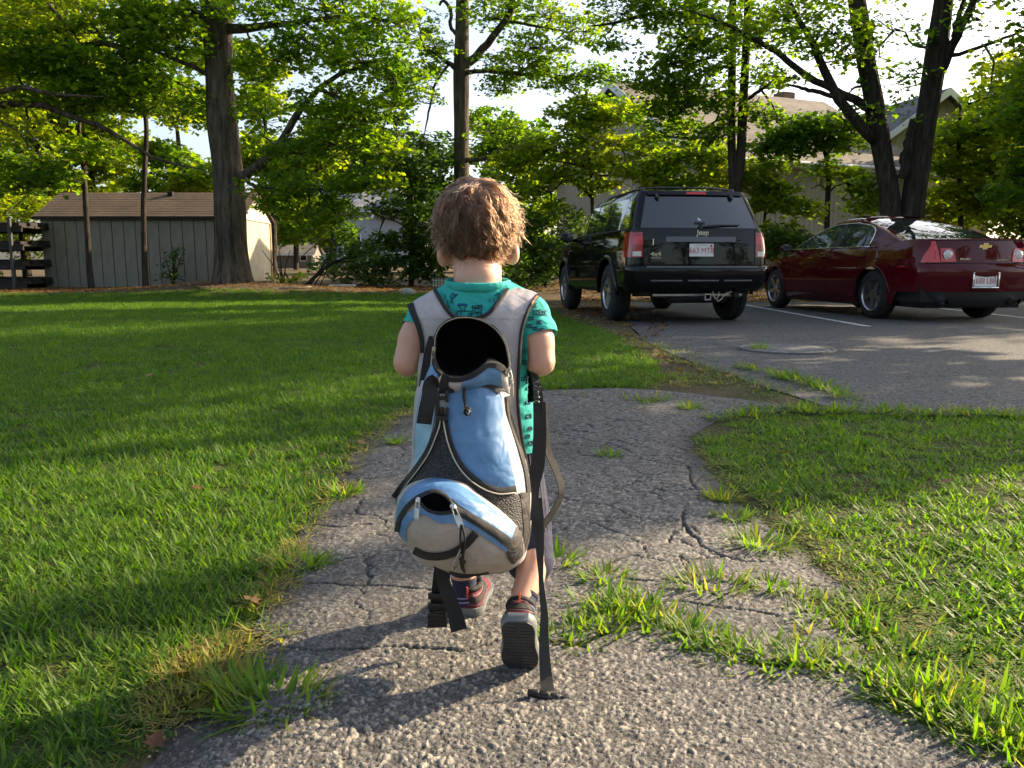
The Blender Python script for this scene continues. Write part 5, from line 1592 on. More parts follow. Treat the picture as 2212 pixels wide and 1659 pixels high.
    build('emblem_fill', MB().prism([(p[0], yb2-0.007, 0.955+p[1]) for p in bow], (0,0.004,0)), M_GOLD, bd)
    text_obj('model_badge', 'MALIBU', 0.034, M_CHROME, car, (-0.27, lo.rear(-0.27,0.79)[1]-0.004, 0.796), ROT_REAR, 0.003, xs=1.2, bold=0.0006)
    text_obj('dealer_badge', 'Lexington', 0.042, M_CHROME, car, (0.235, lo.rear(0.23,0.79)[1]-0.004, 0.788), ROT_REAR, 0.002, xs=0.9)
    text_obj('trim_badge', 'LT', 0.03, M_CHROME, car, (0.345, lo.rear(0.34,0.8)[1]-0.004, 0.812), ROT_REAR, 0.003)
    build('exhaust_tip', MB().lathe([(-0.06,0.032),(0.05,0.034),(0.05,0.028),(-0.04,0.027)], 20, 'y', (-0.50,-0.97,0.265)), M_CHROME, car, smooth=True, sharp=40)
    build('exhaust_tip', MB().lathe([(-0.06,0.032),(0.05,0.034),(0.05,0.028),(-0.04,0.027)], 20, 'y', (0.50,-0.97,0.265)), M_CHROME, car, smooth=True, sharp=40)
    return car
sedan = make_sedan((5.77, 10.97, 0.006), R(8))
# ================================================================== TODDLER
def r1(x, y): return (768.1+x*.33068, 329.2+y*.33068)
def r2(x, y): return (768.1+x*.33068, 713.2+y*.33068)
def r3(x, y): return (768.1+x*.33068, 1097.2+y*.33068)

def blob(name, chains, voxel, mat, parent, smooth=6, cuts=(), ell=(), solid=0.0, shift=(0,0,0)):
    """one continuous skin grown round chains of (point, radius) and ellipsoids (centre, radii)"""
    bm = bmesh.new()
    def ball(c, r_):
        m = Matrix.Translation(Vector(c)) @ Matrix.Diagonal((r_[0], r_[1], r_[2], 1))
        bmesh.ops.create_icosphere(bm, subdivisions=3 if max(r_) > 0.03 else 2, radius=1, matrix=m)
    for ch in chains:
        for (p, a), (q, b) in zip(ch[:-1], ch[1:]):
            p, q = Vector(p), Vector(q)
            L = (q-p).length; n = max(1, int(L/(0.35*max(min(a, b), 0.004))))
            for i in range(n+1):
                t = i/n; r_ = a+(b-a)*t
                ball(p.lerp(q, t), (r_,)*3)
    for c, r_ in ell: ball(c, r_)
    me = bpy.data.meshes.new(name+'_raw'); bm.to_mesh(me); bm.free()
    o = bpy.data.objects.new(name+'_raw', me); COL.objects.link(o)
    md = o.modifiers.new('r', 'REMESH'); md.mode = 'VOXEL'; md.voxel_size = voxel
    if smooth:
        sm = o.modifiers.new('s', 'SMOOTH'); sm.factor = 0.5; sm.iterations = smooth
    dg = bpy.context.evaluated_depsgraph_get()
    out = bpy.data.meshes.new_from_object(o.evaluated_get(dg)); out.name = name
    bpy.data.objects.remove(o); bpy.data.meshes.remove(me)
    bm = bmesh.new(); bm.from_mesh(out)
    for co, no in cuts:      # drop what lies on the side the normal points to
        bmesh.ops.bisect_plane(bm, geom=bm.verts[:]+bm.edges[:]+bm.faces[:], plane_co=Vector(co), plane_no=Vector(no), clear_outer=True)
    if solid:
        bm.normal_update()
        bmesh.ops.solidify(bm, geom=bm.faces[:], thickness=-solid)
    bmesh.ops.translate(bm, verts=bm.verts, vec=-Vector(shift))
    for f in bm.faces: f.smooth = True
    bm.to_mesh(out); bm.free()
    out.materials.clear(); out.materials.append(mat)
    return link(bpy.data.objects.new(name, out), parent)

def cloth_mat(name, base, rough=0.8, var=0.12, weave=900, bump=0.25, sheen=0.0, wr=0.25, wrs=26):
    m = pmat(name, base, rough, var=var, vscale=30, sheen=sheen)
    nt = m.node_tree; L = nt.links; b = nt.nodes['Principled BSDF']
    tc = nt.nodes.new('ShaderNodeTexCoord')
    n1 = nt.nodes.new('ShaderNodeTexNoise'); n1.inputs['Scale'].default_value = weave; n1.inputs['Detail'].default_value = 2
    n2 = nt.nodes.new('ShaderNodeTexNoise'); n2.inputs['Scale'].default_value = wrs; n2.inputs['Detail'].default_value = 3; n2.inputs['Distortion'].default_value = 0.6
    for n in (n1, n2): L.new(tc.outputs['Object'], n.inputs['Vector'])
    b1 = nt.nodes.new('ShaderNodeBump'); b1.inputs['Strength'].default_value = bump; b1.inputs['Distance'].default_value = 0.002
    b2 = nt.nodes.new('ShaderNodeBump'); b2.inputs['Strength'].default_value = wr; b2.inputs['Distance'].default_value = 0.02
    L.new(n1.outputs['Fac'], b1.inputs['Height']); L.new(n2.outputs['Fac'], b2.inputs['Height'])
    L.new(b2.outputs[0], b1.inputs['Normal']); L.new(b1.outputs[0], b.inputs['Normal'])
    return m

M_SKIN = pmat('skin', (0.62,0.36,0.265), 0.5, var=0.10, vscale=14, bump=0.04, bscale=300, hue=(1.0,0.92,0.9))
sb = M_SKIN.node_tree.nodes['Principled BSDF']
sb.inputs['Subsurface Weight'].default_value = 0.25
sb.inputs['Subsurface Radius'].default_value = (1.0, 0.35, 0.2)
sb.inputs['Subsurface Scale'].default_value = 0.012
M_TEAL = cloth_mat('teal_cotton', (0.025,0.40,0.355), 0.85, wr=0.5, wrs=22)
M_NAVY = cloth_mat('navy_cotton', (0.018,0.021,0.05), 0.85)
M_LAV = cloth_mat('lavender_knit', (0.25,0.23,0.42), 0.9)
M_MAROON = cloth_mat('maroon_felt', (0.13,0.010,0.026), 0.85, bump=0.5, weave=500)
M_SOLE = pmat('shoe_rubber', (0.05,0.052,0.055), 0.65, var=0.3, vscale=25, bump=0.15, bscale=200)
M_SOLEL = pmat('shoe_rubber_grey', (0.17,0.18,0.185), 0.55, var=0.2, vscale=25)
M_BLKF = cloth_mat('black_webbing', (0.011,0.011,0.013), 0.7, bump=0.5, weave=1400, wr=0.15)
M_INK = pmat('print_ink', (0.012,0.045,0.075), 0.8, var=0.1)
M_INKB = pmat('print_blue', (0.015,0.08,0.30), 0.8, var=0.1)

KX, KY = -0.055, 1.42
kid = thing('person', 'toddler in a teal shirt walking away with a big rucksack', 'child', (KX, KY, 0.0))
KS = (KX, KY, 0.0)
def K(px, py, Y): return tuple(at(px, py, Y))

hc_ = np.array(K(1031, 486, 1.475))
ARM_L = [(K(925,682,1.415),.034),(K(896,735,1.395),.031),(K(880,783,1.385),.0265)]
ARM_R = [(K(1142,682,1.415),.034),(K(1161,735,1.395),.031),(K(1168,781,1.385),.0275)]
FORE_L = [(K(880,783,1.385),.0265),(K(893,772,1.43),.0255),(K(915,752,1.490),.0185)]
FORE_R = [(K(1168,781,1.385),.0275),(K(1155,772,1.43),.0255),(K(1125,752,1.490),.0185)]
LEG_L = [(K(1012,1040,1.425),.055),(K(1004,1150,1.52),.038),(K(1000,1200,1.525),.034),(K(1003,1268,1.52),.022),(K(1006,1305,1.52),.021)]
toe = gnd(1125, 1466)
# right foot: rests on the toe, heel lifted, sole turned to the camera
Mr_w = Matrix.Translation(Vector((toe[0], toe[1], 0.018))) @ Matrix.Rotation(R(-5),4,'Z') @ Matrix.Rotation(R(-60),4,'X') @ Matrix.Scale(0.93, 4) @ Matrix.Translation(Vector((0,-0.148,0.0)))
ANK = Mr_w @ Vector((0, 0.036, 0.052)); HEEL = Mr_w @ Vector((0, 0.035, 0.028)); BALL = Mr_w @ Vector((0, 0.10, 0.022))
LEG_R = [(K(1105,1030,1.42),.056),(K(1146,1150,1.385),.037),(K(1148,1195,1.36),.0325),(K(1146,1245,1.328),.0275),(tuple(ANK+Vector((0,0.004,0.012))),.020),(tuple(ANK),.020),(tuple(HEEL),.019),(tuple(BALL),.015)]

def hand(w, fwd, side, up):
    w, fwd, side, up = map(np.array, (w, fwd, side, up))
    ch = [[(w,.016),(w+fwd*.018,.017),(w+fwd*.034+side*.008,.0125)], [(w+fwd*.018,.017),(w+fwd*.034-side*.008,.0125)]]
    for k, (o, L) in enumerate(((-.0135,.022),(-.0045,.027),(.0045,.026),(.0125,.020))):
        b = w+fwd*.040+side*o*1.15
        m1 = b+fwd*L*.45+up*-.006; m2 = m1+up*-L*.55-fwd*.002; m3 = m2-fwd*L*.35-up*.003
        ch.append([(w+fwd*.02+side*o*.8,.008),(b,.0062),(m1,.0058),(m2,.0053),(m3,.0048)])
    b = w+fwd*.012-side*.014
    ch.append([(w+fwd*.006-side*.006,.009),(b,.0075),(b+fwd*.014-side*.008-up*.006,.0064),(b+fwd*.022-side*.001-up*.014,.0055)])
    return ch

chains = [ARM_L, ARM_R, FORE_L, FORE_R, LEG_L, LEG_R,
          [(tuple(hc_+np.array((0.0,-0.006,-0.05))),.046),(K(1032,605,1.432),.044),(K(1034,655,1.425),.045)],
          [(K(985,676,1.42),.040),(K(1085,672,1.42),.040)], [(K(925,684,1.415),.033),(K(985,668,1.42),.036)], [(K(1142,684,1.415),.033),(K(1085,664,1.42),.036)],
          [(K(1010,720,1.42),.058),(K(1012,850,1.425),.060),(K(1015,1000,1.425),.058)], [(K(1062,720,1.42),.058),(K(1064,850,1.425),.060),(K(1085,1000,1.425),.058)]]
chains += hand(FORE_L[-1][0], (0.45,0.75,0.15), (0.3,-0.2,0.9), (-0.8,0.5,0.2))
chains += hand(FORE_R[-1][0], (-0.45,0.75,0.15), (0.3,0.2,-0.9), (0.8,0.5,0.2))
# feet (inside the shoes)
chains += [[(K(1006,1305,1.52),.021),(tuple(gnd(1012,1345)+np.array((0.002,.045,.022))),.02),(tuple(gnd(1012,1345)+np.array((0.006,.10,.020))),.018)]]
H = hc_
ell = [(H, (.0685,.082,.077)), (H+np.array((0,.018,-.018)), (.065,.072,.074)), (H+np.array((0,.05,-.062)), (.044,.040,.038)), (H+np.array((-.032,.055,-.035)), (.030,.030,.032)), (H+np.array((.032,.055,-.035)), (.030,.030,.032)),
       (H+np.array((0,.098,-.026)), (.011,.012,.011)), (H+np.array((0,.090,-.056)), (.019,.008,.005)),
       (K(953,551,1.462), (.0085,.014,.020)), (K(1113,547,1.462), (.0085,.014,.020)), (K(958,565,1.460), (.008,.010,.011)), (K(1108,561,1.460), (.008,.010,.011)), (K(966,555,1.466), (.012,.012,.018)), (K(1100,551,1.466), (.012,.012,.018))]
body = blob('body', chains, 0.0032, M_SKIN, kid, 5, ell=ell, shift=KS)
M_EYE = pmat('eye_white', (0.8,0.78,0.75), 0.2, var=0.03)
M_IRIS = pmat('eye_iris', (0.05,0.03,0.02), 0.2, var=0.05)
for sx in (-1, 1):
    e = H+np.array((sx*.028,.078,-.010))-np.array(KS)
    m = MB()
    m.lathe([(-.010,.001),(-.007,.007),(0,.0105),(.007,.0075),(.0105,.001)], 16, 'y', tuple(e))
    ey = build('eye', m, M_EYE, kid, smooth=True)
    build('iris', MB().lathe([(.0085,.0052),(.0112,.003),(.0118,.0005)], 14, 'y', tuple(e)), M_IRIS, ey, smooth=True)

# ------------------------------------------------ clothes
hem = K(1100, 972, 1.40)
shirt_ch = [[(K(1005,690,1.42),.060),(K(1008,850,1.424),.067),(K(1012,1010,1.425),.070)], [(K(1064,690,1.42),.060),(K(1080,850,1.424),.067),(K(1096,1010,1.425),.070)],
            [(K(928,686,1.415),.041),(K(985,668,1.42),.049),(K(1030,652,1.423),.053),(K(1085,664,1.42),.049),(K(1140,684,1.415),.042)],
            [(K(930,690,1.415),.040),(K(905,722,1.402),.0375),(K(896,745,1.396),.0375)], [(K(1138,690,1.415),.040),(K(1158,718,1.402),.0385),(K(1168,765,1.392),.040)]]
eL = np.array(K(878,712,1.402)); eR = np.array(K(1164,735,1.396))
shirt = blob('shirt', shirt_ch, 0.0034, M_TEAL, kid, 5, cuts=[((0,0,hem[2]), (0,0,-1)), (K(1032,607,1.42), (0.0,-0.10,1.0))], shift=KS)
# trim sleeves beyond their hems
def trim(o, planes):
    bm = bmesh.new(); bm.from_mesh(o.data)
    for co, no, test in planes:
        geom = [f for f in bm.faces if test(f.calc_center_median())]
        if not geom: continue
        es = {e for f in geom for e in f.edges}; vs_ = {v for f in geom for v in f.verts}
        bmesh.ops.bisect_plane(bm, geom=list(vs_)+list(es)+geom, plane_co=co, plane_no=no, clear_outer=True)
    bm.to_mesh(o.data); bm.free()
KSv = Vector(KS)
def near_arm(c, arm):
    a, b = Vector(arm[0][0])-KSv, Vector(arm[2][0])-KSv
    d = b-a; b = b + d*0.4
    out = a.x < b.x
    if (c.x < a.x) == out: return False
    t = max(0.0, min(1.0, (c-a).dot(b-a)/(b-a).length_squared))
    return (c-(a+(b-a)*t)).length < 0.050
nL = (Vector(ARM_L[1][0])-Vector(ARM_L[0][0])).normalized(); nR = (Vector(ARM_R[1][0])-Vector(ARM_R[0][0])).normalized()
xl = K(930,690,1.415)[0]-KX; xr = K(1132,690,1.415)[0]-KX
trim(shirt, [(Vector(K(886,708,1.41))-KSv, nL, lambda c: near_arm(c, ARM_L)), (Vector(K(1164,734,1.405))-KSv, nR, lambda c: near_arm(c, ARM_R))])
bvh = BVHTree.FromPolygons([v.co.copy() for v in shirt.data.vertices], [tuple(p.vertices) for p in shirt.data.polygons])
def onshirt(px, py, off=0.0012):
    d = Vector(ray(px, py)).normalized(); o_ = Vector((0,0,CAM_H))-KSv
    hit = bvh.ray_cast(o_, d)
    if hit[0] is None: return None
    return hit[0]-d*off
ink = MB(); inkb = MB()
def stroke(pts, conv, mb=None, w=0.00075):
    P = []
    for a, b in zip(pts[:-1], pts[1:]):
        for t in (0, 0.25, 0.5, 0.75): P.append((a[0]+(b[0]-a[0])*t, a[1]+(b[1]-a[1])*t))
    P.append(pts[-1])
    Q = [onshirt(*conv(*p)) for p in P]
    Q = [q for q in Q if q is not None]
    if len(Q) > 2: (mb or ink).tube(Q, w, 5)
for s_ in ([(668,1000),(672,990),(716,988),(728,998)], [(668,1000),(690,1016),(692,1034)], [(728,998),(712,1016),(712,1034)], [(664,1036),(664,1084)], [(664,1036),(756,1036),(756,1086)], [(690,1040),(690,1084)],
           [(760,1004),(826,998),(828,1010),(760,1014),(760,1004)], [(766,1014),(758,1084)], [(822,1010),(818,1080)], [(780,1020),(806,1018),(806,1042),(780,1044),(780,1020)], [(768,1050),(818,1048)], [(640,1062),(664,1050),(664,1070),(640,1062)],
           [(622,950),(626,922),(642,920),(642,946)], [(642,932),(666,926),(644,948)], [(626,944),(622,984)], [(636,946),(634,986)], [(600,962),(604,1000),(616,1010)], [(585,930),(590,960)],
           [(908,935),(940,918),(930,950)], [(900,955),(915,990)], [(870,960),(880,975)]):
    stroke(s_, r1)
for k in range(7):
    cx = 650+k*27
    stroke([(cx+9*math.cos(t), 878+7*math.sin(t)) for t in np.linspace(0, 6.28, 9)], r1)
stroke([(636,886),(700,890),(780,890),(836,886)], r1); stroke([(690,866),(720,862),(740,868)], r1)
for dx in np.linspace(672, 724, 12): stroke([(dx,991),(dx+1,998)], r1, inkb, 0.0016)
for (cx, cy) in ((740,1062),(742,1052)): stroke([(cx-3,cy),(cx+3,cy)], r1, None, 0.0012)
grnd = np.random.default_rng(12)
for (cx, cy) in ((1165,1000),(1190,1045),(1150,1085),(1200,1110),(1140,1135),(1215,1160),(1230,1050),(1175,1150),(1130,1300),(1120,1370),(1140,1420),(1110,1480),(1135,1540)):
    s = grnd.uniform(12, 20)
    stroke([(cx+s*.55*math.cos(t), cy+s*.55*math.sin(t)) for t in np.linspace(0, 6.28, 8)], r1)
    stroke([(cx-s*1.4,cy-s*.6),(cx+s*1.3,cy-s*.9)], r1); stroke([(cx-s*1.4,cy-s*.6),(cx-s*1.5,cy+s*.8),(cx+s*1.2,cy+s*.6)], r1)
for (cx, cy) in ((1120,300),(1128,335),(1140,410),(1125,470),(1130,560),(1140,640),(1125,690),(1142,735)):
    s = grnd.uniform(10, 16)
    stroke([(cx+s*math.cos(t), cy+s*.8*math.sin(t)) for t in np.linspace(0, 6.28, 8)], r2); stroke([(cx-s,cy+s),(cx+s*1.5,cy+s*.8)], r2); stroke([(cx+s,cy-s),(cx+s*1.2,cy+s)], r2)
pr = build('print', ink, M_INK, shirt); build('print_fill', inkb, M_INKB, pr)
col_ = []
for t in np.linspace(-math.pi, 0, 20):
    px = 1031+62*math.cos(t); py = 608-6*math.sin(t)*0-4*abs(math.cos(t))
# neck rib
nb = []
for t in np.linspace(0, 2*math.pi, 25):
    c = np.array(K(1032, 609, 1.424)); nb.append(c+np.array((0.056*math.cos(t), 0.050*math.sin(t), -0.004+0.005*math.sin(t)))-np.array(KS))
build('neck_band', MB().tube(nb, 0.0065, 8, flat=(1.3,0.7)), M_TEAL, shirt, smooth=True)
# shorts
hemS = K(1160, 1152, 1.40)
sh_ch = [[(K(1010,960,1.425),.066),(K(1012,1040,1.425),.064)], [(K(1092,960,1.425),.066),(K(1100,1040,1.425),.066)],
         [(K(1012,1040,1.425),.063),(K(1003,1190,1.50),.054)], [(K(1104,1030,1.42),.062),(K(1140,1140,1.392),.045),(K(1145,1210,1.365),.044)]]
shorts = blob('shorts', sh_ch, 0.0036, M_NAVY, kid, 5, cuts=[((0,0,hemS[2]-0.0), (0.0,-0.25,-1)), (K(1100,955,1.40), (0,0,1))], shift=KS)
bvs = BVHTree.FromPolygons([v.co.copy() for v in shorts.data.vertices], [tuple(p.vertices) for p in shorts.data.polygons])
stm = MB()
for k in range(9):
    P = []
    for py in range(975, 1150, 6):
        d = Vector(ray(1142+k*6-(1150-py)*0.10, py)).normalized(); h_ = bvs.ray_cast(Vector((0,0,CAM_H))-KSv, d)
        if h_[0] is not None: P.append(h_[0]-d*0.0006)
    if len(P) > 4: stm.tube(P, 0.0007, 4)
build('stripe', stm, cloth_mat('dim_stripe', (0.085,0.08,0.14), 0.85), shorts)

# ------------------------------------------------ socks and shoes
def sock(p0, p1, r0, r1_, leg):
    p0, p1 = Vector(p0)-KSv, Vector(p1)-KSv
    pts = [p0.lerp(p1, t) for t in np.linspace(0, 1, 6)]
    s_ = build('sock', MB().tube(pts, list(np.linspace(r0, r1_, 6)), 20), M_NAVY, kid, smooth=True, sharp=60)
    build('cuff', MB().tube([p1-(p1-p0)*0.10, p1+(p1-p0)*0.05], [r1_+.0015, r1_+.002], 20), M_NAVY, s_, smooth=True, sharp=50)
    for t in (0.15, 0.32):
        q = p0.lerp(p1, t); build('stripe', MB().tube([q-(p1-p0)*0.03, q+(p1-p0)*0.03], [r0+(r1_-r0)*t+.0008]*2, 20), M_LAV, s_, smooth=True, sharp=50)
    return s_
sock(K(1006,1300,1.52), K(1002,1248,1.522), .0255, .0245, 0)
_up = (Vector(K(1146,1245,1.328))-ANK).normalized()
sock(ANK-_up*0.006, ANK+_up*0.028, .0245, .0225, 1)

def shoe(M, pull_tab):
    """local: y heel(0) to toe(.152), z up from the sole"""
    root = thing_part('shoe', kid, (0,0,0))
    root.matrix_local = M
    L = 0.152
    def hw(t): return float(interp(t, [(0,0.016),(0.05,0.024),(0.15,0.0285),(0.35,0.0275),(0.5,0.028),(0.7,0.033),(0.85,0.031),(0.95,0.022),(1,0.010)]))
    def top(t): return float(interp(t, [(0,0.050),(0.1,0.058),(0.25,0.060),(0.42,0.056),(0.55,0.050),(0.75,0.038),(0.9,0.030),(1,0.022)]))
    ts = np.concatenate(([0,0.02,0.05,0.09], np.linspace(0.14,0.9,14), [0.94,0.97,1.0]))
    P = np.zeros((len(ts), 17, 3))
    for i, t in enumerate(ts):
        for k in range(17):
            a = math.pi*k/16
            c = math.cos(a); s_ = math.sin(a)
            P[i,k] = (hw(t)*math.copysign(abs(c)**0.75, c), t*L+0.002, 0.012+(top(t)-0.012)*s_**0.8)
    up = MB().grid(P)
    up.f.append(tuple(range(17))); up.f.append(tuple((len(ts)-1)*17+k for k in reversed(range(17))))
    build('upper', up, M_MAROON, root, smooth=True, sharp=60)
    # sole
    Q = []
    oz = [(0.0,0.90),(0.004,1.0),(0.014,1.04),(0.019,1.03)]
    for z, s_ in oz:
        r_ = [(hw(t)*1.12*s_, t*(L+0.006)-0.002+ (0.003 if z == 0 else 0), z) for t in ts] + [(-hw(t)*1.12*s_, t*(L+0.006)-0.002+(0.003 if z == 0 else 0), z) for t in ts[::-1]]
        Q.append(r_)
    Q = np.array(Q)
    so = MB().grid(Q, close_v=True)
    n = Q.shape[1]
    for i in range(len(ts)-1):
        so.f.append((i, i+1, n-2-i, n-1-i)); b = (len(oz)-1)*n; so.f.append((b+i+1, b+i, b+n-1-i, b+n-2-i))
    s1 = build('sole', so, M_SOLEL, root, smooth=True, sharp=40)
    tr = MB()
    for t in np.linspace(0.06, 0.94, 15):
        w_ = hw(t)*0.92
        for sx in (-1, 1): tr.box((min(sx*0.003, sx*w_), t*L-0.0032, -0.0022), (max(sx*0.003, sx*w_), t*L+0.0032, 0.001))
    tr.box((-0.018, 0.045, -0.0012), (0.018, 0.062, 0.001))
    kind(build('tread', tr, M_SOLE, s1), 'stuff')
    pl = MB(); pz = -0.0006
    V = [(hw(t)*1.05, t*L, pz) for t in ts]+[(-hw(t)*1.05, t*L, pz) for t in ts[::-1]]
    build('outsole', MB().prism(V, (0,0,0.002)), M_SOLE, s1)
    # bands around the heel
    def band(z0, z1, m, nm, off=0.0012, t1=0.62):
        rows = []
        tl = [t for t in ts if t <= t1]
        seq = [(1, t) for t in tl[::-1]] + [(-1, t) for t in tl]
        for z in (z0, (z0+z1)/2, z1):
            r_ = []
            for sx, t in seq:
                h = min(0.97, max(0.0, (z-0.012)/(top(t)-0.012)))
                c = (1-(h**(1/0.8))**2)**0.5 if h > 0 else 1
                r_.append((sx*(hw(t)*c**0.75+off), t*L+0.002-(off if t < 0.06 else 0), z))
            rows.append(r_)
        return build(nm, MB().grid(np.array(rows)), m, root, smooth=True, sharp=50)
    band(0.030, 0.041, M_BLKF, 'band'); band(0.0447, 0.0458, M_SOLEL, 'trim_line', 0.0016); band(0.0258, 0.0268, M_SOLEL, 'trim_line', 0.0016)
    col = [(hw(0.22)*0.80*math.cos(a), 0.036+0.030*math.sin(a), 0.058+0.003*math.sin(a)) for a in np.linspace(0, 2*math.pi, 22)]
    build('collar', MB().tube(col, 0.006, 8), M_BLKF, root, smooth=True)
    if pull_tab: build('pull_tab', MB().box((-0.0016,-0.0028,0.040),(0.0016,0.0002,0.064)), pmat('orange_tab',(0.5,0.07,0.03),0.7), root)
    return root
hl = gnd(1010, 1352)
shoe(Matrix.Translation(Vector((hl[0], hl[1], 0.018))-KSv) @ Matrix.Rotation(R(-6),4,'Z') @ Matrix.Rotation(R(0),4,'X'), True)
Mr = Matrix.Translation(-KSv) @ Mr_w
shoe(Mr, True)

# ------------------------------------------------ hair
M_HAIR = bpy.data.materials.new('brown_hair'); M_HAIR.use_nodes = True
hn = M_HAIR.node_tree; hn.nodes.clear()
ho = hn.nodes.new('ShaderNodeOutputMaterial'); hb = hn.nodes.new('ShaderNodeBsdfHairPrincipled')
hb.parametrization = 'COLOR'
hb.inputs['Color'].default_value = (0.046,0.0195,0.0082,1)
hb.inputs['Roughness'].default_value = 0.32; hb.inputs['Radial Roughness'].default_value = 0.5
for nm_, v_ in (('Random Color',0.0),('Random Roughness',0.2),('Coat',0.05)):
    if nm_ in hb.inputs: hb.inputs[nm_].default_value = v_
hn.links.new(hb.outputs[0], ho.inputs[0])
M_CAP = pmat('hair_base', (0.05,0.026,0.015), 0.8, var=0.3, vscale=60, bump=0.4, bscale=200)
gh_ = np.random.default_rng(77)
whorl = np.array((-0.10, -0.35, 0.93)); whorl /= np.linalg.norm(whorl)
Rs = np.array((.0702,.0838,.0787))
def hairline(d):
    """is a direction on the head covered with hair"""
    x, y, z = d
    low = -0.50 + 0.28*max(0, abs(x)-0.35) if y < 0 else -0.50+0.95*y
    if abs(x) > 0.70 and y > -0.45: low = max(low, -0.10)
    return z > low

pts_all, sizes, rad_all = [], [], []
NS = 12
NG = 430
def onto(p, off):
    e = math.sqrt(float(np.sum((p/Rs)**2))); n_ = p/Rs**2; n_ /= np.linalg.norm(n_)
    return p/e + n_*off
dirs = []
for i in range(NG*2):                       # even spread of lock roots over the scalp
    z = 1-2*(i+.5)/(NG*2); a = i*2.399963; r_ = math.sqrt(1-z*z)
    d = np.array((r_*math.cos(a), r_*math.sin(a), z)) + gh_.normal(0,.03,3); d /= np.linalg.norm(d)
    if hairline(d): dirs.append(d)
for d in dirs:
    t_ = d - whorl*np.dot(d, whorl); t_ /= np.linalg.norm(t_)+1e-6
    down = np.array((0,0,-1.0)); down = down - d*np.dot(down, d)
    swirl = np.cross(d, t_)
    q = d*2.2
    bend = float(vnoise(q[0]+40, q[2]+q[1]*1.4+40, 3))-0.5
    cur = t_*1.0 + down*0.55 + swirl*(0.45+1.5*bend); cur = cur - d*np.dot(cur, d); cur /= np.linalg.norm(cur)
    L = gh_.uniform(0.050, 0.084)
    low = d[2] < -0.15
    if low: L *= 0.66 if abs(d[0]) < 0.55 else 0.42
    elif abs(d[0]) > 0.7: L *= 0.72
    lift = gh_.uniform(0.003, 0.0085); ph = gh_.uniform(0, 6.28); amp = gh_.uniform(0.003, 0.0065); curl = gh_.uniform(-1.6, 1.6); wf = gh_.uniform(6.5, 12.0)
    flick = gh_.uniform(0.0, 0.012) if d[2] < 0.2 else gh_.uniform(0.0, 0.006)
    pos = d*Rs; G = []
    for k in range(NS):
        t = k/(NS-1)
        n_ = pos/Rs**2; n_ /= np.linalg.norm(n_)
        sw = np.cross(n_, cur)
        G.append(onto(pos, 0.001 + lift*math.sin(min(1.0, t*1.7)*math.pi/2) + flick*max(0, t-.55)**1.5*3.3) + sw*amp*math.sin(ph+t*wf)*min(1, t*1.6) + n_*0.0042*math.sin(ph+1.57+t*wf)*t)
        dn = np.array((0,0,-1.0)); dn = dn - n_*np.dot(dn, n_)
        cur = cur + dn*0.16 + sw*curl*(0.08+0.5*max(0, t-.45)); cur = cur - n_*np.dot(cur, n_); cur /= np.linalg.norm(cur)
        pos = onto(pos + cur*L/(NS-1), 0)
    G = np.array(G)
    ns_ = int(gh_.integers(34, 60))
    tone = gh_.uniform(0,1)
    for j in range(ns_):
        dj = d + gh_.normal(0, 0.075, 3); dj /= np.linalg.norm(dj)
        o_ = dj*Rs - d*Rs
        fly = gh_.uniform() < 0.06
        ts = np.linspace(0, 1, NS)[:,None]
        cl = gh_.uniform(0.55, 0.95)
        P_ = G + o_[None]*(1-cl*ts) + gh_.normal(0, 0.0016, 3)[None]*ts + (gh_.normal(0, 0.012, 3)[None]*ts**1.5 if fly else 0)
        sh_ = gh_.uniform(0.62, 1.0)
        P_ = P_[0:1] + (P_-P_[0:1])*sh_
        e = np.sqrt(np.sum((P_/Rs)**2, 1)); bad = e < 1.012
        P_[bad] *= (1.012/e[bad])[:,None]
        pts_all.append(P_+H-np.array(KS)); sizes.append(NS)
        rad_all.append(gh_.uniform(0.00030, 0.00050)*np.array([1,1,1,1,1,1,1,.95,.9,.8,.6,.25]))
hcv = bpy.data.hair_curves.new('hair')
hcv.add_curves(sizes)
PA = np.concatenate(pts_all).astype(np.float32)
hcv.attributes['position'].data.foreach_set('vector', PA.ravel())
ra = hcv.attributes.get('radius') or hcv.attributes.new('radius', 'FLOAT', 'POINT')
ra.data.foreach_set('value', np.concatenate(rad_all).astype(np.float32))
hcv.materials.append(M_HAIR)
hair = link(bpy.data.objects.new('hair', hcv), kid)
cm = MB()
bmc = bmesh.new(); bmesh.ops.create_icosphere(bmc, subdivisions=4, radius=1)
for f in [f for f in bmc.faces if not hairline(tuple(f.calc_center_median().normalized()))]: bmc.faces.remove(f)
bmc.verts.index_update()
for v in bmc.verts: v.co = Vector((v.co.x*Rs[0]*1.0, v.co.y*Rs[1]*1.0, v.co.z*Rs[2]*1.0)) + Vector(H) - KSv
me_ = bpy.data.meshes.new('hair_base'); bmc.to_mesh(me_); bmc.free(); me_.materials.append(M_CAP)
me_.polygons.foreach_set('use_smooth', [True]*len(me_.polygons))
link(bpy.data.objects.new('hair_base', me_), kid)
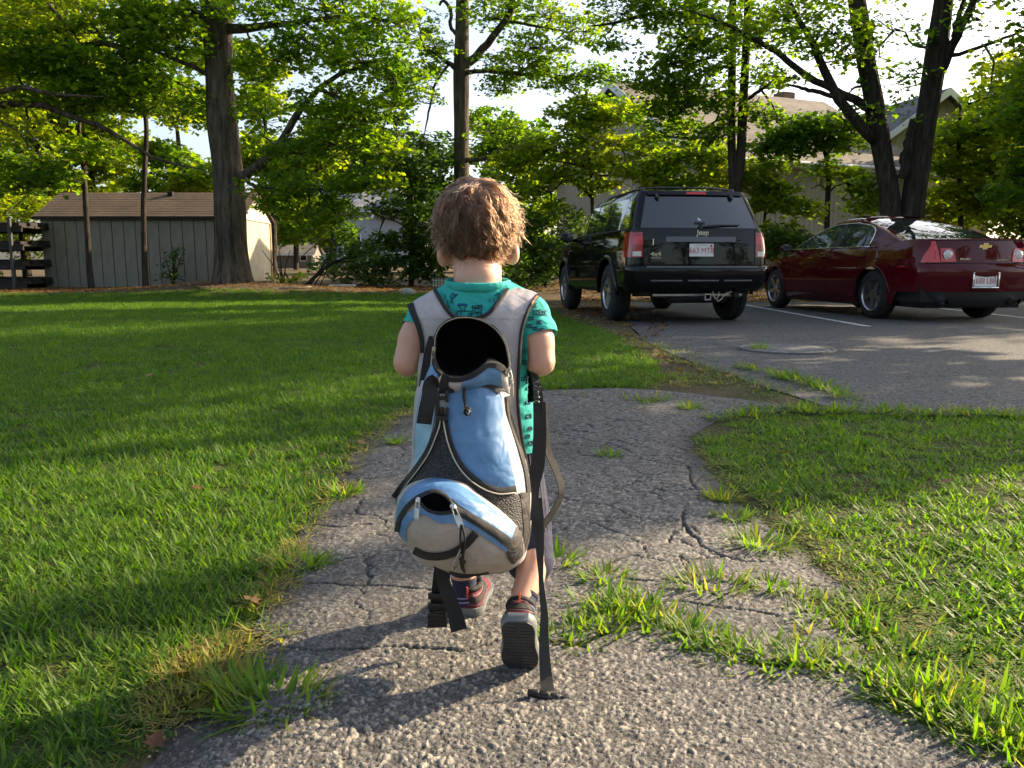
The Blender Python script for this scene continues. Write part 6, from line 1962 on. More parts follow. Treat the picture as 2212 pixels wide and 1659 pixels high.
# ================================================================== RUCKSACK
M_GREY = cloth_mat('grey_nylon', (0.46,0.43,0.445), 0.55, bump=0.35, weave=1100, wr=0.35, wrs=20)
M_TAUPE = cloth_mat('taupe_nylon', (0.40,0.36,0.335), 0.6, bump=0.3, weave=1100, wr=0.3)
M_BLUE = cloth_mat('blue_nylon', (0.10,0.225,0.43), 0.33, var=0.08, bump=0.2, weave=1200, wr=0.55, wrs=14)
M_SKYB = cloth_mat('pale_blue_nylon', (0.27,0.46,0.60), 0.45, bump=0.2, weave=1200, wr=0.4)
M_BROWN = cloth_mat('dark_brown_nylon', (0.035,0.028,0.030), 0.7, wr=0.5)
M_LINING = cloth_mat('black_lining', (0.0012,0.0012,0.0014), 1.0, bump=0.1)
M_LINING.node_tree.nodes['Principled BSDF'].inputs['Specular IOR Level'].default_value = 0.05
M_PIPE = pmat('pale_piping', (0.45,0.42,0.36), 0.6)
M_ZIP = pmat('zip_metal', (0.62,0.62,0.60), 0.28, metal=0.9, var=0.15, vscale=60)
M_BUCK = pmat('black_buckle', (0.012,0.012,0.013), 0.35, var=0.2, vscale=60)
M_MESH, mnt, mb_ = new_mat('black_mesh')
_tc = mnt.nodes.new('ShaderNodeTexCoord'); _vo = mnt.nodes.new('ShaderNodeTexVoronoi'); _vo.inputs['Scale'].default_value = 420
_mp = mnt.nodes.new('ShaderNodeMapping'); _mp.inputs['Scale'].default_value = (0.6,0.6,1.4)
mnt.links.new(_tc.outputs['Object'], _mp.inputs[0]); mnt.links.new(_mp.outputs[0], _vo.inputs['Vector'])
_rp = mnt.nodes.new('ShaderNodeValToRGB'); _rp.color_ramp.elements[0].color = (0.004,0.004,0.005,1); _rp.color_ramp.elements[1].color = (0.05,0.05,0.055,1)
_rp.color_ramp.elements[0].position = 0.25; _rp.color_ramp.elements[1].position = 0.6
mnt.links.new(_vo.outputs['Distance'], _rp.inputs[0]); mnt.links.new(_rp.outputs[0], mb_.inputs['Base Color'])
_bp = mnt.nodes.new('ShaderNodeBump'); _bp.inputs['Strength'].default_value = 0.8; _bp.inputs['Distance'].default_value = 0.003
mnt.links.new(_vo.outputs['Distance'], _bp.inputs['Height']); mnt.links.new(_bp.outputs[0], mb_.inputs['Normal'])
setb(mb_, Roughness=0.6)

pack = thing('rucksack', 'open blue and grey rucksack on the toddler\'s back', 'backpack', (-0.06, 1.27, 0.21))
PS = np.array((-0.06, 1.27, 0.21))
def pbuild(name, mb, mat, parent=None, smooth=True, sharp=45):
    return build(name, mb, mat, parent or pack, smooth=smooth, shift=PS, sharp=sharp)

def smooth_interp(x, xs_, ys_):
    """catmull-rom through the given knots"""
    xs_ = np.asarray(xs_, float); ys_ = np.asarray(ys_, float)
    m = np.gradient(ys_, xs_)
    x = np.clip(x, xs_[0], xs_[-1])
    i = np.clip(np.searchsorted(xs_, x, 'right')-1, 0, len(xs_)-2)
    h = xs_[i+1]-xs_[i]; t = (x-xs_[i])/h
    return (2*t**3-3*t**2+1)*ys_[i] + (t**3-2*t**2+t)*h*m[i] + (-2*t**3+3*t**2)*ys_[i+1] + (t**3-t**2)*h*m[i+1]

class Bulge:
    def __init__(s, rows, p=2.5):
        a = np.array(rows, float); s.y = a[:,0]; s.xl, s.xr, s.yb, s.d = a[:,1], a[:,2], a[:,3], a[:,4]; s.p = p
    def lim(s, py):
        return [float(smooth_interp(py, s.y, c)) for c in (s.xl, s.xr, s.yb, s.d)]
    def Y(s, px, py, off=0.0):
        xl, xr, yb, d = s.lim(py)
        c, h = (xl+xr)/2, max((xr-xl)/2, 1e-3)
        u = min(abs((px-c)/h), 1.0)
        # soft wrinkles in the cloth
        wr = 0.0022*(float(fbm(px*0.035, py*0.022, 17, 3))-0.5)*2
        return yb - d*(1-u**s.p)**(1/s.p) - off + wr*min(1, d/0.05)
    def pt(s, px, py, off=0.0): return at(px, py, s.Y(px, py, off))
    def shell(s, n=34, rows=44, back=True):
        P = np.zeros((rows, 2*n, 3))
        for i, py in enumerate(np.linspace(s.y[0], s.y[-1], rows)):
            xl, xr, yb, d = s.lim(py)
            c, h = (xl+xr)/2, (xr-xl)/2
            for k in range(n):
                u = -math.cos(math.pi*k/(n-1))
                P[i,k] = s.pt(c+u*h*0.9999, py)
            for k in range(n):
                u = math.cos(math.pi*k/(n-1))
                P[i,n+k] = at(c+u*h*0.98, py, yb+0.004)
        return P

def rowpanel(B, conv, left, right, off, n=16, rows=26, thick=0.003):
    """panel between a left and a right edge given as (row y, x) in one of the traced frames"""
    ly, lx = zip(*left); ry, rx = zip(*right)
    y0, y1 = max(ly[0], ry[0]), min(ly[-1], ry[-1])
    P = np.zeros((rows, n, 3))
    for i, y in enumerate(np.linspace(y0, y1, rows)):
        a = float(smooth_interp(y, ly, lx)); b = float(smooth_interp(y, ry, rx))
        for k in range(n):
            px, py = conv(a+(b-a)*k/(n-1), y)
            P[i,k] = B.pt(px, py, off) if hasattr(B, 'pt') else B(px, py, off)
    return slab(MB(), P, (0, thick+abs(off)*0, 0))

def resample(pts, n):
    P = np.array(pts, float)
    seg = np.concatenate(([0], np.cumsum(np.linalg.norm(np.diff(P, axis=0), axis=1))))
    t = np.linspace(0, seg[-1], n)
    return np.stack([smooth_interp(t, seg, P[:,k]) for k in range(P.shape[1])], -1)

def strip(B, conv, A, C, off, n=34, m=9, thick=0.003):
    a, c = resample(A, n), resample(C, n)
    P = np.zeros((m, n, 3))
    for i in range(m):
        q = a + (c-a)*i/(m-1)
        for k in range(n): P[i,k] = B.pt(*conv(*q[k]), off)
    return slab(MB(), P, (0, thick, 0))

def sband(B, conv, path, width, off, n=36, m=4, thick=0.0025):
    p = resample(path, n)
    t = np.gradient(p, axis=0); t /= np.linalg.norm(t, axis=1)[:,None]
    nn = np.stack([-t[:,1], t[:,0]], -1)
    w = np.linspace(width[0], width[1], n) if hasattr(width, '__len__') else np.full(n, width)
    P = np.zeros((m, n, 3))
    for i in range(m):
        q = p + nn*((i/(m-1)-0.5)*w)[:,None]
        for k in range(n): P[i,k] = B.pt(*conv(*q[k]), off + 0.0012*math.sin(math.pi*i/(m-1)))
    return slab(MB(), P, (0, thick, 0))

def sline(B, conv, path, rad, off, n=30):
    p = resample(path, n)
    return MB().tube([B.pt(*conv(*q), off) for q in p], rad, 6)

# ---- main bag and bottom pouch as swelling volumes
A = Bulge([(782,935,1096,1.338,.040),(824,906,1102,1.338,.062),(912,892,1106,1.336,.084),(1000,888,1138,1.334,.100),(1060,868,1148,1.334,.110),(1120,862,1148,1.334,.112),(1180,880,1140,1.334,.105),(1222,920,1120,1.334,.080),(1240,975,1085,1.334,.040)], 2.4)
def rr(rows): return [(713.2+y*.33068, 768.1+a*.33068, 768.1+b*.33068, yb, d) for y, a, b, yb, d in rows]
Bp = Bulge(rr([(958,505,585,1.245,.006),(985,400,690,1.242,.035),(1060,300,800,1.238,.066),(1170,262,940,1.236,.084),(1290,258,1060,1.236,.090),(1390,318,1098,1.238,.088),(1480,420,1090,1.242,.080),(1550,530,1015,1.25,.064),(1600,650,880,1.262,.022)]), 2.2)

# back panel that lies on the child's back and runs up into the yoke
yk_y = [r1(0,y)[1] for y in (875,900,930,985,1085,1200,1400)]+[r2(0,y)[1] for y in (400,700,1000,1100)]
yk_Y = [1.398,1.385,1.372,1.357,1.345,1.342,1.341,1.340,1.338,1.337,1.337]
class Back:
    def pt(s, px, py, off=0.0):
        Y = float(smooth_interp(py, yk_y, yk_Y))
        u = (px-1020)/125.0
        Y += 0.020*max(0.0, abs(u)-0.25)**2*1.2
        if off > 0: Y += 0.0016*(float(fbm(px*0.05, py*0.02, 27, 2))-0.5)*2
        return at(px, py, Y-off)
BK = Back()
pbuild('back_panel', rowpanel(BK, r1, [(1080,404),(1150,424),(1250,430),(1400,408),(1560,402),(1861,385),(2061,392),(2161,440)], [(1080,1106),(1150,1094),(1250,1076),(1400,1064),(1560,1062),(1861,1092),(2061,1122),(2161,1135)], 0.002, 26, 40, 0.006), M_GREY)
pbuild('shoulder_yoke', rowpanel(BK, r1, [(898,503),(930,455),(985,366),(1030,385),(1086,405)], [(898,520),(930,540),(985,574),(1030,606),(1086,672)], 0.003, 16, 22, 0.006), M_GREY)
pbuild('shoulder_yoke', rowpanel(BK, r1, [(876,998),(920,974),(985,922),(1030,880),(1086,806)], [(876,1015),(895,1120),(922,1188),(985,1150),(1030,1126),(1086,1105)], 0.003, 16, 24, 0.006), M_GREY)
for pth, w in (([(516,894),(548,950),(590,1018),(636,1068),(700,1086)], 26), ([(1000,874),(962,936),(912,1000),(860,1056),(790,1082)], 26)):
    pbuild('neck_binding', sband(BK, r1, pth, w, 0.0065), M_BLKF)
for pth, w in (([(356,985),(372,1040),(408,1130),(430,1220),(433,1310)], (44,26)), ([(1196,930),(1150,990),(1112,1070),(1086,1160),(1074,1280),(1066,1420),(1060,1600),(1085,1861),(1128,2080)], (26,20))):
    pbuild('edge_binding', sband(BK, r1, pth, w, 0.0065), M_BLKF)
# patterned tape on the shoulder edge
pbuild('woven_tape', sband(BK, r1, [(1190,936),(1168,960),(1148,990)], 14, 0.009), pmat('woven_tape', (0.16,0.10,0.20), 0.8, var=0.9, vscale=160, hue=(2.4,1.8,0.5)))
# dark side wall left of the opening
pbuild('side_panel', rowpanel(BK, r2, [(40,478),(120,455),(250,430),(400,408),(520,395),(640,386)], [(40,500),(120,512),(250,505),(400,470),(520,440),(640,410)], 0.010, 8, 20, 0.006), M_BLKF)

# over-the-shoulder straps down the front of the chest
for sx, px in ((-1, 925), (1, 1138)):
    p0 = np.array(BK.pt(px, 640 if sx < 0 else 634, 0.0))
    pts = [p0+np.array((-sx*.004,.004,-.014)), p0+np.array((-sx*.006,.022,-.006)), p0+np.array((-sx*.008,.045,-.006)), p0+np.array((-sx*.010,.072,-.022)), p0+np.array((-sx*.004,.088,-.05)), p0+np.array((-sx*.006,.092,-.09))]
    q = resample(pts, 26)
    pbuild('shoulder_strap', MB().ribbon([tuple(v) for v in q], 0.030, 0.006, (1,0,0)), M_GREY)

# ---- main bag
base = A.shell()
mbA = MB().grid(base[5:], close_v=True)
n_ = base.shape[1]
o_ = (base.shape[0]-6)*n_
mbA.f.append(tuple(o_+k for k in range(n_)))
pbuild('main_compartment', mbA, M_GREY)

# mouth of the bag: black hollow with a zip round it
rim = [(518,1262,1.326),(522,1205,1.328),(556,1135,1.330),(636,1088,1.331),(738,1078,1.331),(832,1100,1.331),(920,1160,1.329),(974,1240,1.326),(996,1325,1.318),(1002,1400,1.300),(992,1432,1.286),(966,1402,1.276),(918,1376,1.268),(862,1372,1.262),(818,1408,1.258),(742,1456,1.256),(644,1472,1.258),(572,1450,1.266),(532,1400,1.284),(514,1335,1.306)]
rm = resample(rim+[rim[0]], 72)[:-1]
R3 = np.array([at(*r1(q[0], q[1]), q[2]) for q in rm])
cen = np.array(at(*r1(760, 1270), 1.337))
rows = []
for t, g_ in ((1.0,0.0),(0.96,0.45),(0.88,0.80),(0.7,0.96),(0.35,1.0),(0.02,1.0)):
    q = cen + (R3-cen)*t
    q[:,1] = R3[:,1] + (1.3362-R3[:,1])*g_
    rows.append(q)
ln_ = MB().grid(np.array(rows), close_v=True)
nl_ = len(R3); ln_.f.append(tuple((len(rows)-1)*nl_+k for k in range(nl_)))
pbuild('lining', ln_, M_LINING)
pbuild('mouth_zip', MB().tube([tuple(p) for p in R3]+[tuple(R3[0])], 0.0026, 6, cap=False), M_BLKF)
teeth = MB()
for k in range(len(R3)):
    a, b = R3[k], R3[(k+1) % len(R3)]
    for s_ in (0.15, 0.4, 0.65, 0.9):
        p = a+(b-a)*s_; teeth.box((p[0]-.0007, p[1]-.0036, p[2]-.0007), (p[0]+.0007, p[1]-.0020, p[2]+.0007))
kind(pbuild('zip_teeth', teeth, M_ZIP, smooth=False, sharp=None), 'stuff')
# front lip: cloth between the zip and the bag front
lip = [q for q in rim if q[1] > 1330]
lipc = [(514,1335),(532,1400),(572,1450),(644,1472),(742,1456),(818,1408),(862,1372),(918,1376),(966,1402),(992,1432)]
lipY = [1.306,1.284,1.266,1.258,1.256,1.258,1.262,1.268,1.276,1.286]
botc = [(440,1510),(480,1530),(540,1545),(640,1560),(740,1545),(820,1530),(870,1520),(925,1530),(975,1550),(1006,1580)]
a3 = resample([(x, y, Y) for (x, y), Y in zip(lipc, lipY)], 40); c2 = resample(botc, 40)
P = np.zeros((10, 40, 3))
for k in range(40):
    p0 = at(*r1(a3[k,0], a3[k,1]), a3[k,2]); pe = A.pt(*r1(c2[k,0], c2[k,1]), 0.004)
    for i in range(10):
        t = i/9; q = p0+(pe-p0)*t; q = q + np.array((0, -0.008*math.sin(math.pi*t), 0)); P[i,k] = q
pbuild('front_lip', slab(MB(), P, (0,0.003,0)), M_GREY)
P2 = P[:, 17:36].copy(); P2[...,1] -= 0.0022
pbuild('lip_panel', slab(MB(), P2[1:], (0,0.002,0)), M_BLUE)
P3 = P[:, 0:7].copy(); P3[...,1] -= 0.0022
pbuild('lip_panel', slab(MB(), P3[2:], (0,0.002,0)), M_BLUE)
lb = [tuple(P[1,k]+np.array((0,-0.003,0))) for k in range(40)]
pbuild('lip_binding', MB().ribbon(lb, 0.008, 0.003, (0,0,1)), M_BLKF)

# panels on the front of the bag
pbuild('front_panel', rowpanel(A, r2, [(372,598),(500,604),(590,590),(640,604),(720,628),(800,655),(900,725),(960,790),(1000,850),(1030,930),(1042,990)], [(372,932),(420,950),(600,966),(800,1000),(1000,1042),(1042,1050)], 0.004, 26, 40), M_BLUE)
pbuild('side_panel', rowpanel(A, r2, [(330,428),(420,408),(520,384),(700,374),(880,376)], [(330,500),(420,520),(520,518),(600,510),(700,486),(800,445),(880,392)], 0.003, 12, 24), M_SKYB)
pbuild('edge_tape', sband(A, r2, [(436,340),(410,440),(388,560),(376,700),(374,860)], 16, 0.0045), M_GREY)
pbuild('mesh_pocket', rowpanel(A, r2, [(585,545),(650,522),(750,478),(850,424),(930,372),(1010,310),(1085,268),(1180,268),(1330,330)], [(585,578),(640,592),(720,616),(800,642),(900,712),(960,782),(1020,880),(1052,980),(1085,1074),(1180,1084),(1330,1094)], 0.005, 30, 44), M_MESH)
pbuild('pocket_binding', sband(A, r2, [(548,560),(538,610),(508,700),(468,790),(398,900),(320,1000),(250,1096)], (30,44), 0.008), M_BLKF)
pbuild('pocket_binding', sband(A, r2, [(584,560),(594,640),(622,750),(676,865),(758,960),(850,1022),(940,1052),(1050,1040)], (30,46), 0.008), M_BLKF)
pbuild('piping', sline(A, r2, [(556,570),(546,630),(518,710),(480,800),(412,905),(336,1005),(270,1104)], 0.0011, 0.012), M_PIPE)
pbuild('piping', sline(A, r2, [(570,570),(582,650),(610,760),(664,880),(745,976),(840,1040),(935,1070),(1046,1062)], 0.0011, 0.012), M_PIPE)
pbuild('pocket_zip', sband(A, r2, [(612,392),(670,372),(740,355),(830,350),(900,364),(952,396)], (22,52), 0.007), M_BLKF)
pbuild('side_zip', sband(A, r2, [(998,430),(1006,540),(1040,660),(1086,800),(1118,920),(1136,1060)], 26, 0.006), M_BLKF)
pbuild('corner_patch', rowpanel(A, r2, [(1062,1076),(1200,1092),(1350,1096),(1440,1062),(1525,1030)], [(1062,1142),(1200,1142),(1350,1140),(1440,1116),(1525,1062)], 0.006, 10, 22), M_BROWN)

# ---- pouch
baseB = Bp.shell()
mbB = MB().grid(baseB, close_v=True)
mbB.f.append(tuple(range(baseB.shape[1]))); mbB.f.append(tuple((baseB.shape[0]-1)*baseB.shape[1]+k for k in range(baseB.shape[1])))
pouch = pbuild('bottom_pouch', mbB, M_TAUPE)
top_c = [(262,1235),(276,1140),(330,1052),(420,992),(530,966),(640,992),(760,1062),(900,1172),(1046,1292)]
mid_c = [(268,1300),(284,1222),(336,1136),(424,1064),(516,1046),(600,1082),(690,1150),(850,1250),(1022,1372)]
pbuild('pouch_panel', strip(Bp, r2, top_c, mid_c, 0.003), M_BLUE, pouch)
pbuild('pouch_panel', strip(Bp, r2, [(276,1330),(300,1245),(372,1172),(430,1158),(520,1204),(640,1208),(760,1262),(900,1352),(1012,1422)], [(336,1392),(334,1295),(388,1228),(432,1206),(540,1258),(640,1264),(780,1312),(900,1392),(998,1456)], 0.003), M_BLUE, pouch)
pbuild('pouch_opening', strip(Bp, r2, [(424,1100),(460,1062),(520,1048),(590,1082),(642,1150)], [(424,1130),(450,1158),(500,1186),(570,1190),(640,1180)], 0.0035, 20, 7), M_LINING, pouch)
pbuild('pouch_zip', sband(Bp, r2, [(268,1318),(280,1250),(330,1160),(424,1084),(518,1052),(590,1084),(634,1140)], (34,20), 0.0055), M_BLKF, pouch)
pbuild('pouch_zip', sband(Bp, r2, [(420,1128),(470,1176),(540,1196),(636,1186)], (18,18), 0.0055), M_BLKF, pouch)
pbuild('pouch_zip', sband(Bp, r2, [(630,1166),(750,1226),(880,1302),(1022,1402)], (50,62), 0.0055), M_BLKF, pouch)
pbuild('pouch_strap', sband(Bp, r2, [(378,1440),(450,1474),(530,1482),(640,1456),(720,1402),(784,1330)], (46,52), 0.0045), M_BLKF, pouch)
pbuild('pouch_corner', rowpanel(Bp, r2, [(1290,1046),(1400,1015),(1480,990),(1530,1020)], [(1290,1075),(1400,1098),(1480,1088),(1530,1040)], 0.004, 10, 16), M_BROWN, pouch)
pbuild('bottom_binding', sband(Bp, r2, [(610,1582),(700,1600),(800,1600),(870,1588)], 14, 0.004), M_BLKF, pouch)

# ---- pulls, cords, buckle
def pull(conv, p0, p1, w, B, off, parent, mat=None):
    a = B.pt(*conv(*p0), off) if hasattr(B, 'pt') else at(*conv(*p0), B); b = B.pt(*conv(*p1), off+0.002) if hasattr(B, 'pt') else at(*conv(*p1), B)
    a, b = np.array(a), np.array(b); d = (b-a); L = np.linalg.norm(d); d /= L
    s_ = np.cross(d, (0,1,0)); s_ /= np.linalg.norm(s_)
    f = np.cross(s_, d)
    m = MB()
    m.tube([a+s_*w*0.5*0, a+d*0.004], [w*0.62, w*0.62], 12)
    loop = [a+d*0.004+s_*w*.42, a+d*L*.5+s_*w*.5, b-d*w*.3+s_*w*.5, b+s_*0.2*w, b-s_*0.2*w, b-d*w*.3-s_*w*.5, a+d*L*.5-s_*w*.5, a+d*0.004-s_*w*.42]
    m.tube(loop+[loop[0]], w*0.16, 6)
    m.ribbon([tuple(a+d*L*0.45), tuple(b-d*w*0.3)], w*0.95, 0.0016, tuple(s_))
    m.tube([a-f*0.003, a+f*0.003], [w*0.55]*2, 12)
    return pbuild('zip_pull', m, mat or M_ZIP, parent)
pull(r2, (408,1105), (396,1236), 0.0062, Bp, 0.010, pouch)
pull(r2, (636,1150), (688,1286), 0.0074, Bp, 0.010, pouch)
pull(r2, (1002,258), (1020,352), 0.0058, 1.272, 0, None)
pull(r2, (1018,330), (1020,440), 0.0050, 1.268, 0, None, M_PIPE)
pull(r1, (512,1278), (500,1400), 0.0052, 1.312, 0, None)
def cord(pts, rad, mat, parent=None, name='pull_cord'):
    q = resample(pts, 30)
    return pbuild(name, MB().tube([tuple(v) for v in q], rad, 7), mat, parent)
def Bq(x, y, off): return Bp.pt(*r2(x, y), off)
cord([Bq(690,1270,.013), Bq(684,1340,.014), Bq(690,1420,.014), Bq(704,1490,.013)], 0.0017, M_BLKF, pouch)
cord([Bq(694,1270,.013), Bq(712,1350,.014), Bq(710,1430,.015), Bq(700,1490,.014)], 0.0017, M_BLKF, pouch)
cord([Bq(704,1480,.014), Bq(686,1500,.019), Bq(712,1512,.019), Bq(690,1526,.018), Bq(702,1500,.016)], 0.0028, M_BLKF, pouch, 'knot')
cord([Bq(700,1505,.013), Bq(704,1545,.012), Bq(712,1582,.011)], 0.0019, M_BLKF, pouch)
cord([Bq(694,1505,.013), Bq(692,1545,.012), Bq(704,1575,.011)], 0.0017, M_BLKF, pouch)
cord([Bq(692,1420,.011), Bq(668,1470,.011), Bq(634,1535,.011), Bq(640,1566,.011), Bq(668,1550,.011), Bq(690,1470,.011)], 0.0014, M_PIPE, pouch, 'cord_loop')
def Aq(x, y, off): return A.pt(*r2(x, y), off)
cord([Aq(716,352,.010), Aq(712,410,.013), Aq(714,470,.012), Aq(722,515,.011)], 0.0022, M_BLKF)
cord([Aq(722,352,.010), Aq(704,400,.014), Aq(704,440,.013), Aq(718,500,.011)], 0.0015, M_BLKF)
cord([Aq(716,515,.012), Aq(742,512,.015), Aq(748,538,.015), Aq(728,552,.015), Aq(712,536,.015), Aq(724,520,.018), Aq(740,530,.019)], 0.0024, M_BLKF, None, 'knot')
cord([Aq(728,520,.019), Aq(744,530,.020), Aq(734,550,.019)], 0.0012, M_PIPE, None, 'cord_end')
# compression strap with its side-release buckle, upper left
st_ = [A.pt(*r2(596,410), .010), A.pt(*r2(590,350), .022), A.pt(*r2(548,325), .032), A.pt(*r2(500,345), .038), A.pt(*r2(482,430), .036), A.pt(*r2(462,520), .034), A.pt(*r2(446,612), .030)]
pbuild('compression_strap', MB().ribbon([tuple(v) for v in resample(st_, 26)], 0.0245, 0.0022, (1,0.25,0.1)), M_BLKF)
bk = MB()
c0 = A.pt(*r2(570,480), .016)
for (zx0, zy0, zx1, zy1, d0) in ((528,392,552,560,.006),(586,385,610,470,.006),(586,505,610,560,.006),(528,556,606,580,.008),(536,432,604,452,.007),(552,500,580,560,.004)):
    a = np.array(A.pt(*r2(zx0, zy1), .012)); b = np.array(A.pt(*r2(zx1, zy0), .012))
    y_ = min(a[1], b[1])
    bk.rbox((min(a[0],b[0]), y_-d0, min(a[2],b[2])), (max(a[0],b[0]), y_+0.004, max(a[2],b[2])), 0.0018, 2)
pbuild('buckle', bk, M_BUCK)

# ---- loose webbing
def web(pts, w, name='webbing', side=(1,0.2,0), thick=0.0018, n=34):
    q = resample([tuple(at(*p[:2], p[2])) for p in pts], n)
    ws = list(np.linspace(w[0], w[1], n)) if hasattr(w, '__len__') else w
    return pbuild(name, MB().ribbon([tuple(v) for v in q], ws, thick, side), M_BLKF)
web([(*r2(1160,270),1.375),(*r2(1182,350),1.362),(*r2(1194,440),1.352),(*r2(1200,540),1.345)], (0.012,0.018))
web([(*r2(1200,470),1.343),(*r2(1203,620),1.340),(*r2(1200,760),1.336),(*r2(1186,900),1.330),(*r2(1158,1010),1.322),(*r2(1150,1120),1.312),(*r2(1168,1240),1.302)], (0.022,0.026))
web([(*r2(1236,480),1.346),(*r2(1240,640),1.346),(*r2(1262,800),1.346),(*r2(1322,950),1.345),(*r2(1346,1050),1.342),(*r2(1322,1130),1.338),(*r2(1270,1220),1.33),(*r2(1206,1300),1.318)], 0.014, side=(0.8,0.6,0))
web([(*r2(1170,1100),1.318),(*r2(1186,1230),1.308),(*r3(1200,200),1.300),(*r3(1206,330),1.292),(*r3(1212,470),1.283)], (0.026,0.007), 'hip_strap')
web([(*r3(1206,360),1.288),(*r3(1215,520),1.275),(*r3(1232,690),1.258),(*r3(1230,850),1.242),(*r3(1236,1000),1.227),(*r3(1246,1120),1.214),(*r3(1256,1200),1.203)], (0.006,0.0225), 'hip_strap')
hb = MB()
b0 = np.array(at(*r3(1262,1228), 1.198))
for dx, dy, w_, h_, d_ in ((-.026,0,.018,.010,.010),(-.008,.001,.016,.013,.012),(.009,-.002,.014,.012,.010),(.024,-.005,.014,.010,.009)):
    z_ = max(b0[2]+dy*0, 0.013) - dx*0.22
    hb.rbox((b0[0]+dx-w_/2, b0[1]-d_/2, z_-h_/2), (b0[0]+dx+w_/2, b0[1]+d_/2, z_+h_/2), 0.003, 2)
hb.tube([b0+np.array((-.03,0,.004)), b0+np.array((.0,-.004,-.001)), b0+np.array((.033,0,-.010))], 0.0045, 8)
pbuild('buckle', hb, M_BUCK)
web([(*r3(575,330),1.315),(*r3(565,420),1.325),(*r3(556,520),1.335),(*r3(545,640),1.345),(*r3(532,780),1.355)], (0.028,0.036), 'hip_strap')
web([(*r3(545,360),1.285),(*r3(570,470),1.284),(*r3(612,590),1.282),(*r3(648,690),1.280),(*r3(676,800),1.277)], (0.020,0.028), 'hip_strap')
lbk = MB()
for k, (zx, zy) in enumerate(((540,575),(538,640),(536,705))):
    c = np.array(at(*r3(zx, zy), 1.332)); lbk.rbox(c-np.array((.018,.004,.006)), c+np.array((.016,.004,.006)), 0.002, 2)
pbuild('buckle', lbk, M_BUCK)
# ladder-lock on the right strap
lk = MB()
for zx, zy in ((1172,375),(1200,380)):
    c = np.array(at(*r2(zx, zy), 1.338)); lk.lathe([(-.003,.0035),(.003,.0035),(.003,.0018),(-.003,.0018),(-.003,.0035)], 14, 'y', tuple(c))
for (a, b) in (((1166,430),(1204,445)),((1168,460),(1202,476)),((1180,390),(1196,430))):
    p, q = np.array(at(*r2(*a), 1.34)), np.array(at(*r2(*b), 1.34))
    lk.rbox((min(p[0],q[0]), 1.334, min(p[2],q[2])), (max(p[0],q[0]), 1.344, max(p[2],q[2])), 0.0015, 1)
pbuild('ladder_lock', lk, pmat('grey_buckle', (0.07,0.07,0.07), 0.35))
# ================================================================== TREES
def bark_mat(name, dark, light, sc=9.0):
    m, nt, b = new_mat(name); L = nt.links
    tc = nt.nodes.new('ShaderNodeTexCoord'); mp = nt.nodes.new('ShaderNodeMapping'); mp.inputs['Scale'].default_value = (1,1,0.16)
    L.new(tc.outputs['Object'], mp.inputs[0])
    n1 = noise_out(nt, mp.outputs[0], sc, 6, 0.35, 0.68, 0.65); n2 = noise_out(nt, tc.outputs['Object'], 1.2, 3)
    col = mixc(nt, n1, dark, light)
    L.new(mixc(nt, n2, mixc(nt, 1.0, col, (0.75,0.76,0.74), 'MULTIPLY'), mixc(nt, 1.0, col, (1.2,1.17,1.1), 'MULTIPLY')), b.inputs['Base Color'])
    setb(b, Roughness=0.92); b.inputs['Specular IOR Level'].default_value = 0.2
    bp = nt.nodes.new('ShaderNodeBump'); bp.inputs['Strength'].default_value = 0.9; bp.inputs['Distance'].default_value = 0.05
    L.new(n1, bp.inputs['Height']); L.new(bp.outputs[0], b.inputs['Normal'])
    return m
M_BARK = bark_mat('grey_bark', (0.035,0.028,0.022), (0.17,0.14,0.11))
M_BARKD = bark_mat('dark_bark', (0.022,0.018,0.015), (0.085,0.07,0.058), 14)
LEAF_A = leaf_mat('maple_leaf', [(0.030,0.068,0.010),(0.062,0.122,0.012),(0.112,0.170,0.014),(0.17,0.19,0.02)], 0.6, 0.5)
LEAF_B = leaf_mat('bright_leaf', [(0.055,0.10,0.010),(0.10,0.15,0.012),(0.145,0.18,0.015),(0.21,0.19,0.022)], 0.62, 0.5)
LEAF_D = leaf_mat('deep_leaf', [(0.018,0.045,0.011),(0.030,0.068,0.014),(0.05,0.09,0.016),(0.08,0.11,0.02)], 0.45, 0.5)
NEEDLE = leaf_mat('pine_needles', [(0.02,0.045,0.025),(0.03,0.06,0.035),(0.05,0.08,0.045)], 0.25, 0.6)

# five-lobed leaf, folded along the midrib: local x across, y along
LT = np.array([(0,0.02,0),(0.30,-0.02,.05),(0.52,0.30,.09),(0.27,0.40,.03),(0.36,0.78,.06),(0,1.0,-.05),(-0.36,0.78,.06),(-0.27,0.40,.03),(-0.52,0.30,.09),(-0.30,-0.02,.05)])
LF = np.array([(0,1,2),(0,2,3),(0,3,4),(0,4,5),(0,5,6),(0,6,7),(0,7,8),(0,8,9)])
LT2 = np.array([(0,0,0),(0.42,0.38,.07),(0,1.0,-.03),(-0.42,0.38,.07)])
LF2 = np.array([(0,1,2),(0,2,3)])

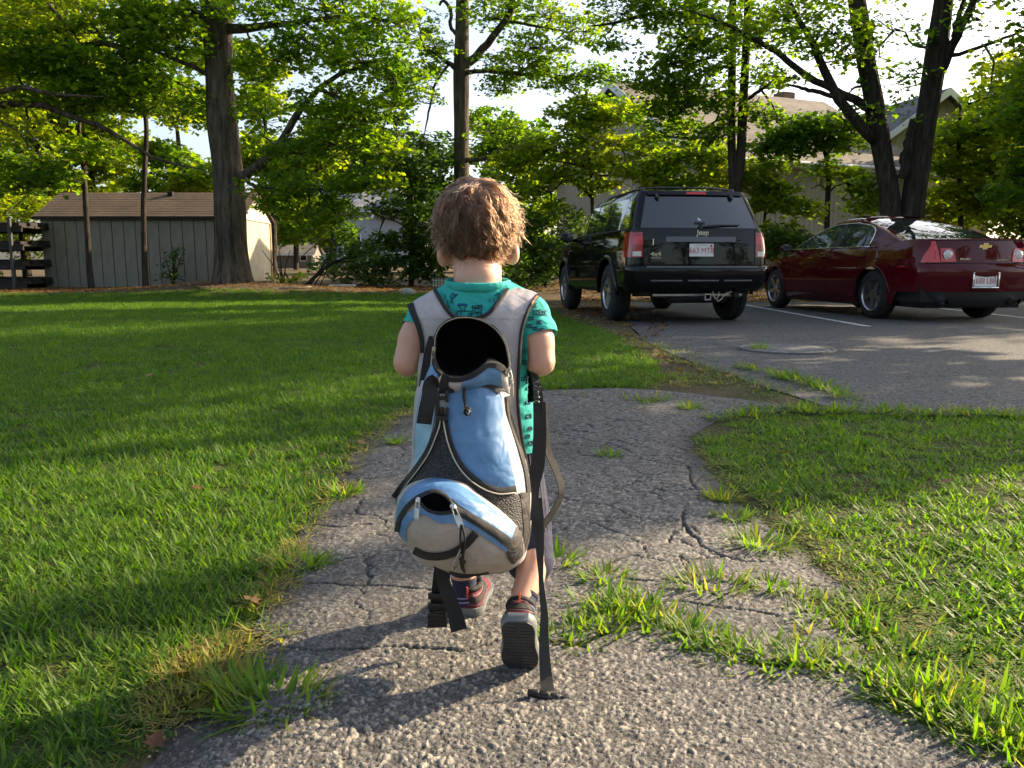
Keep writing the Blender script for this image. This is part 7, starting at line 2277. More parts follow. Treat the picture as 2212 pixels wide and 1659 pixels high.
def leaf_cloud(C, size, nrm, yaw, tint, simple=False):
    """leaves as real little blades: C centres, nrm blade normals, yaw turning angle"""
    T, Fc = (LT2, LF2) if simple else (LT, LF)
    n = len(C)
    nrm = nrm/np.linalg.norm(nrm, axis=1)[:,None]
    ref = np.stack([np.cos(yaw), np.sin(yaw), np.zeros(n)], -1)
    yv = ref - nrm*np.sum(ref*nrm, 1)[:,None]; yv /= np.linalg.norm(yv, axis=1)[:,None]+1e-9
    xv = np.cross(yv, nrm)
    V = C[:,None,:] + size[:,None,None]*(xv[:,None,:]*T[None,:,0:1] + yv[:,None,:]*T[None,:,1:2] + nrm[:,None,:]*T[None,:,2:3])
    F = (np.arange(n)*len(T))[:,None,None] + Fc[None]
    return V.reshape(-1,3), F.reshape(-1,3), np.repeat(tint, len(T))

def bez(pts, n):
    return resample_np(pts, n)
def resample_np(pts, n):
    P = np.array(pts, float)
    seg = np.concatenate(([0], np.cumsum(np.linalg.norm(np.diff(P[:,:3], axis=0), axis=1))))
    t = np.linspace(0, seg[-1], n)
    out = []
    m = np.gradient(P, seg, axis=0) if len(P) > 2 else np.repeat(((P[1]-P[0])/max(seg[-1],1e-9))[None], len(P), 0)
    i = np.clip(np.searchsorted(seg, t, 'right')-1, 0, len(seg)-2)
    h = (seg[i+1]-seg[i])[:,None]; u = ((t-seg[i])[:,None])/h
    return (2*u**3-3*u**2+1)*P[i] + (u**3-2*u**2+u)*h*m[i] + (-2*u**3+3*u**2)*P[i+1] + (u**3-u**2)*h*m[i+1]

def limb_mesh(mb, pts, n=10, steps=14, rough=0.0, seed=0):
    """pts: (x,y,z,r)"""
    q = resample_np(pts, steps)
    r_ = np.maximum(q[:,3], 0.004)
    P = q[:,:3].copy()
    if not rough:
        j = (np.random.default_rng(seed).normal(0, 1, P.shape))*r_[:,None]*0.22; j[0] = 0
        mb.tube([tuple(p) for p in P+j], list(r_), n)
        return
    rows = []
    for i in range(len(P)):
        ring = []
        for k in range(n):
            a = 2*math.pi*k/n
            rid = fbm(math.cos(a)*3.1+seed, P[i,2]*0.35+math.sin(a)*3.1, seed, 3)-0.5
            rid2 = fbm(math.cos(a)*9+seed*3, P[i,2]*1.1+math.sin(a)*9, seed+4, 2)-0.5
            lob = 0.10*math.cos(3*a+seed)*max(0, 1-i/4.0)
            rr_ = r_[i]*(1+rough*(1.1*rid+0.8*rid2)+lob)
            ring.append((P[i,0]+rr_*math.cos(a), P[i,1]+rr_*math.sin(a), P[i,2]))
        rows.append(ring)
    mb.grid(np.array(rows), close_v=True)

NTREE = [0]
def tree(name, label, base, trunk, limbs, pads, leaf=None, bark=None, lsize=0.12, spray=16, simple=False, group=None, twig=True, tsides=24, rough=0.16, tsteps=40, cat='tree', flat=0.45, seedo=0, dens=1.55):
    """trunk, limbs: lists of (x,y,z,r) paths; pads: (x,y,z,rx,ry,rz,number of sprays)"""
    NTREE[0] += 1
    g = np.random.default_rng(1000+NTREE[0]+seedo)
    B = np.array(base, float)
    t = thing(name, label, cat, B, 0, group)
    tm = MB()
    for k, tr in enumerate(trunk): limb_mesh(tm, tr, tsides, tsteps, rough, NTREE[0]+k*7)
    if tm.v: build('trunk', tm, bark or M_BARK, t, smooth=True, shift=B)
    lmb = MB()
    for k, l in enumerate(limbs):
        one = MB(); limb_mesh(one, l, 8, 14, 0, k+NTREE[0]*13)
        build('branch', one, bark or M_BARK, t, smooth=True, shift=B)
    C, NR, TW = [], [], MB()
    anchors = np.array([p[:3] for l in (limbs+trunk) for p in resample_np(l, 9)]) if (limbs or trunk) else np.zeros((1,3))+B
    for (x, y, z, rx, ry, rz, ns) in pads:
        ns = max(1, int(ns*dens))
        d = g.normal(0, 1, (ns,3)); d /= np.linalg.norm(d, axis=1)[:,None]
        rad = g.uniform(0.15, 1.0, ns)**(1/2.2)
        sc = np.array((x,y,z)) + d*rad[:,None]*np.array((rx,ry,rz))
        if twig:
            dd = np.linalg.norm(anchors-np.array((x,y,z)), axis=1); a = anchors[np.argmin(dd)]
            pc = np.array((x,y,z-rz*0.3))
            if 0.25 < dd.min() < 5: TW.tube([tuple(a), tuple((a+pc)/2+g.normal(0,.08,3)), tuple(pc)], [0.028,0.02,0.012], 5)
            for s_ in sc[::2]:
                m_ = (pc+s_)/2+g.normal(0,.06,3)
                TW.tube([tuple(pc), tuple(m_), tuple(s_)], [0.011,0.008,0.004], 3, cap=False)
        for s_ in sc:
            k = int(g.integers(max(3,spray//2), spray+spray//2))
            ra = g.uniform(0.18, 0.42)*(lsize/0.12)**0.6; a = g.uniform(0, 2*np.pi, k); rr_ = ra*np.sqrt(g.uniform(0,1,k))
            tilt = g.normal(0, 0.22, 2)
            dx, dy = rr_*np.cos(a), rr_*np.sin(a)
            C.append(np.stack([s_[0]+dx, s_[1]+dy, s_[2]+dx*tilt[0]+dy*tilt[1]-0.25*rr_**2/ra+g.normal(0,.04,k)], -1))
            NR.append(np.stack([-tilt[0]+g.normal(0,flat,k), -tilt[1]+g.normal(0,flat,k)-0.15, np.ones(k)*0.8], -1))
    if TW.v: kind(build('twig', TW, bark or M_BARKD, t, shift=B, fix=False), 'stuff')
    if C:
        C = np.concatenate(C)-B; NR = np.concatenate(NR)
        n = len(C)
        patch = fbm((C[:,0]+B[0])*0.8, (C[:,2])*0.9+(C[:,1]+B[1])*0.5, 31+NTREE[0], 3)
        tint = np.clip(0.15+0.75*patch+g.normal(0,.16,n), 0, 1)
        V, F, T = leaf_cloud(C, lsize*g.uniform(0.6,1.25,n), NR, g.uniform(0,2*np.pi,n), tint, simple)
        np_mesh('crown', V, F, leaf or LEAF_A, t, attrs={'tint':('FLOAT','POINT',T)})
    return t

def PX(lst):
    """traced path: (px,py,Y,r)"""
    return [(*at(a, b, Y), r_) for a, b, Y, r_ in lst]
def PD(lst):
    return [(*at(a, b, Y), rx, ry, rz, n) for a, b, Y, rx, ry, rz, n in lst]
def ground_at(px, Y):
    p = at(px, 600, Y); return np.array((p[0], Y, gzf(p[0], Y)))

# 1 -- big maple on its mound, left
b = ground_at(503, 19.5); bz = b[2]
tree('maple_tree', 'thick-trunked maple standing on the mound in front of the taupe shed', b,
 [[(b[0],b[1],bz-.15,.54),(b[0],b[1],bz+.05,.475),(b[0],b[1],bz+.25,.43)] + PX([(501,560,19.5,.40),(498,480,19.5,.375),(495,400,19.5,.365),(487,330,19.5,.35),(479,255,19.5,.36),(476,200,19.5,.325),(471,100,19.5,.32),(468,0,19.5,.36),(466,-80,19.5,.30),(462,-260,19.5,.24),(455,-480,19.5,.14)])],
 [PX([(518,388,19.4,.135),(560,354,19.2,.115),(592,328,19.0,.10),(638,252,18.7,.08),(690,190,18.3,.06),(740,158,18.0,.05),(800,140,17.8,.02)]),
  PX([(598,316,19.0,.06),(650,303,18.7,.05),(720,312,18.3,.035),(790,335,18,.015)]),
  PX([(690,192,18.3,.05),(750,222,18,.035),(810,262,17.8,.015)]),
  PX([(495,62,19.4,.12),(560,56,19.1,.09),(640,48,18.7,.07),(710,38,18.2,.045),(780,36,17.8,.02)]),
  PX([(660,50,18.6,.045),(700,78,18.3,.035),(780,86,18,.015)]),
  PX([(446,160,19.4,.06),(400,138,19.1,.05),(357,120,18.9,.04),(300,96,18.6,.02)]),
  PX([(440,40,19.4,.07),(410,15,19.2,.06),(382,-10,19,.05),(300,-60,18.6,.03)]),
  PX([(525,380,19.2,.05),(545,400,18.9,.04),(600,405,18.6,.03),(690,408,18.3,.015)])],
 PD([(600,120,18.8,1.1,1.0,.45,30),(690,90,18.4,1.2,1.0,.45,40),(790,120,17.9,1.2,1.0,.55,56),(860,170,17.6,.7,.7,.45,24),(560,20,18.8,1.0,1.0,.4,26),(700,10,18.3,1.3,1.1,.45,40),(820,30,17.7,.9,.9,.4,30),(880,60,17.5,.5,.6,.3,12),
  (720,220,18.2,1.2,1.0,.5,44),(800,250,17.9,1.0,.9,.45,34),(640,320,18.7,.9,.9,.4,26),(740,310,18.3,1.2,1.0,.4,38),(830,320,18,.9,.8,.35,24),(600,400,18.8,.9,.9,.35,26),(700,400,18.4,1.2,1.0,.35,40),(790,390,18.2,.9,.8,.35,24),
  (640,450,18.8,.8,.7,.3,22),(730,455,18.5,.7,.7,.25,18),(585,440,19.2,.4,.5,.2,8),(680,490,18.8,.5,.5,.2,10),(545,160,19.3,.5,.6,.5,14),(570,250,19.2,.6,.6,.5,16),
  (390,90,19,1.0,.9,.5,28),(330,60,18.7,1.0,.9,.45,28),(400,10,19,1.1,.9,.4,26),(300,-20,18.6,1.2,1.0,.5,26),(420,210,19.3,.5,.6,.4,10),
  (560,-120,19,2.2,1.8,.9,34),(760,-110,18.2,2.2,1.8,.9,34),(350,-150,19,2.4,1.8,1.0,26),(470,-330,19.5,3.0,2.6,1.4,40)]), LEAF_A, lsize=0.105, dens=1.75)

# 2 -- tree out of the frame on the left whose long limbs reach in
b = ground_at(-330, 18.5); bz = b[2]
tree('maple_tree', 'maple off the left edge whose long bare limbs reach in above the shed', b,
 [[(b[0],b[1],bz-.1,.5)] + PX([(-330,560,18.5,.38),(-320,300,18.5,.34),(-300,100,18.5,.30),(-290,-200,18.5,.2)])],
 [PX([(-318,300,18.5,0.144),(-200,262,18.5,0.115),(0,224,18.6,0.083),(94,228,18.7,0.079),(117,238,18.7,0.072),(169,255,18.8,0.065),(236,280,18.9,0.054),(310,330,19,0.040),(360,352,19,0.029),(440,366,19,0.013)]),
  PX([(-310,240,18.5,0.115),(-150,215,18.3,0.086),(0,195,18.2,0.061),(32,186,18.2,0.058),(87,198,18.2,0.050),(139,206,18.2,0.036),(225,209,18.2,0.014)]),
  PX([(-300,120,18.6,0.130),(-120,118,18.8,0.101),(0,117,19,0.079),(80,108,19.1,0.079),(150,100,19.2,0.076),(236,95,19.3,0.072),(285,109,19.4,0.065),(320,131,19.5,0.050),(367,169,19.6,0.036),(432,200,19.8,0.014)]),
  PX([(10,118,19,0.029),(45,174,18.9,0.029),(58,248,18.9,0.023),(57,320,18.9,0.011)]), PX([(0,262,18,0.029),(40,285,18,0.022),(62,315,18,0.014)]), PX([(62,285,18.5,0.022),(78,310,18.5,0.018),(87,345,18.5,0.007)]),
  PX([(95,0,18.8,0.043),(140,50,18.8,0.036),(175,95,18.9,0.022)]), PX([(110,-20,19.2,0.029),(125,30,19.2,0.025),(150,80,19.2,0.014)]), PX([(150,-20,19.2,0.029),(190,40,19.2,0.025),(230,92,19.2,0.014)])],
 PD([(-150,140,18,2.0,1.8,1.0,60),(-60,260,18.2,1.6,1.4,.8,40),(-100,40,18.5,2.2,1.8,1.0,60),(40,40,19,1.3,1.1,.6,30),(110,-30,19,1.6,1.2,.7,36),(30,150,19,.9,.8,.4,14),(200,60,19.3,.9,.8,.4,16),(250,140,19.4,.8,.7,.35,14),(-80,-150,18.5,2.6,2,1.2,30),(330,205,19.6,.8,.7,.35,12),(380,250,19.8,.6,.6,.3,8)]), LEAF_B, lsize=0.105, dens=1.8)

# 3,4 -- two saplings in front of the shed wall
b = ground_at(196, 20.3)
tree('young_maple', 'slim maple sapling before the left part of the shed wall', b,
 [[(b[0],b[1],b[2]-.05,.085)] + PX([(194,590,20.3,.075),(190,523,20.3,.068),(185,440,20.3,.064),(180,352,20.3,.058),(172,290,20.3,.05)])],
 [PX([(172,290,20.3,.048),(168,248,20.3,.04),(150,210,20.1,.03),(110,150,19.9,.015)]), PX([(170,262,20.3,.035),(176,222,20.3,.03),(185,180,20.2,.022),(190,120,20.1,.012)]), PX([(181,360,20.3,.025),(195,340,20.1,.02),(225,325,20,.01)]), PX([(182,400,20.3,.03),(150,385,20,.02),(90,375,19.8,.01)])],
 PD([(110,140,19,1.0,.9,.45,44),(180,130,19,1.0,.9,.5,46),(230,180,19,.9,.8,.4,40),(140,200,19,.9,.8,.35,36),(190,228,19.2,.9,.7,.28,34),(85,100,19,.8,.8,.4,26),(175,318,19.6,.7,.6,.25,24),(230,330,19.5,.5,.5,.2,14),(80,360,19.4,.8,.7,.3,30),(40,395,19.4,.8,.7,.3,28),(120,385,19.5,.6,.6,.25,20),(20,345,19.4,.7,.6,.3,20)]), LEAF_A, M_BARKD, lsize=0.135, dens=0.85, tsides=12, tsteps=24, rough=0.1)
b = ground_at(313, 20.3)
tree('young_maple', 'slim maple sapling before the middle of the shed wall', b,
 [[(b[0],b[1],b[2]-.05,.085)] + PX([(313,590,20.3,.075),(311,520,20.3,.07),(310,446,20.3,.066),(313,357,20.3,.06),(315,260,20.3,.055),(310,225,20.3,.05)])],
 [PX([(310,228,20.3,.05),(316,180,20.2,.045),(322,124,20.1,.035),(330,70,20,.02),(335,10,20,.01)]), PX([(314,250,20.3,.03),(335,240,20.1,.02),(360,255,20,.01)]), PX([(318,170,20.2,.025),(290,150,20,.02),(265,160,20,.01)])],
 PD([(325,95,19.5,.9,.8,.45,36),(300,180,19.5,.8,.7,.35,34),(345,150,19.6,.6,.6,.35,18),(310,220,19.5,.5,.5,.22,16),(270,120,19.4,.8,.7,.35,28),(350,40,19.5,.9,.8,.4,28),(290,30,19.4,.9,.8,.4,26),(220,40,19.3,1.0,.8,.4,30)]), LEAF_A, M_BARKD, lsize=0.13, dens=0.8, tsides=12, tsteps=24, rough=0.1)

# 5 -- straight tree rising behind the child's head
b = ground_at(997, 22)
tree('oak_tree', 'straight forking tree rising right behind the toddler\'s head', b,
 [[(b[0],b[1],b[2]-.1,.27),(b[0],b[1],b[2]+.15,.23)] + PX([(997,480,22,.215),(997,372,22,.205),(997,260,22,.20),(997,150,22,.215),(998,100,22,.19),(999,0,22,.165),(1000,-200,22,.12),(1000,-400,22,.06)])],
 [PX([(1000,150,22,.13),(1018,130,21.9,.12),(1042,108,21.8,.105),(1070,72,21.6,.095),(1094,42,21.5,.085),(1110,0,21.4,.075),(1125,-80,21.3,.05)]),
  PX([(1004,155,22,.07),(1042,154,21.6,.055),(1129,159,21.2,.04),(1195,165,21,.015)]),
  PX([(990,150,22,.09),(975,140,21.9,.07),(947,121,21.7,.045),(915,100,21.5,.02)]),
  PX([(968,141,21.9,.04),(942,176,21.6,.035),(927,240,21.4,.028),(915,298,21.3,.012)]),
  PX([(990,80,22,.05),(973,57,21.9,.05),(973,20,21.8,.045),(955,2,21.7,.04),(950,12,21.7,.03)]),
  PX([(1090,45,21.5,.04),(1150,55,21.3,.035),(1230,70,21,.02)]), PX([(1000,345,22,.07),(1030,345,21.6,.06),(1075,330,21.3,.045),(1110,300,21.2,.02)])],
 PD([(1130,140,21.2,1.2,1.0,.35,46),(1220,160,21,1.1,.9,.35,42),(1300,160,20.8,.7,.6,.25,14),(1080,190,21.4,.7,.6,.2,12),(1150,95,21.2,1.2,.9,.35,34),(1060,30,21.5,.9,.8,.4,26),(1190,30,21.1,1.1,.9,.4,30),(1110,-30,21.3,1.4,1.1,.5,36),(940,95,21.5,.6,.5,.4,20),(905,45,21.3,.8,.7,.35,10),(930,150,21.4,.5,.5,.3,12),(915,215,21.3,.5,.5,.3,6),(960,-40,21.8,1.2,1.0,.5,28),(1090,285,21.3,.9,.8,.3,24),(1260,60,21,.8,.7,.3,16),(1000,-260,22,3,2.6,1.6,80),(1290,225,21,.8,.7,.3,16)]), LEAF_A, lsize=0.098, dens=1.8, tsides=18, rough=0.09)

# 6 -- pair of slim trunks behind the SUV
b = ground_at(1588, 18)
tree('twin_trunk_tree', 'pair of slim straight trunks rising behind the black vehicle', b,
 [[(b[0]-.05,b[1],b[2]-.1,.12)] + PX([(1584,400,18,.10),(1580,300,18,.092),(1581,150,18,.088),(1583,0,18,.08),(1584,-200,18,.05)]),
  [(b[0]+.05,b[1],b[2]-.1,.13)] + PX([(1592,400,18,.115),(1597,366,18,.11),(1605,230,18,.10),(1611,120,18,.09),(1616,0,18,.08),(1622,-200,18,.05)])],
 [PX([(1580,58,18,.075),(1540,42,17.8,.068),(1501,35,17.6,.06),(1402,31,17.3,.045),(1327,50,17.1,.03),(1270,57,17,.012)]), PX([(1327,50,17.1,.02),(1315,70,17.1,.015),(1300,80,17.1,.008)]),
  PX([(1606,222,18,.045),(1640,196,17.8,.038),(1684,166,17.6,.02)]), PX([(1580,142,18,.04),(1530,150,17.7,.03),(1490,165,17.5,.015)]), PX([(1580,250,18,.03),(1540,265,17.8,.022),(1500,300,17.6,.01)]), PX([(1480,80,17.5,.03),(1440,130,17.3,.02),(1400,155,17.2,.01)])],
 PD([(1440,20,17.3,1.1,.9,.35,36),(1350,20,17,.8,.7,.3,20),(1500,60,17.5,1.0,.8,.4,36),(1520,120,17.5,.9,.7,.35,32),(1450,130,17.3,.8,.7,.3,16),(1500,185,17.5,.8,.7,.3,28),(1430,175,17.3,.7,.6,.25,20),(1540,215,17.7,.6,.6,.25,16),(1470,235,17.6,.9,.7,.25,24),(1380,170,17.2,.6,.5,.2,10),(1650,160,17.8,.6,.6,.3,16),(1640,60,17.8,.8,.7,.35,22),(1560,-60,17.8,1.6,1.3,.7,44),(1410,-60,17.2,1.3,1.1,.5,30),(1420,245,17.8,.7,.6,.25,14),(1400,290,17.9,.6,.6,.25,12),(1560,270,17.9,.6,.6,.2,12),(1640,240,18,.6,.5,.2,12),(1680,250,18,.5,.5,.2,8),(1450,210,17.6,.6,.6,.2,10),(1520,290,17.7,.7,.6,.2,16),(1320,100,17,.5,.5,.2,8)]), LEAF_A, M_BARKD, lsize=0.095, dens=1.8, tsides=14, rough=0.07)

# 7 -- forked big tree behind the maroon car
b = ground_at(1950, 17.2)
tree('forked_maple', 'big tree forked into two leaning trunks behind the maroon car', b,
 [[(b[0]-.24,b[1],b[2]-.15,.30)] + PX([(1925,470,17.2,.225),(1918,400,17.2,.205),(1908,345,17.2,.20),(1895,267,17.2,.215),(1884,200,17.2,.195),(1872,141,17.2,.19),(1862,70,17.2,.18),(1850,0,17.2,.175),(1830,-160,17.2,.13),(1800,-330,17.2,.07)]),
  [(b[0]+.20,b[1],b[2]-.15,.36)] + PX([(1970,470,17.2,.25),(1976,410,17.2,.235),(1988,330,17.2,.225),(2002,250,17.2,.205),(2012,190,17.2,.21),(2024,112,17.2,.215),(2036,20,17.2,.19),(2044,-40,17.2,.18),(2060,-220,17.2,.12),(2070,-380,17.2,.06)])],
 [PX([(1888,300,17.1,.13),(1858,268,17,.115),(1833,239,16.9,.105),(1793,183,16.8,.09),(1770,130,16.7,.08),(1748,79,16.6,.065),(1722,40,16.5,.05),(1709,10,16.4,.035),(1680,-50,16.3,.02)]),
  PX([(1878,235,17.1,.10),(1840,212,17,.088),(1799,194,16.9,.08),(1748,166,16.7,.07),(1684,118,16.4,.058),(1619,79,16.1,.045),(1560,48,15.9,.03),(1480,20,15.7,.012)]),
  PX([(1800,208,16.8,.05),(1748,194,16.6,.042),(1703,183,16.4,.02)]), PX([(2018,180,17.2,.11),(2046,125,17.1,.10),(2075,65,17,.09),(2103,0,16.9,.075),(2140,-90,16.8,.05)]), PX([(2060,80,17,.06),(2070,40,17,.055),(2085,-10,17,.04)]),
  PX([(2036,126,17.1,.05),(2080,115,16.9,.042),(2125,98,16.6,.036),(2212,67,16.2,.025),(2290,40,16,.01)]), PX([(2016,85,17.1,.035),(2005,100,17,.03),(1985,101,16.9,.024),(1965,90,16.8,.02),(1955,70,16.7,.015),(1930,66,16.6,.008)]),
  PX([(2003,165,17.1,.02),(1985,182,17,.016),(1955,190,16.9,.012),(1900,225,16.9,.006)]), PX([(1742,62,16.6,.03),(1715,60,16.5,.02),(1690,62,16.4,.01)]), PX([(1868,185,17,.03),(1845,190,16.9,.024),(1830,205,16.9,.01)]),
  [tuple(at(1948,385,17.0))+(.10,), tuple(at(1962,310,16.95))+(.09,), tuple(at(1972,262,16.95))+(.075,)]],
 PD([(1700,30,16.4,.9,.8,.4,26),(1740,90,16.6,.6,.6,.35,12),(1800,60,16.8,.9,.7,.4,18),(1830,90,16.9,.5,.5,.4,16),(1640,90,16.2,.9,.7,.3,16),(1700,160,16.5,.5,.5,.2,8),(1800,120,16.8,.7,.6,.4,9),(1930,50,16.8,.9,.7,.5,12),(1900,110,16.9,.8,.6,.4,7),(1940,170,16.9,.8,.6,.35,8),(1900,240,16.9,.7,.5,.3,10),(2120,30,16.7,.9,.8,.4,9),(2160,110,16.4,.8,.7,.3,7),(2140,180,16.5,.8,.6,.3,6),(1760,-30,16.6,1.4,1.1,.6,34),(1950,-60,17,1.4,1.2,.6,20),(2130,-80,16.7,1.4,1.2,.6,22),(1560,40,15.8,.8,.7,.3,14),(1870,-200,17,3,2.4,1.2,60),(2100,-260,17,3,2.4,1.2,60)]), LEAF_A, M_BARKD, lsize=0.10, spray=13, tsides=26, rough=0.12)

# 8 -- small maple between the cars, before the beige wall
b = ground_at(1788, 18.6)
tree('young_maple', 'small spreading maple before the beige wall, behind the maroon car', b,
 [[(b[0],b[1],b[2]-.05,.075)] + PX([(1788,430,18.6,.06),(1790,390,18.6,.055),(1788,351,18.6,.055),(1778,318,18.6,.045)])],
 [PX([(1779,320,18.6,.04),(1765,305,18.5,.03),(1740,295,18.4,.022),(1690,290,18.3,.01)]), PX([(1778,318,18.6,.035),(1773,295,18.5,.028),(1770,270,18.4,.015)]), PX([(1784,335,18.6,.03),(1800,318,18.5,.024),(1830,300,18.4,.01)]), PX([(1788,425,18.6,.025),(1800,405,18.4,.02),(1830,395,18.3,.01)]), PX([(1786,412,18.6,.02),(1770,400,18.4,.015),(1752,408,18.3,.008)])],
 PD([(1750,275,18.3,.7,.6,.3,26),(1700,300,18.2,.7,.6,.22,22),(1790,270,18.4,.7,.6,.3,24),(1830,310,18.4,.6,.5,.22,18),(1660,315,18.2,.6,.5,.18,14),(1740,320,18.3,.6,.5,.18,14),(1850,260,18.5,.5,.5,.25,12),(1830,380,18.4,.5,.5,.2,12),(1780,365,18.5,.4,.4,.2,8),(1880,400,18.4,.5,.5,.3,18),(1870,440,18.4,.5,.5,.25,16)]), LEAF_A, M_BARKD, lsize=0.115, tsides=10, tsteps=16, rough=0.08)

# 9 -- leafy trees closing the right edge
b = ground_at(2074, 19)
tree('young_maple', 'leafy young maple to the right of the forked trunks, near the frame edge', b,
 [[(b[0],b[1],b[2]-.05,.07)] + PX([(2075,440,19,.06),(2073,370,19,.052),(2071,300,19,.045),(2075,230,19,.03)])],
 [PX([(2072,340,19,.03),(2110,320,18.8,.022),(2170,300,18.6,.01)]), PX([(2074,410,19,.03),(2130,390,18.7,.022),(2190,380,18.5,.01)])],
 PD([(2060,300,19,.8,.7,.35,26),(2120,270,18.8,.9,.7,.4,34),(2190,230,18.6,.9,.8,.45,40),(2090,350,18.9,.8,.7,.3,28),(2160,340,18.7,.9,.8,.35,34),(2120,400,18.7,.9,.7,.3,32),(2200,410,18.5,.9,.8,.4,34),(2060,420,18.9,.6,.6,.25,18),(2160,450,18.6,.9,.7,.25,28),(2200,150,18.5,.7,.7,.4,18),(2040,370,19,.4,.4,.3,10)]), LEAF_B, M_BARKD, lsize=0.12, tsides=10, tsteps=16, rough=0.08)
b = ground_at(2330, 15)
tree('maple_tree', 'dense leafy tree at the right frame edge above the maroon boot', b,
 [[(b[0],b[1],b[2]-.05,.2)] + PX([(2330,420,15,.17),(2325,200,15,.15),(2320,-50,15,.12),(2318,-250,15,.06)])],
 [PX([(2328,300,15,.06),(2270,270,14.8,.045),(2190,262,14.6,.015)]), PX([(2328,410,15,.05),(2260,385,14.8,.035),(2180,378,14.7,.012)])],
 PD([(2230,250,14.7,.7,.7,.35,34),(2300,180,14.9,1.0,.9,.5,50),(2260,330,14.7,.8,.7,.4,40),(2320,300,14.9,1.0,.9,.5,46),(2240,410,14.7,.8,.7,.35,36),(2330,420,14.9,1,.9,.45,40),(2340,60,15,1.3,1.1,.7,56),(2420,200,15,1.4,1.3,.9,70),(2440,20,15,1.6,1.4,.9,70),(2360,-120,15,1.6,1.4,.9,60)]), LEAF_A, M_BARKD, lsize=0.12, tsides=14, tsteps=18, rough=0.1)

# 10 -- understorey between the lawn and the houses
b = ground_at(888, 22.4)
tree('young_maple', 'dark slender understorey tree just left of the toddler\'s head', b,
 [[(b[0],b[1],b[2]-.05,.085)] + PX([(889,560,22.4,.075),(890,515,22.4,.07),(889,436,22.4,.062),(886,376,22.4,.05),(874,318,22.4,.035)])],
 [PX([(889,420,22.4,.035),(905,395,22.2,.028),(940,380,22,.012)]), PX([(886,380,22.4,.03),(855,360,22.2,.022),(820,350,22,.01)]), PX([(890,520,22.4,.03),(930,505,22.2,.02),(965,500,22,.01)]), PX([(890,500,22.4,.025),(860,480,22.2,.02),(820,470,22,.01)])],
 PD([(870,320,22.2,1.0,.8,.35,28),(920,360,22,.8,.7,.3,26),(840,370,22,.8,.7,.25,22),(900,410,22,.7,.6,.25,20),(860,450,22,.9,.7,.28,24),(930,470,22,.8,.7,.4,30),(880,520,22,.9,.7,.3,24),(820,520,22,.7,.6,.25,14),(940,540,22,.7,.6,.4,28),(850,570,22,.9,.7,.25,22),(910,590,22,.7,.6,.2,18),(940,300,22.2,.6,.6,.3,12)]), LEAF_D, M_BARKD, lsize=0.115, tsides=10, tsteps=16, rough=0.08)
b = ground_at(1277, 20.6)
tree('young_maple', 'arching small tree left of the black vehicle before the beige gable', b,
 [[(b[0],b[1],b[2]-.05,.06)] + PX([(1282,520,20.6,.055),(1279,430,20.6,.05),(1276,360,20.6,.04)])],
 [PX([(1281,430,20.6,.04),(1255,405,20.4,.035),(1225,390,20.2,.028),(1190,415,20,.015)]), PX([(1276,365,20.6,.03),(1240,355,20.4,.022),(1180,345,20.2,.01)]), PX([(1277,372,20.6,.03),(1300,380,20.4,.025),(1350,370,20.2,.01)]), PX([(1276,360,20.6,.03),(1270,320,20.5,.02),(1265,290,20.4,.01)])],
 PD([(1260,290,20.4,.8,.7,.28,26),(1180,320,20.2,.9,.8,.28,32),(1120,350,20.3,.8,.7,.25,26),(1260,340,20.4,.7,.6,.25,20),(1340,360,20.2,.7,.6,.25,22),(1200,380,20.2,.8,.7,.2,22),(1290,400,20.3,.6,.6,.2,16),(1340,310,20.4,.6,.5,.2,14),(1130,410,20.4,.8,.7,.25,24),(1190,450,20.4,.6,.6,.25,14),(1310,250,20.6,.6,.6,.25,22),(1370,240,20.6,.5,.5,.25,16),(1470,275,20.6,.5,.5,.2,12),(1270,220,20.8,.6,.6,.3,16),(1400,320,20.4,.5,.5,.25,14),(1230,250,20.8,.8,.7,.28,22)]), LEAF_B, M_BARKD, lsize=0.115, tsides=10, tsteps=16, rough=0.08)
b = ground_at(1450, 19.8)
tree('young_maple', 'leafy sapling right above the black vehicle\'s roof rails', b,
 [[(b[0],b[1],b[2]-.05,.05)] + PX([(1450,430,19.8,.042),(1448,380,19.8,.036),(1445,330,19.8,.025),(1447,280,19.8,.012)])],
 [PX([(1449,390,19.8,.022),(1410,380,19.6,.016),(1370,385,19.5,.008)]), PX([(1447,350,19.8,.022),(1500,335,19.6,.016),(1550,330,19.5,.008)])],
 PD([(1400,365,19.5,.8,.7,.22,28),(1460,340,19.6,.7,.6,.22,24),(1520,320,19.6,.8,.7,.22,28),(1560,350,19.5,.7,.6,.2,22),(1430,395,19.5,.8,.7,.18,26),(1520,385,19.5,.8,.7,.2,24),(1390,300,19.8,.5,.5,.2,10)]), LEAF_B, M_BARKD, lsize=0.115, tsides=8, tsteps=12, rough=0.05)
b = ground_at(1650, 18.8)
tree('young_maple', 'low leafy sapling filling the gap between the two cars', b,
 [[(b[0],b[1],b[2]-.05,.045)] + PX([(1652,470,18.8,.035),(1656,420,18.8,.028),(1655,380,18.8,.015)])],
 [PX([(1653,440,18.8,.02),(1690,425,18.6,.014),(1720,440,18.5,.008)])],
 PD([(1630,390,18.5,.6,.5,.2,24),(1670,410,18.5,.6,.5,.18,22),(1640,440,18.4,.5,.5,.18,18),(1700,440,18.4,.6,.5,.18,20),(1740,455,18.4,.4,.4,.15,12),(1600,370,18.7,.6,.5,.18,20),(1660,350,18.8,.5,.5,.18,14),(1690,500,18.3,.5,.5,.2,14)]), LEAF_B, M_BARKD, lsize=0.11, tsides=8, tsteps=12, rough=0.05)

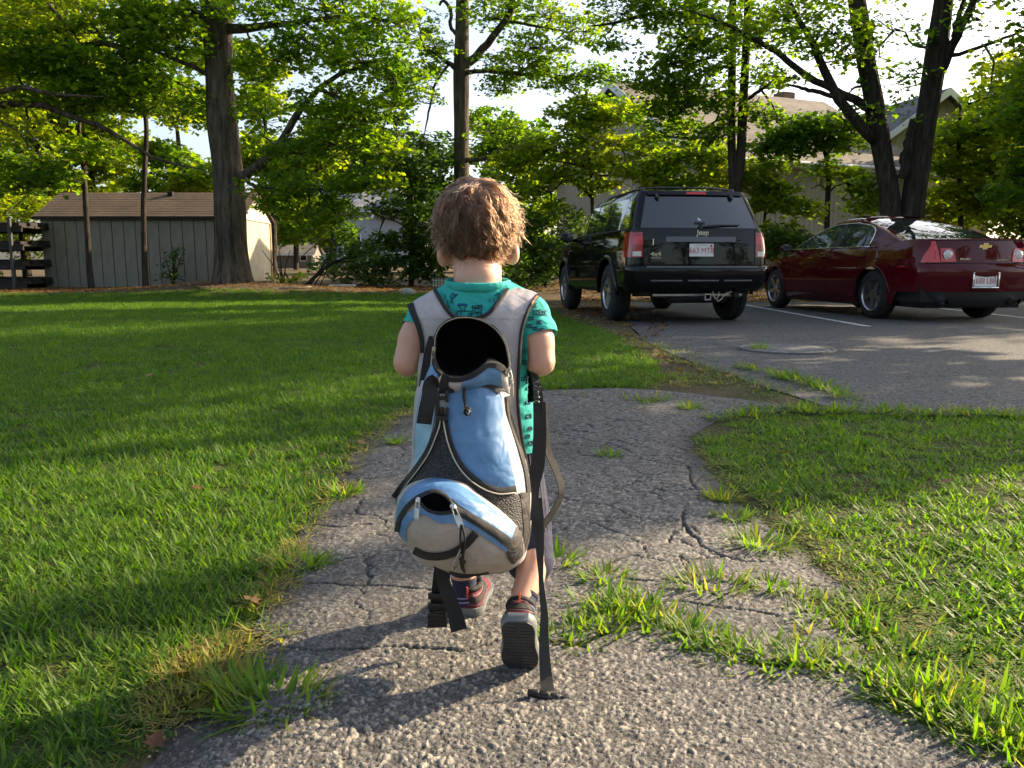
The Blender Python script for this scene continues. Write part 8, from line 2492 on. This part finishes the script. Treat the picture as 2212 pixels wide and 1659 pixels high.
# 11 -- shrubs
def shrub(px, py, Y, pads, label, leaf=LEAF_D, ls=0.10, stems=5, simple=False):
    b = ground_at(px, Y); g_ = np.random.default_rng(int(px*7+py))
    limbs = []
    for k in range(stems):
        a = g_.uniform(0, 6.28); r_ = g_.uniform(.2,.6)
        limbs.append([(b[0],b[1],b[2]-.03,.02),(b[0]+math.cos(a)*r_*.4,b[1]+math.sin(a)*r_*.4,b[2]+.5,.015),(b[0]+math.cos(a)*r_,b[1]+math.sin(a)*r_,b[2]+1.0,.008)])
    return tree('shrub', label, b, [], limbs, PD(pads), leaf, M_BARKD, lsize=ls, cat='shrub', group='shrubs at the wood edge', simple=simple)
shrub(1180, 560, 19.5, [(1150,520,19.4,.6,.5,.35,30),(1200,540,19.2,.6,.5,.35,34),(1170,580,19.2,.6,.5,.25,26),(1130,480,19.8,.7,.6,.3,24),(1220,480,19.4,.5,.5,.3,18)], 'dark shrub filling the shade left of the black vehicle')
shrub(1100, 600, 20.5, [(1090,590,20.4,.6,.5,.2,20),(1130,600,20,.6,.5,.2,20),(1080,545,20.6,.6,.5,.3,20)], 'dim low shrub right behind the toddler\'s right shoulder')
shrub(1700, 520, 17.4, [(1680,510,17.4,.5,.4,.25,22),(1720,520,17.4,.5,.4,.2,18),(1655,540,17.4,.4,.4,.2,14)], 'dark bush under the brown footing between both cars')
shrub(2190, 500, 17.5, [(2180,470,17.4,.5,.5,.3,26),(2215,490,17.4,.6,.5,.3,26),(2240,440,17.5,.6,.5,.35,26)], 'yellow-green bush behind the maroon boot at the frame edge', LEAF_B)
shrub(800, 590, 23, [(790,560,23,.9,.7,.35,26),(760,590,23,.8,.6,.25,22),(830,600,22.6,.7,.6,.2,18),(720,570,24,.8,.6,.3,20)], 'bluish dark shrub under the grey house')
shrub(610, 590, 22.8, [(605,600,22.8,.3,.3,.15,8),(640,600,22.6,.3,.3,.15,8)], 'thin bright weeds beside the sunlit shed corner', LEAF_B, 0.07)
shrub(372, 600, 20.7, [(372,585,20.7,.18,.18,.3,9),(378,555,20.7,.10,.10,.2,4)], 'small bush growing against the middle of the shed wall', LEAF_D, 0.07)
shrub(-40, 590, 22.5, [(-20,480,22.5,1.0,.8,.6,40),(40,440,23,1.0,.8,.5,40),(60,520,23,.9,.8,.5,34),(-60,580,22,.8,.7,.4,30),(100,450,23.6,.7,.6,.4,24)], 'sunlit bush behind the storage rack', LEAF_B)
b = ground_at(655, 21)
tree('bent_shrub', 'bundle of bare bent stems arching right beside the far shed', b, [], [PX([(652,625,21,.05),(680,598,21,.045),(707,575,21,.04),(740,560,21,.03),(790,552,21,.012)]), PX([(655,622,21,.03),(690,585,21,.025),(720,540,21,.02),(790,490,21,.01)]), PX([(665,622,21,.02),(690,590,21,.02),(740,565,21,.015),(810,580,21,.006)]), PX([(676,622,21,.02),(695,590,21,.015),(720,550,21,.01),(760,530,21,.005)]), PX([(648,560,21,.012),(680,530,21,.01),(700,520,21,.005)]), PX([(690,620,21,.015),(702,592,21,.012),(710,560,21,.01),(700,520,21,.005)])],
 PD([(740,545,21,.5,.4,.2,8),(790,540,21,.5,.4,.25,10),(700,505,21,.4,.4,.2,5)]), LEAF_D, M_BARKD, lsize=0.09, cat='shrub')

# 12 -- woods behind
def back_tree(px, Y, h, r_, pads, label, leaf, ls=0.22, tr=.16):
    b = ground_at(px, Y)
    return tree('background_tree', label, b, [[(b[0],b[1],b[2]-.1,tr),(b[0]+.1,b[1],b[2]+h*.3,tr*.8),(b[0],b[1],b[2]+h*.6,tr*.25)]], [], PD(pads), leaf, M_BARKD, lsize=ls, spray=20, simple=True, dens=2.8, group='trees beyond the shed', twig=True, tsides=10, tsteps=10, flat=0.6)
back_tree(-60, 30, 11, 3, [(-80,380,30,2.0,1.6,1.2,50),(-60,240,30,2.2,1.8,1.3,60),(-100,100,30,2.6,2,1.5,70),(-30,-40,30,2.6,2,1.4,60)], 'yellow-green tree far beyond the rack at the left edge', LEAF_B)
back_tree(60, 32, 12, 3, [(40,400,32,2.0,1.6,.9,44),(70,310,32,2.2,1.8,1.1,56),(20,200,32,2.4,1.8,1.3,66),(100,90,32,2.4,1.8,1.2,60),(40,-20,32,2.4,2,1.2,50)], 'bright yellow-green tree above the left end of the shed roof', LEAF_B)
back_tree(210, 34, 12, 3, [(180,390,34,2.0,1.6,.9,46),(240,320,34,2.0,1.6,1.0,50),(170,270,34,2.0,1.8,1.0,50),(240,200,34,2.2,1.8,1.1,56),(190,80,34,2.4,2,1.2,40),(250,-10,34,2.2,2,1.0,36)], 'bright tree above the shed roof between both saplings', LEAF_B)
back_tree(400, 31, 11, 3, [(370,400,31,1.8,1.6,.6,40),(430,380,31,1.4,1.4,.7,36),(350,330,31,1.0,1.2,.5,24),(420,230,31,1.4,1.4,.8,36),(350,190,31,1.4,1.4,.6,30),(430,100,31,1.6,1.5,.9,30)], 'green tree showing just left of the thick trunk', LEAF_A)
back_tree(590, 30, 9, 3, [(560,330,30,1.2,1.2,.8,34),(620,360,30,1.6,1.4,.7,40),(560,220,30,1.0,1.0,.7,24),(680,330,30,1.4,1.2,.6,30),(600,430,30,1.4,1.2,.5,32),(560,130,30,1.2,1.2,.7,22)], 'bright tree between the thick trunk and the leaning limb', LEAF_B)
back_tree(720, 36, 9, 3, [(700,360,36,1.8,1.4,.7,34),(780,330,36,1.8,1.4,.8,36),(740,260,36,1.6,1.4,.7,26),(840,380,36,1.4,1.2,.5,20),(690,450,36,1.4,1.2,.6,26),(640,500,36,1.4,1.2,.5,24)], 'pale green tree between the far shed and the grey house', LEAF_A)
back_tree(640, 44, 8, 3, [(600,490,44,1.6,1.4,.9,30),(660,470,44,1.8,1.4,.9,32),(720,500,44,1.4,1.2,.8,26),(570,440,44,1.6,1.4,.9,26)], 'bluish tree far behind the weathered shed', LEAF_D, .26)
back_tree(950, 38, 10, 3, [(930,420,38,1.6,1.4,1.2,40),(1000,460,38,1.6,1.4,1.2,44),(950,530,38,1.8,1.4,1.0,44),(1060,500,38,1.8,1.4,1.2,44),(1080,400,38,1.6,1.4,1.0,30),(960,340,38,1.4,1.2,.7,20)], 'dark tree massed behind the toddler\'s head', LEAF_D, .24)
back_tree(1150, 40, 10, 3, [(1130,300,40,1.8,1.4,.9,34),(1080,330,40,1.6,1.4,.8,30),(1180,360,40,1.6,1.4,.9,34),(1150,440,40,2.0,1.6,1.2,44),(1060,260,40,1.6,1.4,.7,22),(1130,540,40,2.0,1.6,1.2,40)], 'green tree left of the beige gable', LEAF_A, .24)
back_tree(2260, 27, 10, 3, [(2120,300,27,1.8,1.6,1.0,44),(2200,240,27,2.0,1.6,1.1,50),(2280,160,27,2.4,2,1.4,60),(2160,400,27,1.8,1.6,1.0,44),(2240,380,27,2.0,1.6,1.2,50),(2080,450,27,1.4,1.2,.5,24)], 'rounded sunlit tree rising right of the beige wing', LEAF_B)
back_tree(-250, 26, 10, 3, [(-220,300,26,2.4,2,1.6,60),(-300,120,26,2.6,2,1.6,60),(-200,480,26,2.2,1.8,1.2,50)], 'tree standing off the left edge behind the rack', LEAF_A)

back_tree(-620, 25, 10, 3, [(-600,420,25,2.6,2.2,1.6,50),(-640,260,25,2.8,2.4,1.8,56),(-600,90,25,2.8,2.4,1.8,50)], 'round tree outside the left edge beyond the lawn', LEAF_B, .28)
back_tree(-1050, 22, 10, 3, [(-1040,430,22,2.6,2.2,1.6,50),(-1080,250,22,2.8,2.4,1.8,56),(-1040,60,22,2.8,2.4,1.8,50)], 'broad tree well outside the left edge beyond the lawn', LEAF_A, .28)
back_tree(-420, 36, 10, 3, [(-400,470,36,3.2,2.4,1.6,50),(-450,330,36,3.4,2.6,2.0,56),(-400,180,36,3.4,2.6,2.0,50)], 'far tree outside the left edge behind the long-limbed maple', LEAF_B, .30)

def pine(px, Y, ytop, label):
    b = ground_at(px, Y); top = at(px, ytop, Y)[2]; g_ = np.random.default_rng(int(px))
    pads = []
    for k in range(13):
        t_ = k/12; z = b[2]+2.0+(top-b[2]-2.0)*t_; r_ = 3.0*(1-t_)**0.7+.3
        for j in range(4):
            a = g_.uniform(0,6.28); pads.append((b[0]+math.cos(a)*r_*.6, b[1]+math.sin(a)*r_*.6, z-.1*r_, r_*.5, r_*.5, .16, 7))
    tree('pine_tree', label, b, [[(b[0],b[1],b[2],.25),(b[0],b[1],(b[2]+top)/2,.16),(b[0],b[1],top,.03)]], [], pads, NEEDLE, M_BARKD, lsize=.32, spray=16, simple=True, twig=False, tsides=10, tsteps=10, flat=0.5)
pine(862, 62, 160, 'distant bluish pine showing in the sky gap left of the straight tree')
pine(690, 66, 235, 'distant small pine behind the leaning limb')

# 13 -- trees out of the picture to the right; their shade lies over the lawn and the lot
def side_tree(x, y, h, crown, label, r_=.2, leaf=LEAF_A, ns=34):
    b = np.array((x, y, gzf(x, y))); g_ = np.random.default_rng(int(abs(x*10+y*3))+5)
    pads = [(x+cx, y+cy, z, rx, rx, rz, ns) for cx, cy, z, rx, rz in crown]
    tree('maple_tree', label, b, [[(x,y,b[2]-.1,r_*1.3),(x,y,b[2]+h*.4,r_),(x,y,b[2]+h,r_*.3)]], [], pads, leaf, M_BARKD, lsize=.22, spray=26, simple=True, dens=1.7, tsides=12, tsteps=12)
side_tree(13.0, 15.0, 11, [(-1.6,0,4.2,1.7,.9),(1.4,-.6,4.4,1.8,.9),(0,1.6,5.4,2.0,1.0),(-1.8,.8,6.4,1.8,1.0),(1.2,.6,6.8,2.2,1.0),(-.4,-1.0,7.8,2.2,1.0),(0,.5,9.2,2.4,1.2),(0,0,10.6,1.8,.9),(-2.4,-.6,7.6,1.4,.8)], 'tall maple outside the right edge shading the parking lot', .22, ns=40)
side_tree(17.5, 17.2, 11, [(-1.0,0,5.0,2.0,1.0),(1.0,1,6.4,2.2,1.1),(0,-.8,7.6,2.0,1.0),(-.6,1,9,2.4,1.2),(.6,-.6,10.4,2,1)], 'second maple outside the right edge, behind the lot', .2)
side_tree(10.2, 9.0, 9, [(-.3,.7,4.0,1.1,.6),(.5,.9,5.4,1.2,.7),(-.4,1.0,6.8,1.3,.8),(.2,.8,8.2,1.2,.8)], 'small maple outside the right edge beside the lot', .12, ns=20)
side_tree(13.6, 9.05, 13, [(0,.6,12.2,1.6,.8),(-.6,1.2,11.6,1.2,.6),(.8,.9,13.2,1.4,.8)], 'straight trunk outside the right edge with its crown high up', .17)

side_tree(19.0, 19.5, 12, [(-1.4,0,4.2,2.2,1.1),(1.2,1,5.6,2.4,1.2),(-.6,-.8,7.2,2.4,1.1),(.6,1,9,2.4,1.2),(0,0,10.8,2,1)], 'maple outside the right edge beyond the lot', .2)
side_tree(22.5, 25.0, 13, [(-1.4,0,5.2,2.6,1.3),(1.2,1,7.0,2.8,1.4),(-.6,-.8,9.2,2.6,1.3),(.6,1,11.2,2.4,1.2)], 'far maple outside the right edge behind the beige wing', .2)
# trees that stand behind whoever took the picture; they are what the cars reflect
for i, (x, y, h) in enumerate(((-13,-13,9),(-6.5,-16,10),(0.5,-15,9),(7,-17,10),(14,-15,9),(21,-12,10),(-19,-8,9),(26,-5,9))):
    side_tree(x, y, h, [(-1.6,0,2.0,2.2,1.4),(1.6,.4,2.2,2.2,1.4),(0,.3,4.2,2.6,1.4),(-1.4,0,5.8,2.2,1.3),(1.4,-.3,6.2,2.2,1.3),(0,0,h-1.2,2.0,1.2)],
              ('spreading','round','dense','tall','broad','leafy','bushy','full')[i]+' tree standing behind the viewpoint, '+('far left','left','centre left','centre','centre right','right','at the left flank','at the right flank')[i], .2, LEAF_D, 26)

side_tree(11.9, 13.6, 10, [(-.4,0,4.0,1.3,.8),(.4,.4,5.4,1.4,.8),(-.3,.2,6.9,1.5,.8),(.3,0,8.4,1.4,.8)], 'slim maple outside the right edge in front of the tall one', .12, ns=30)

side_tree(11.4, 8.62, 6, [(0,-.1,4.7,.42,.35),(.3,.15,5.3,.45,.35),(-.2,.1,5.8,.42,.3)], 'unseen low maple added outside the right edge, its crown shaped to shade the path', .09, ns=18)  # unseen tree added here; its small crown is shaped to shade the path
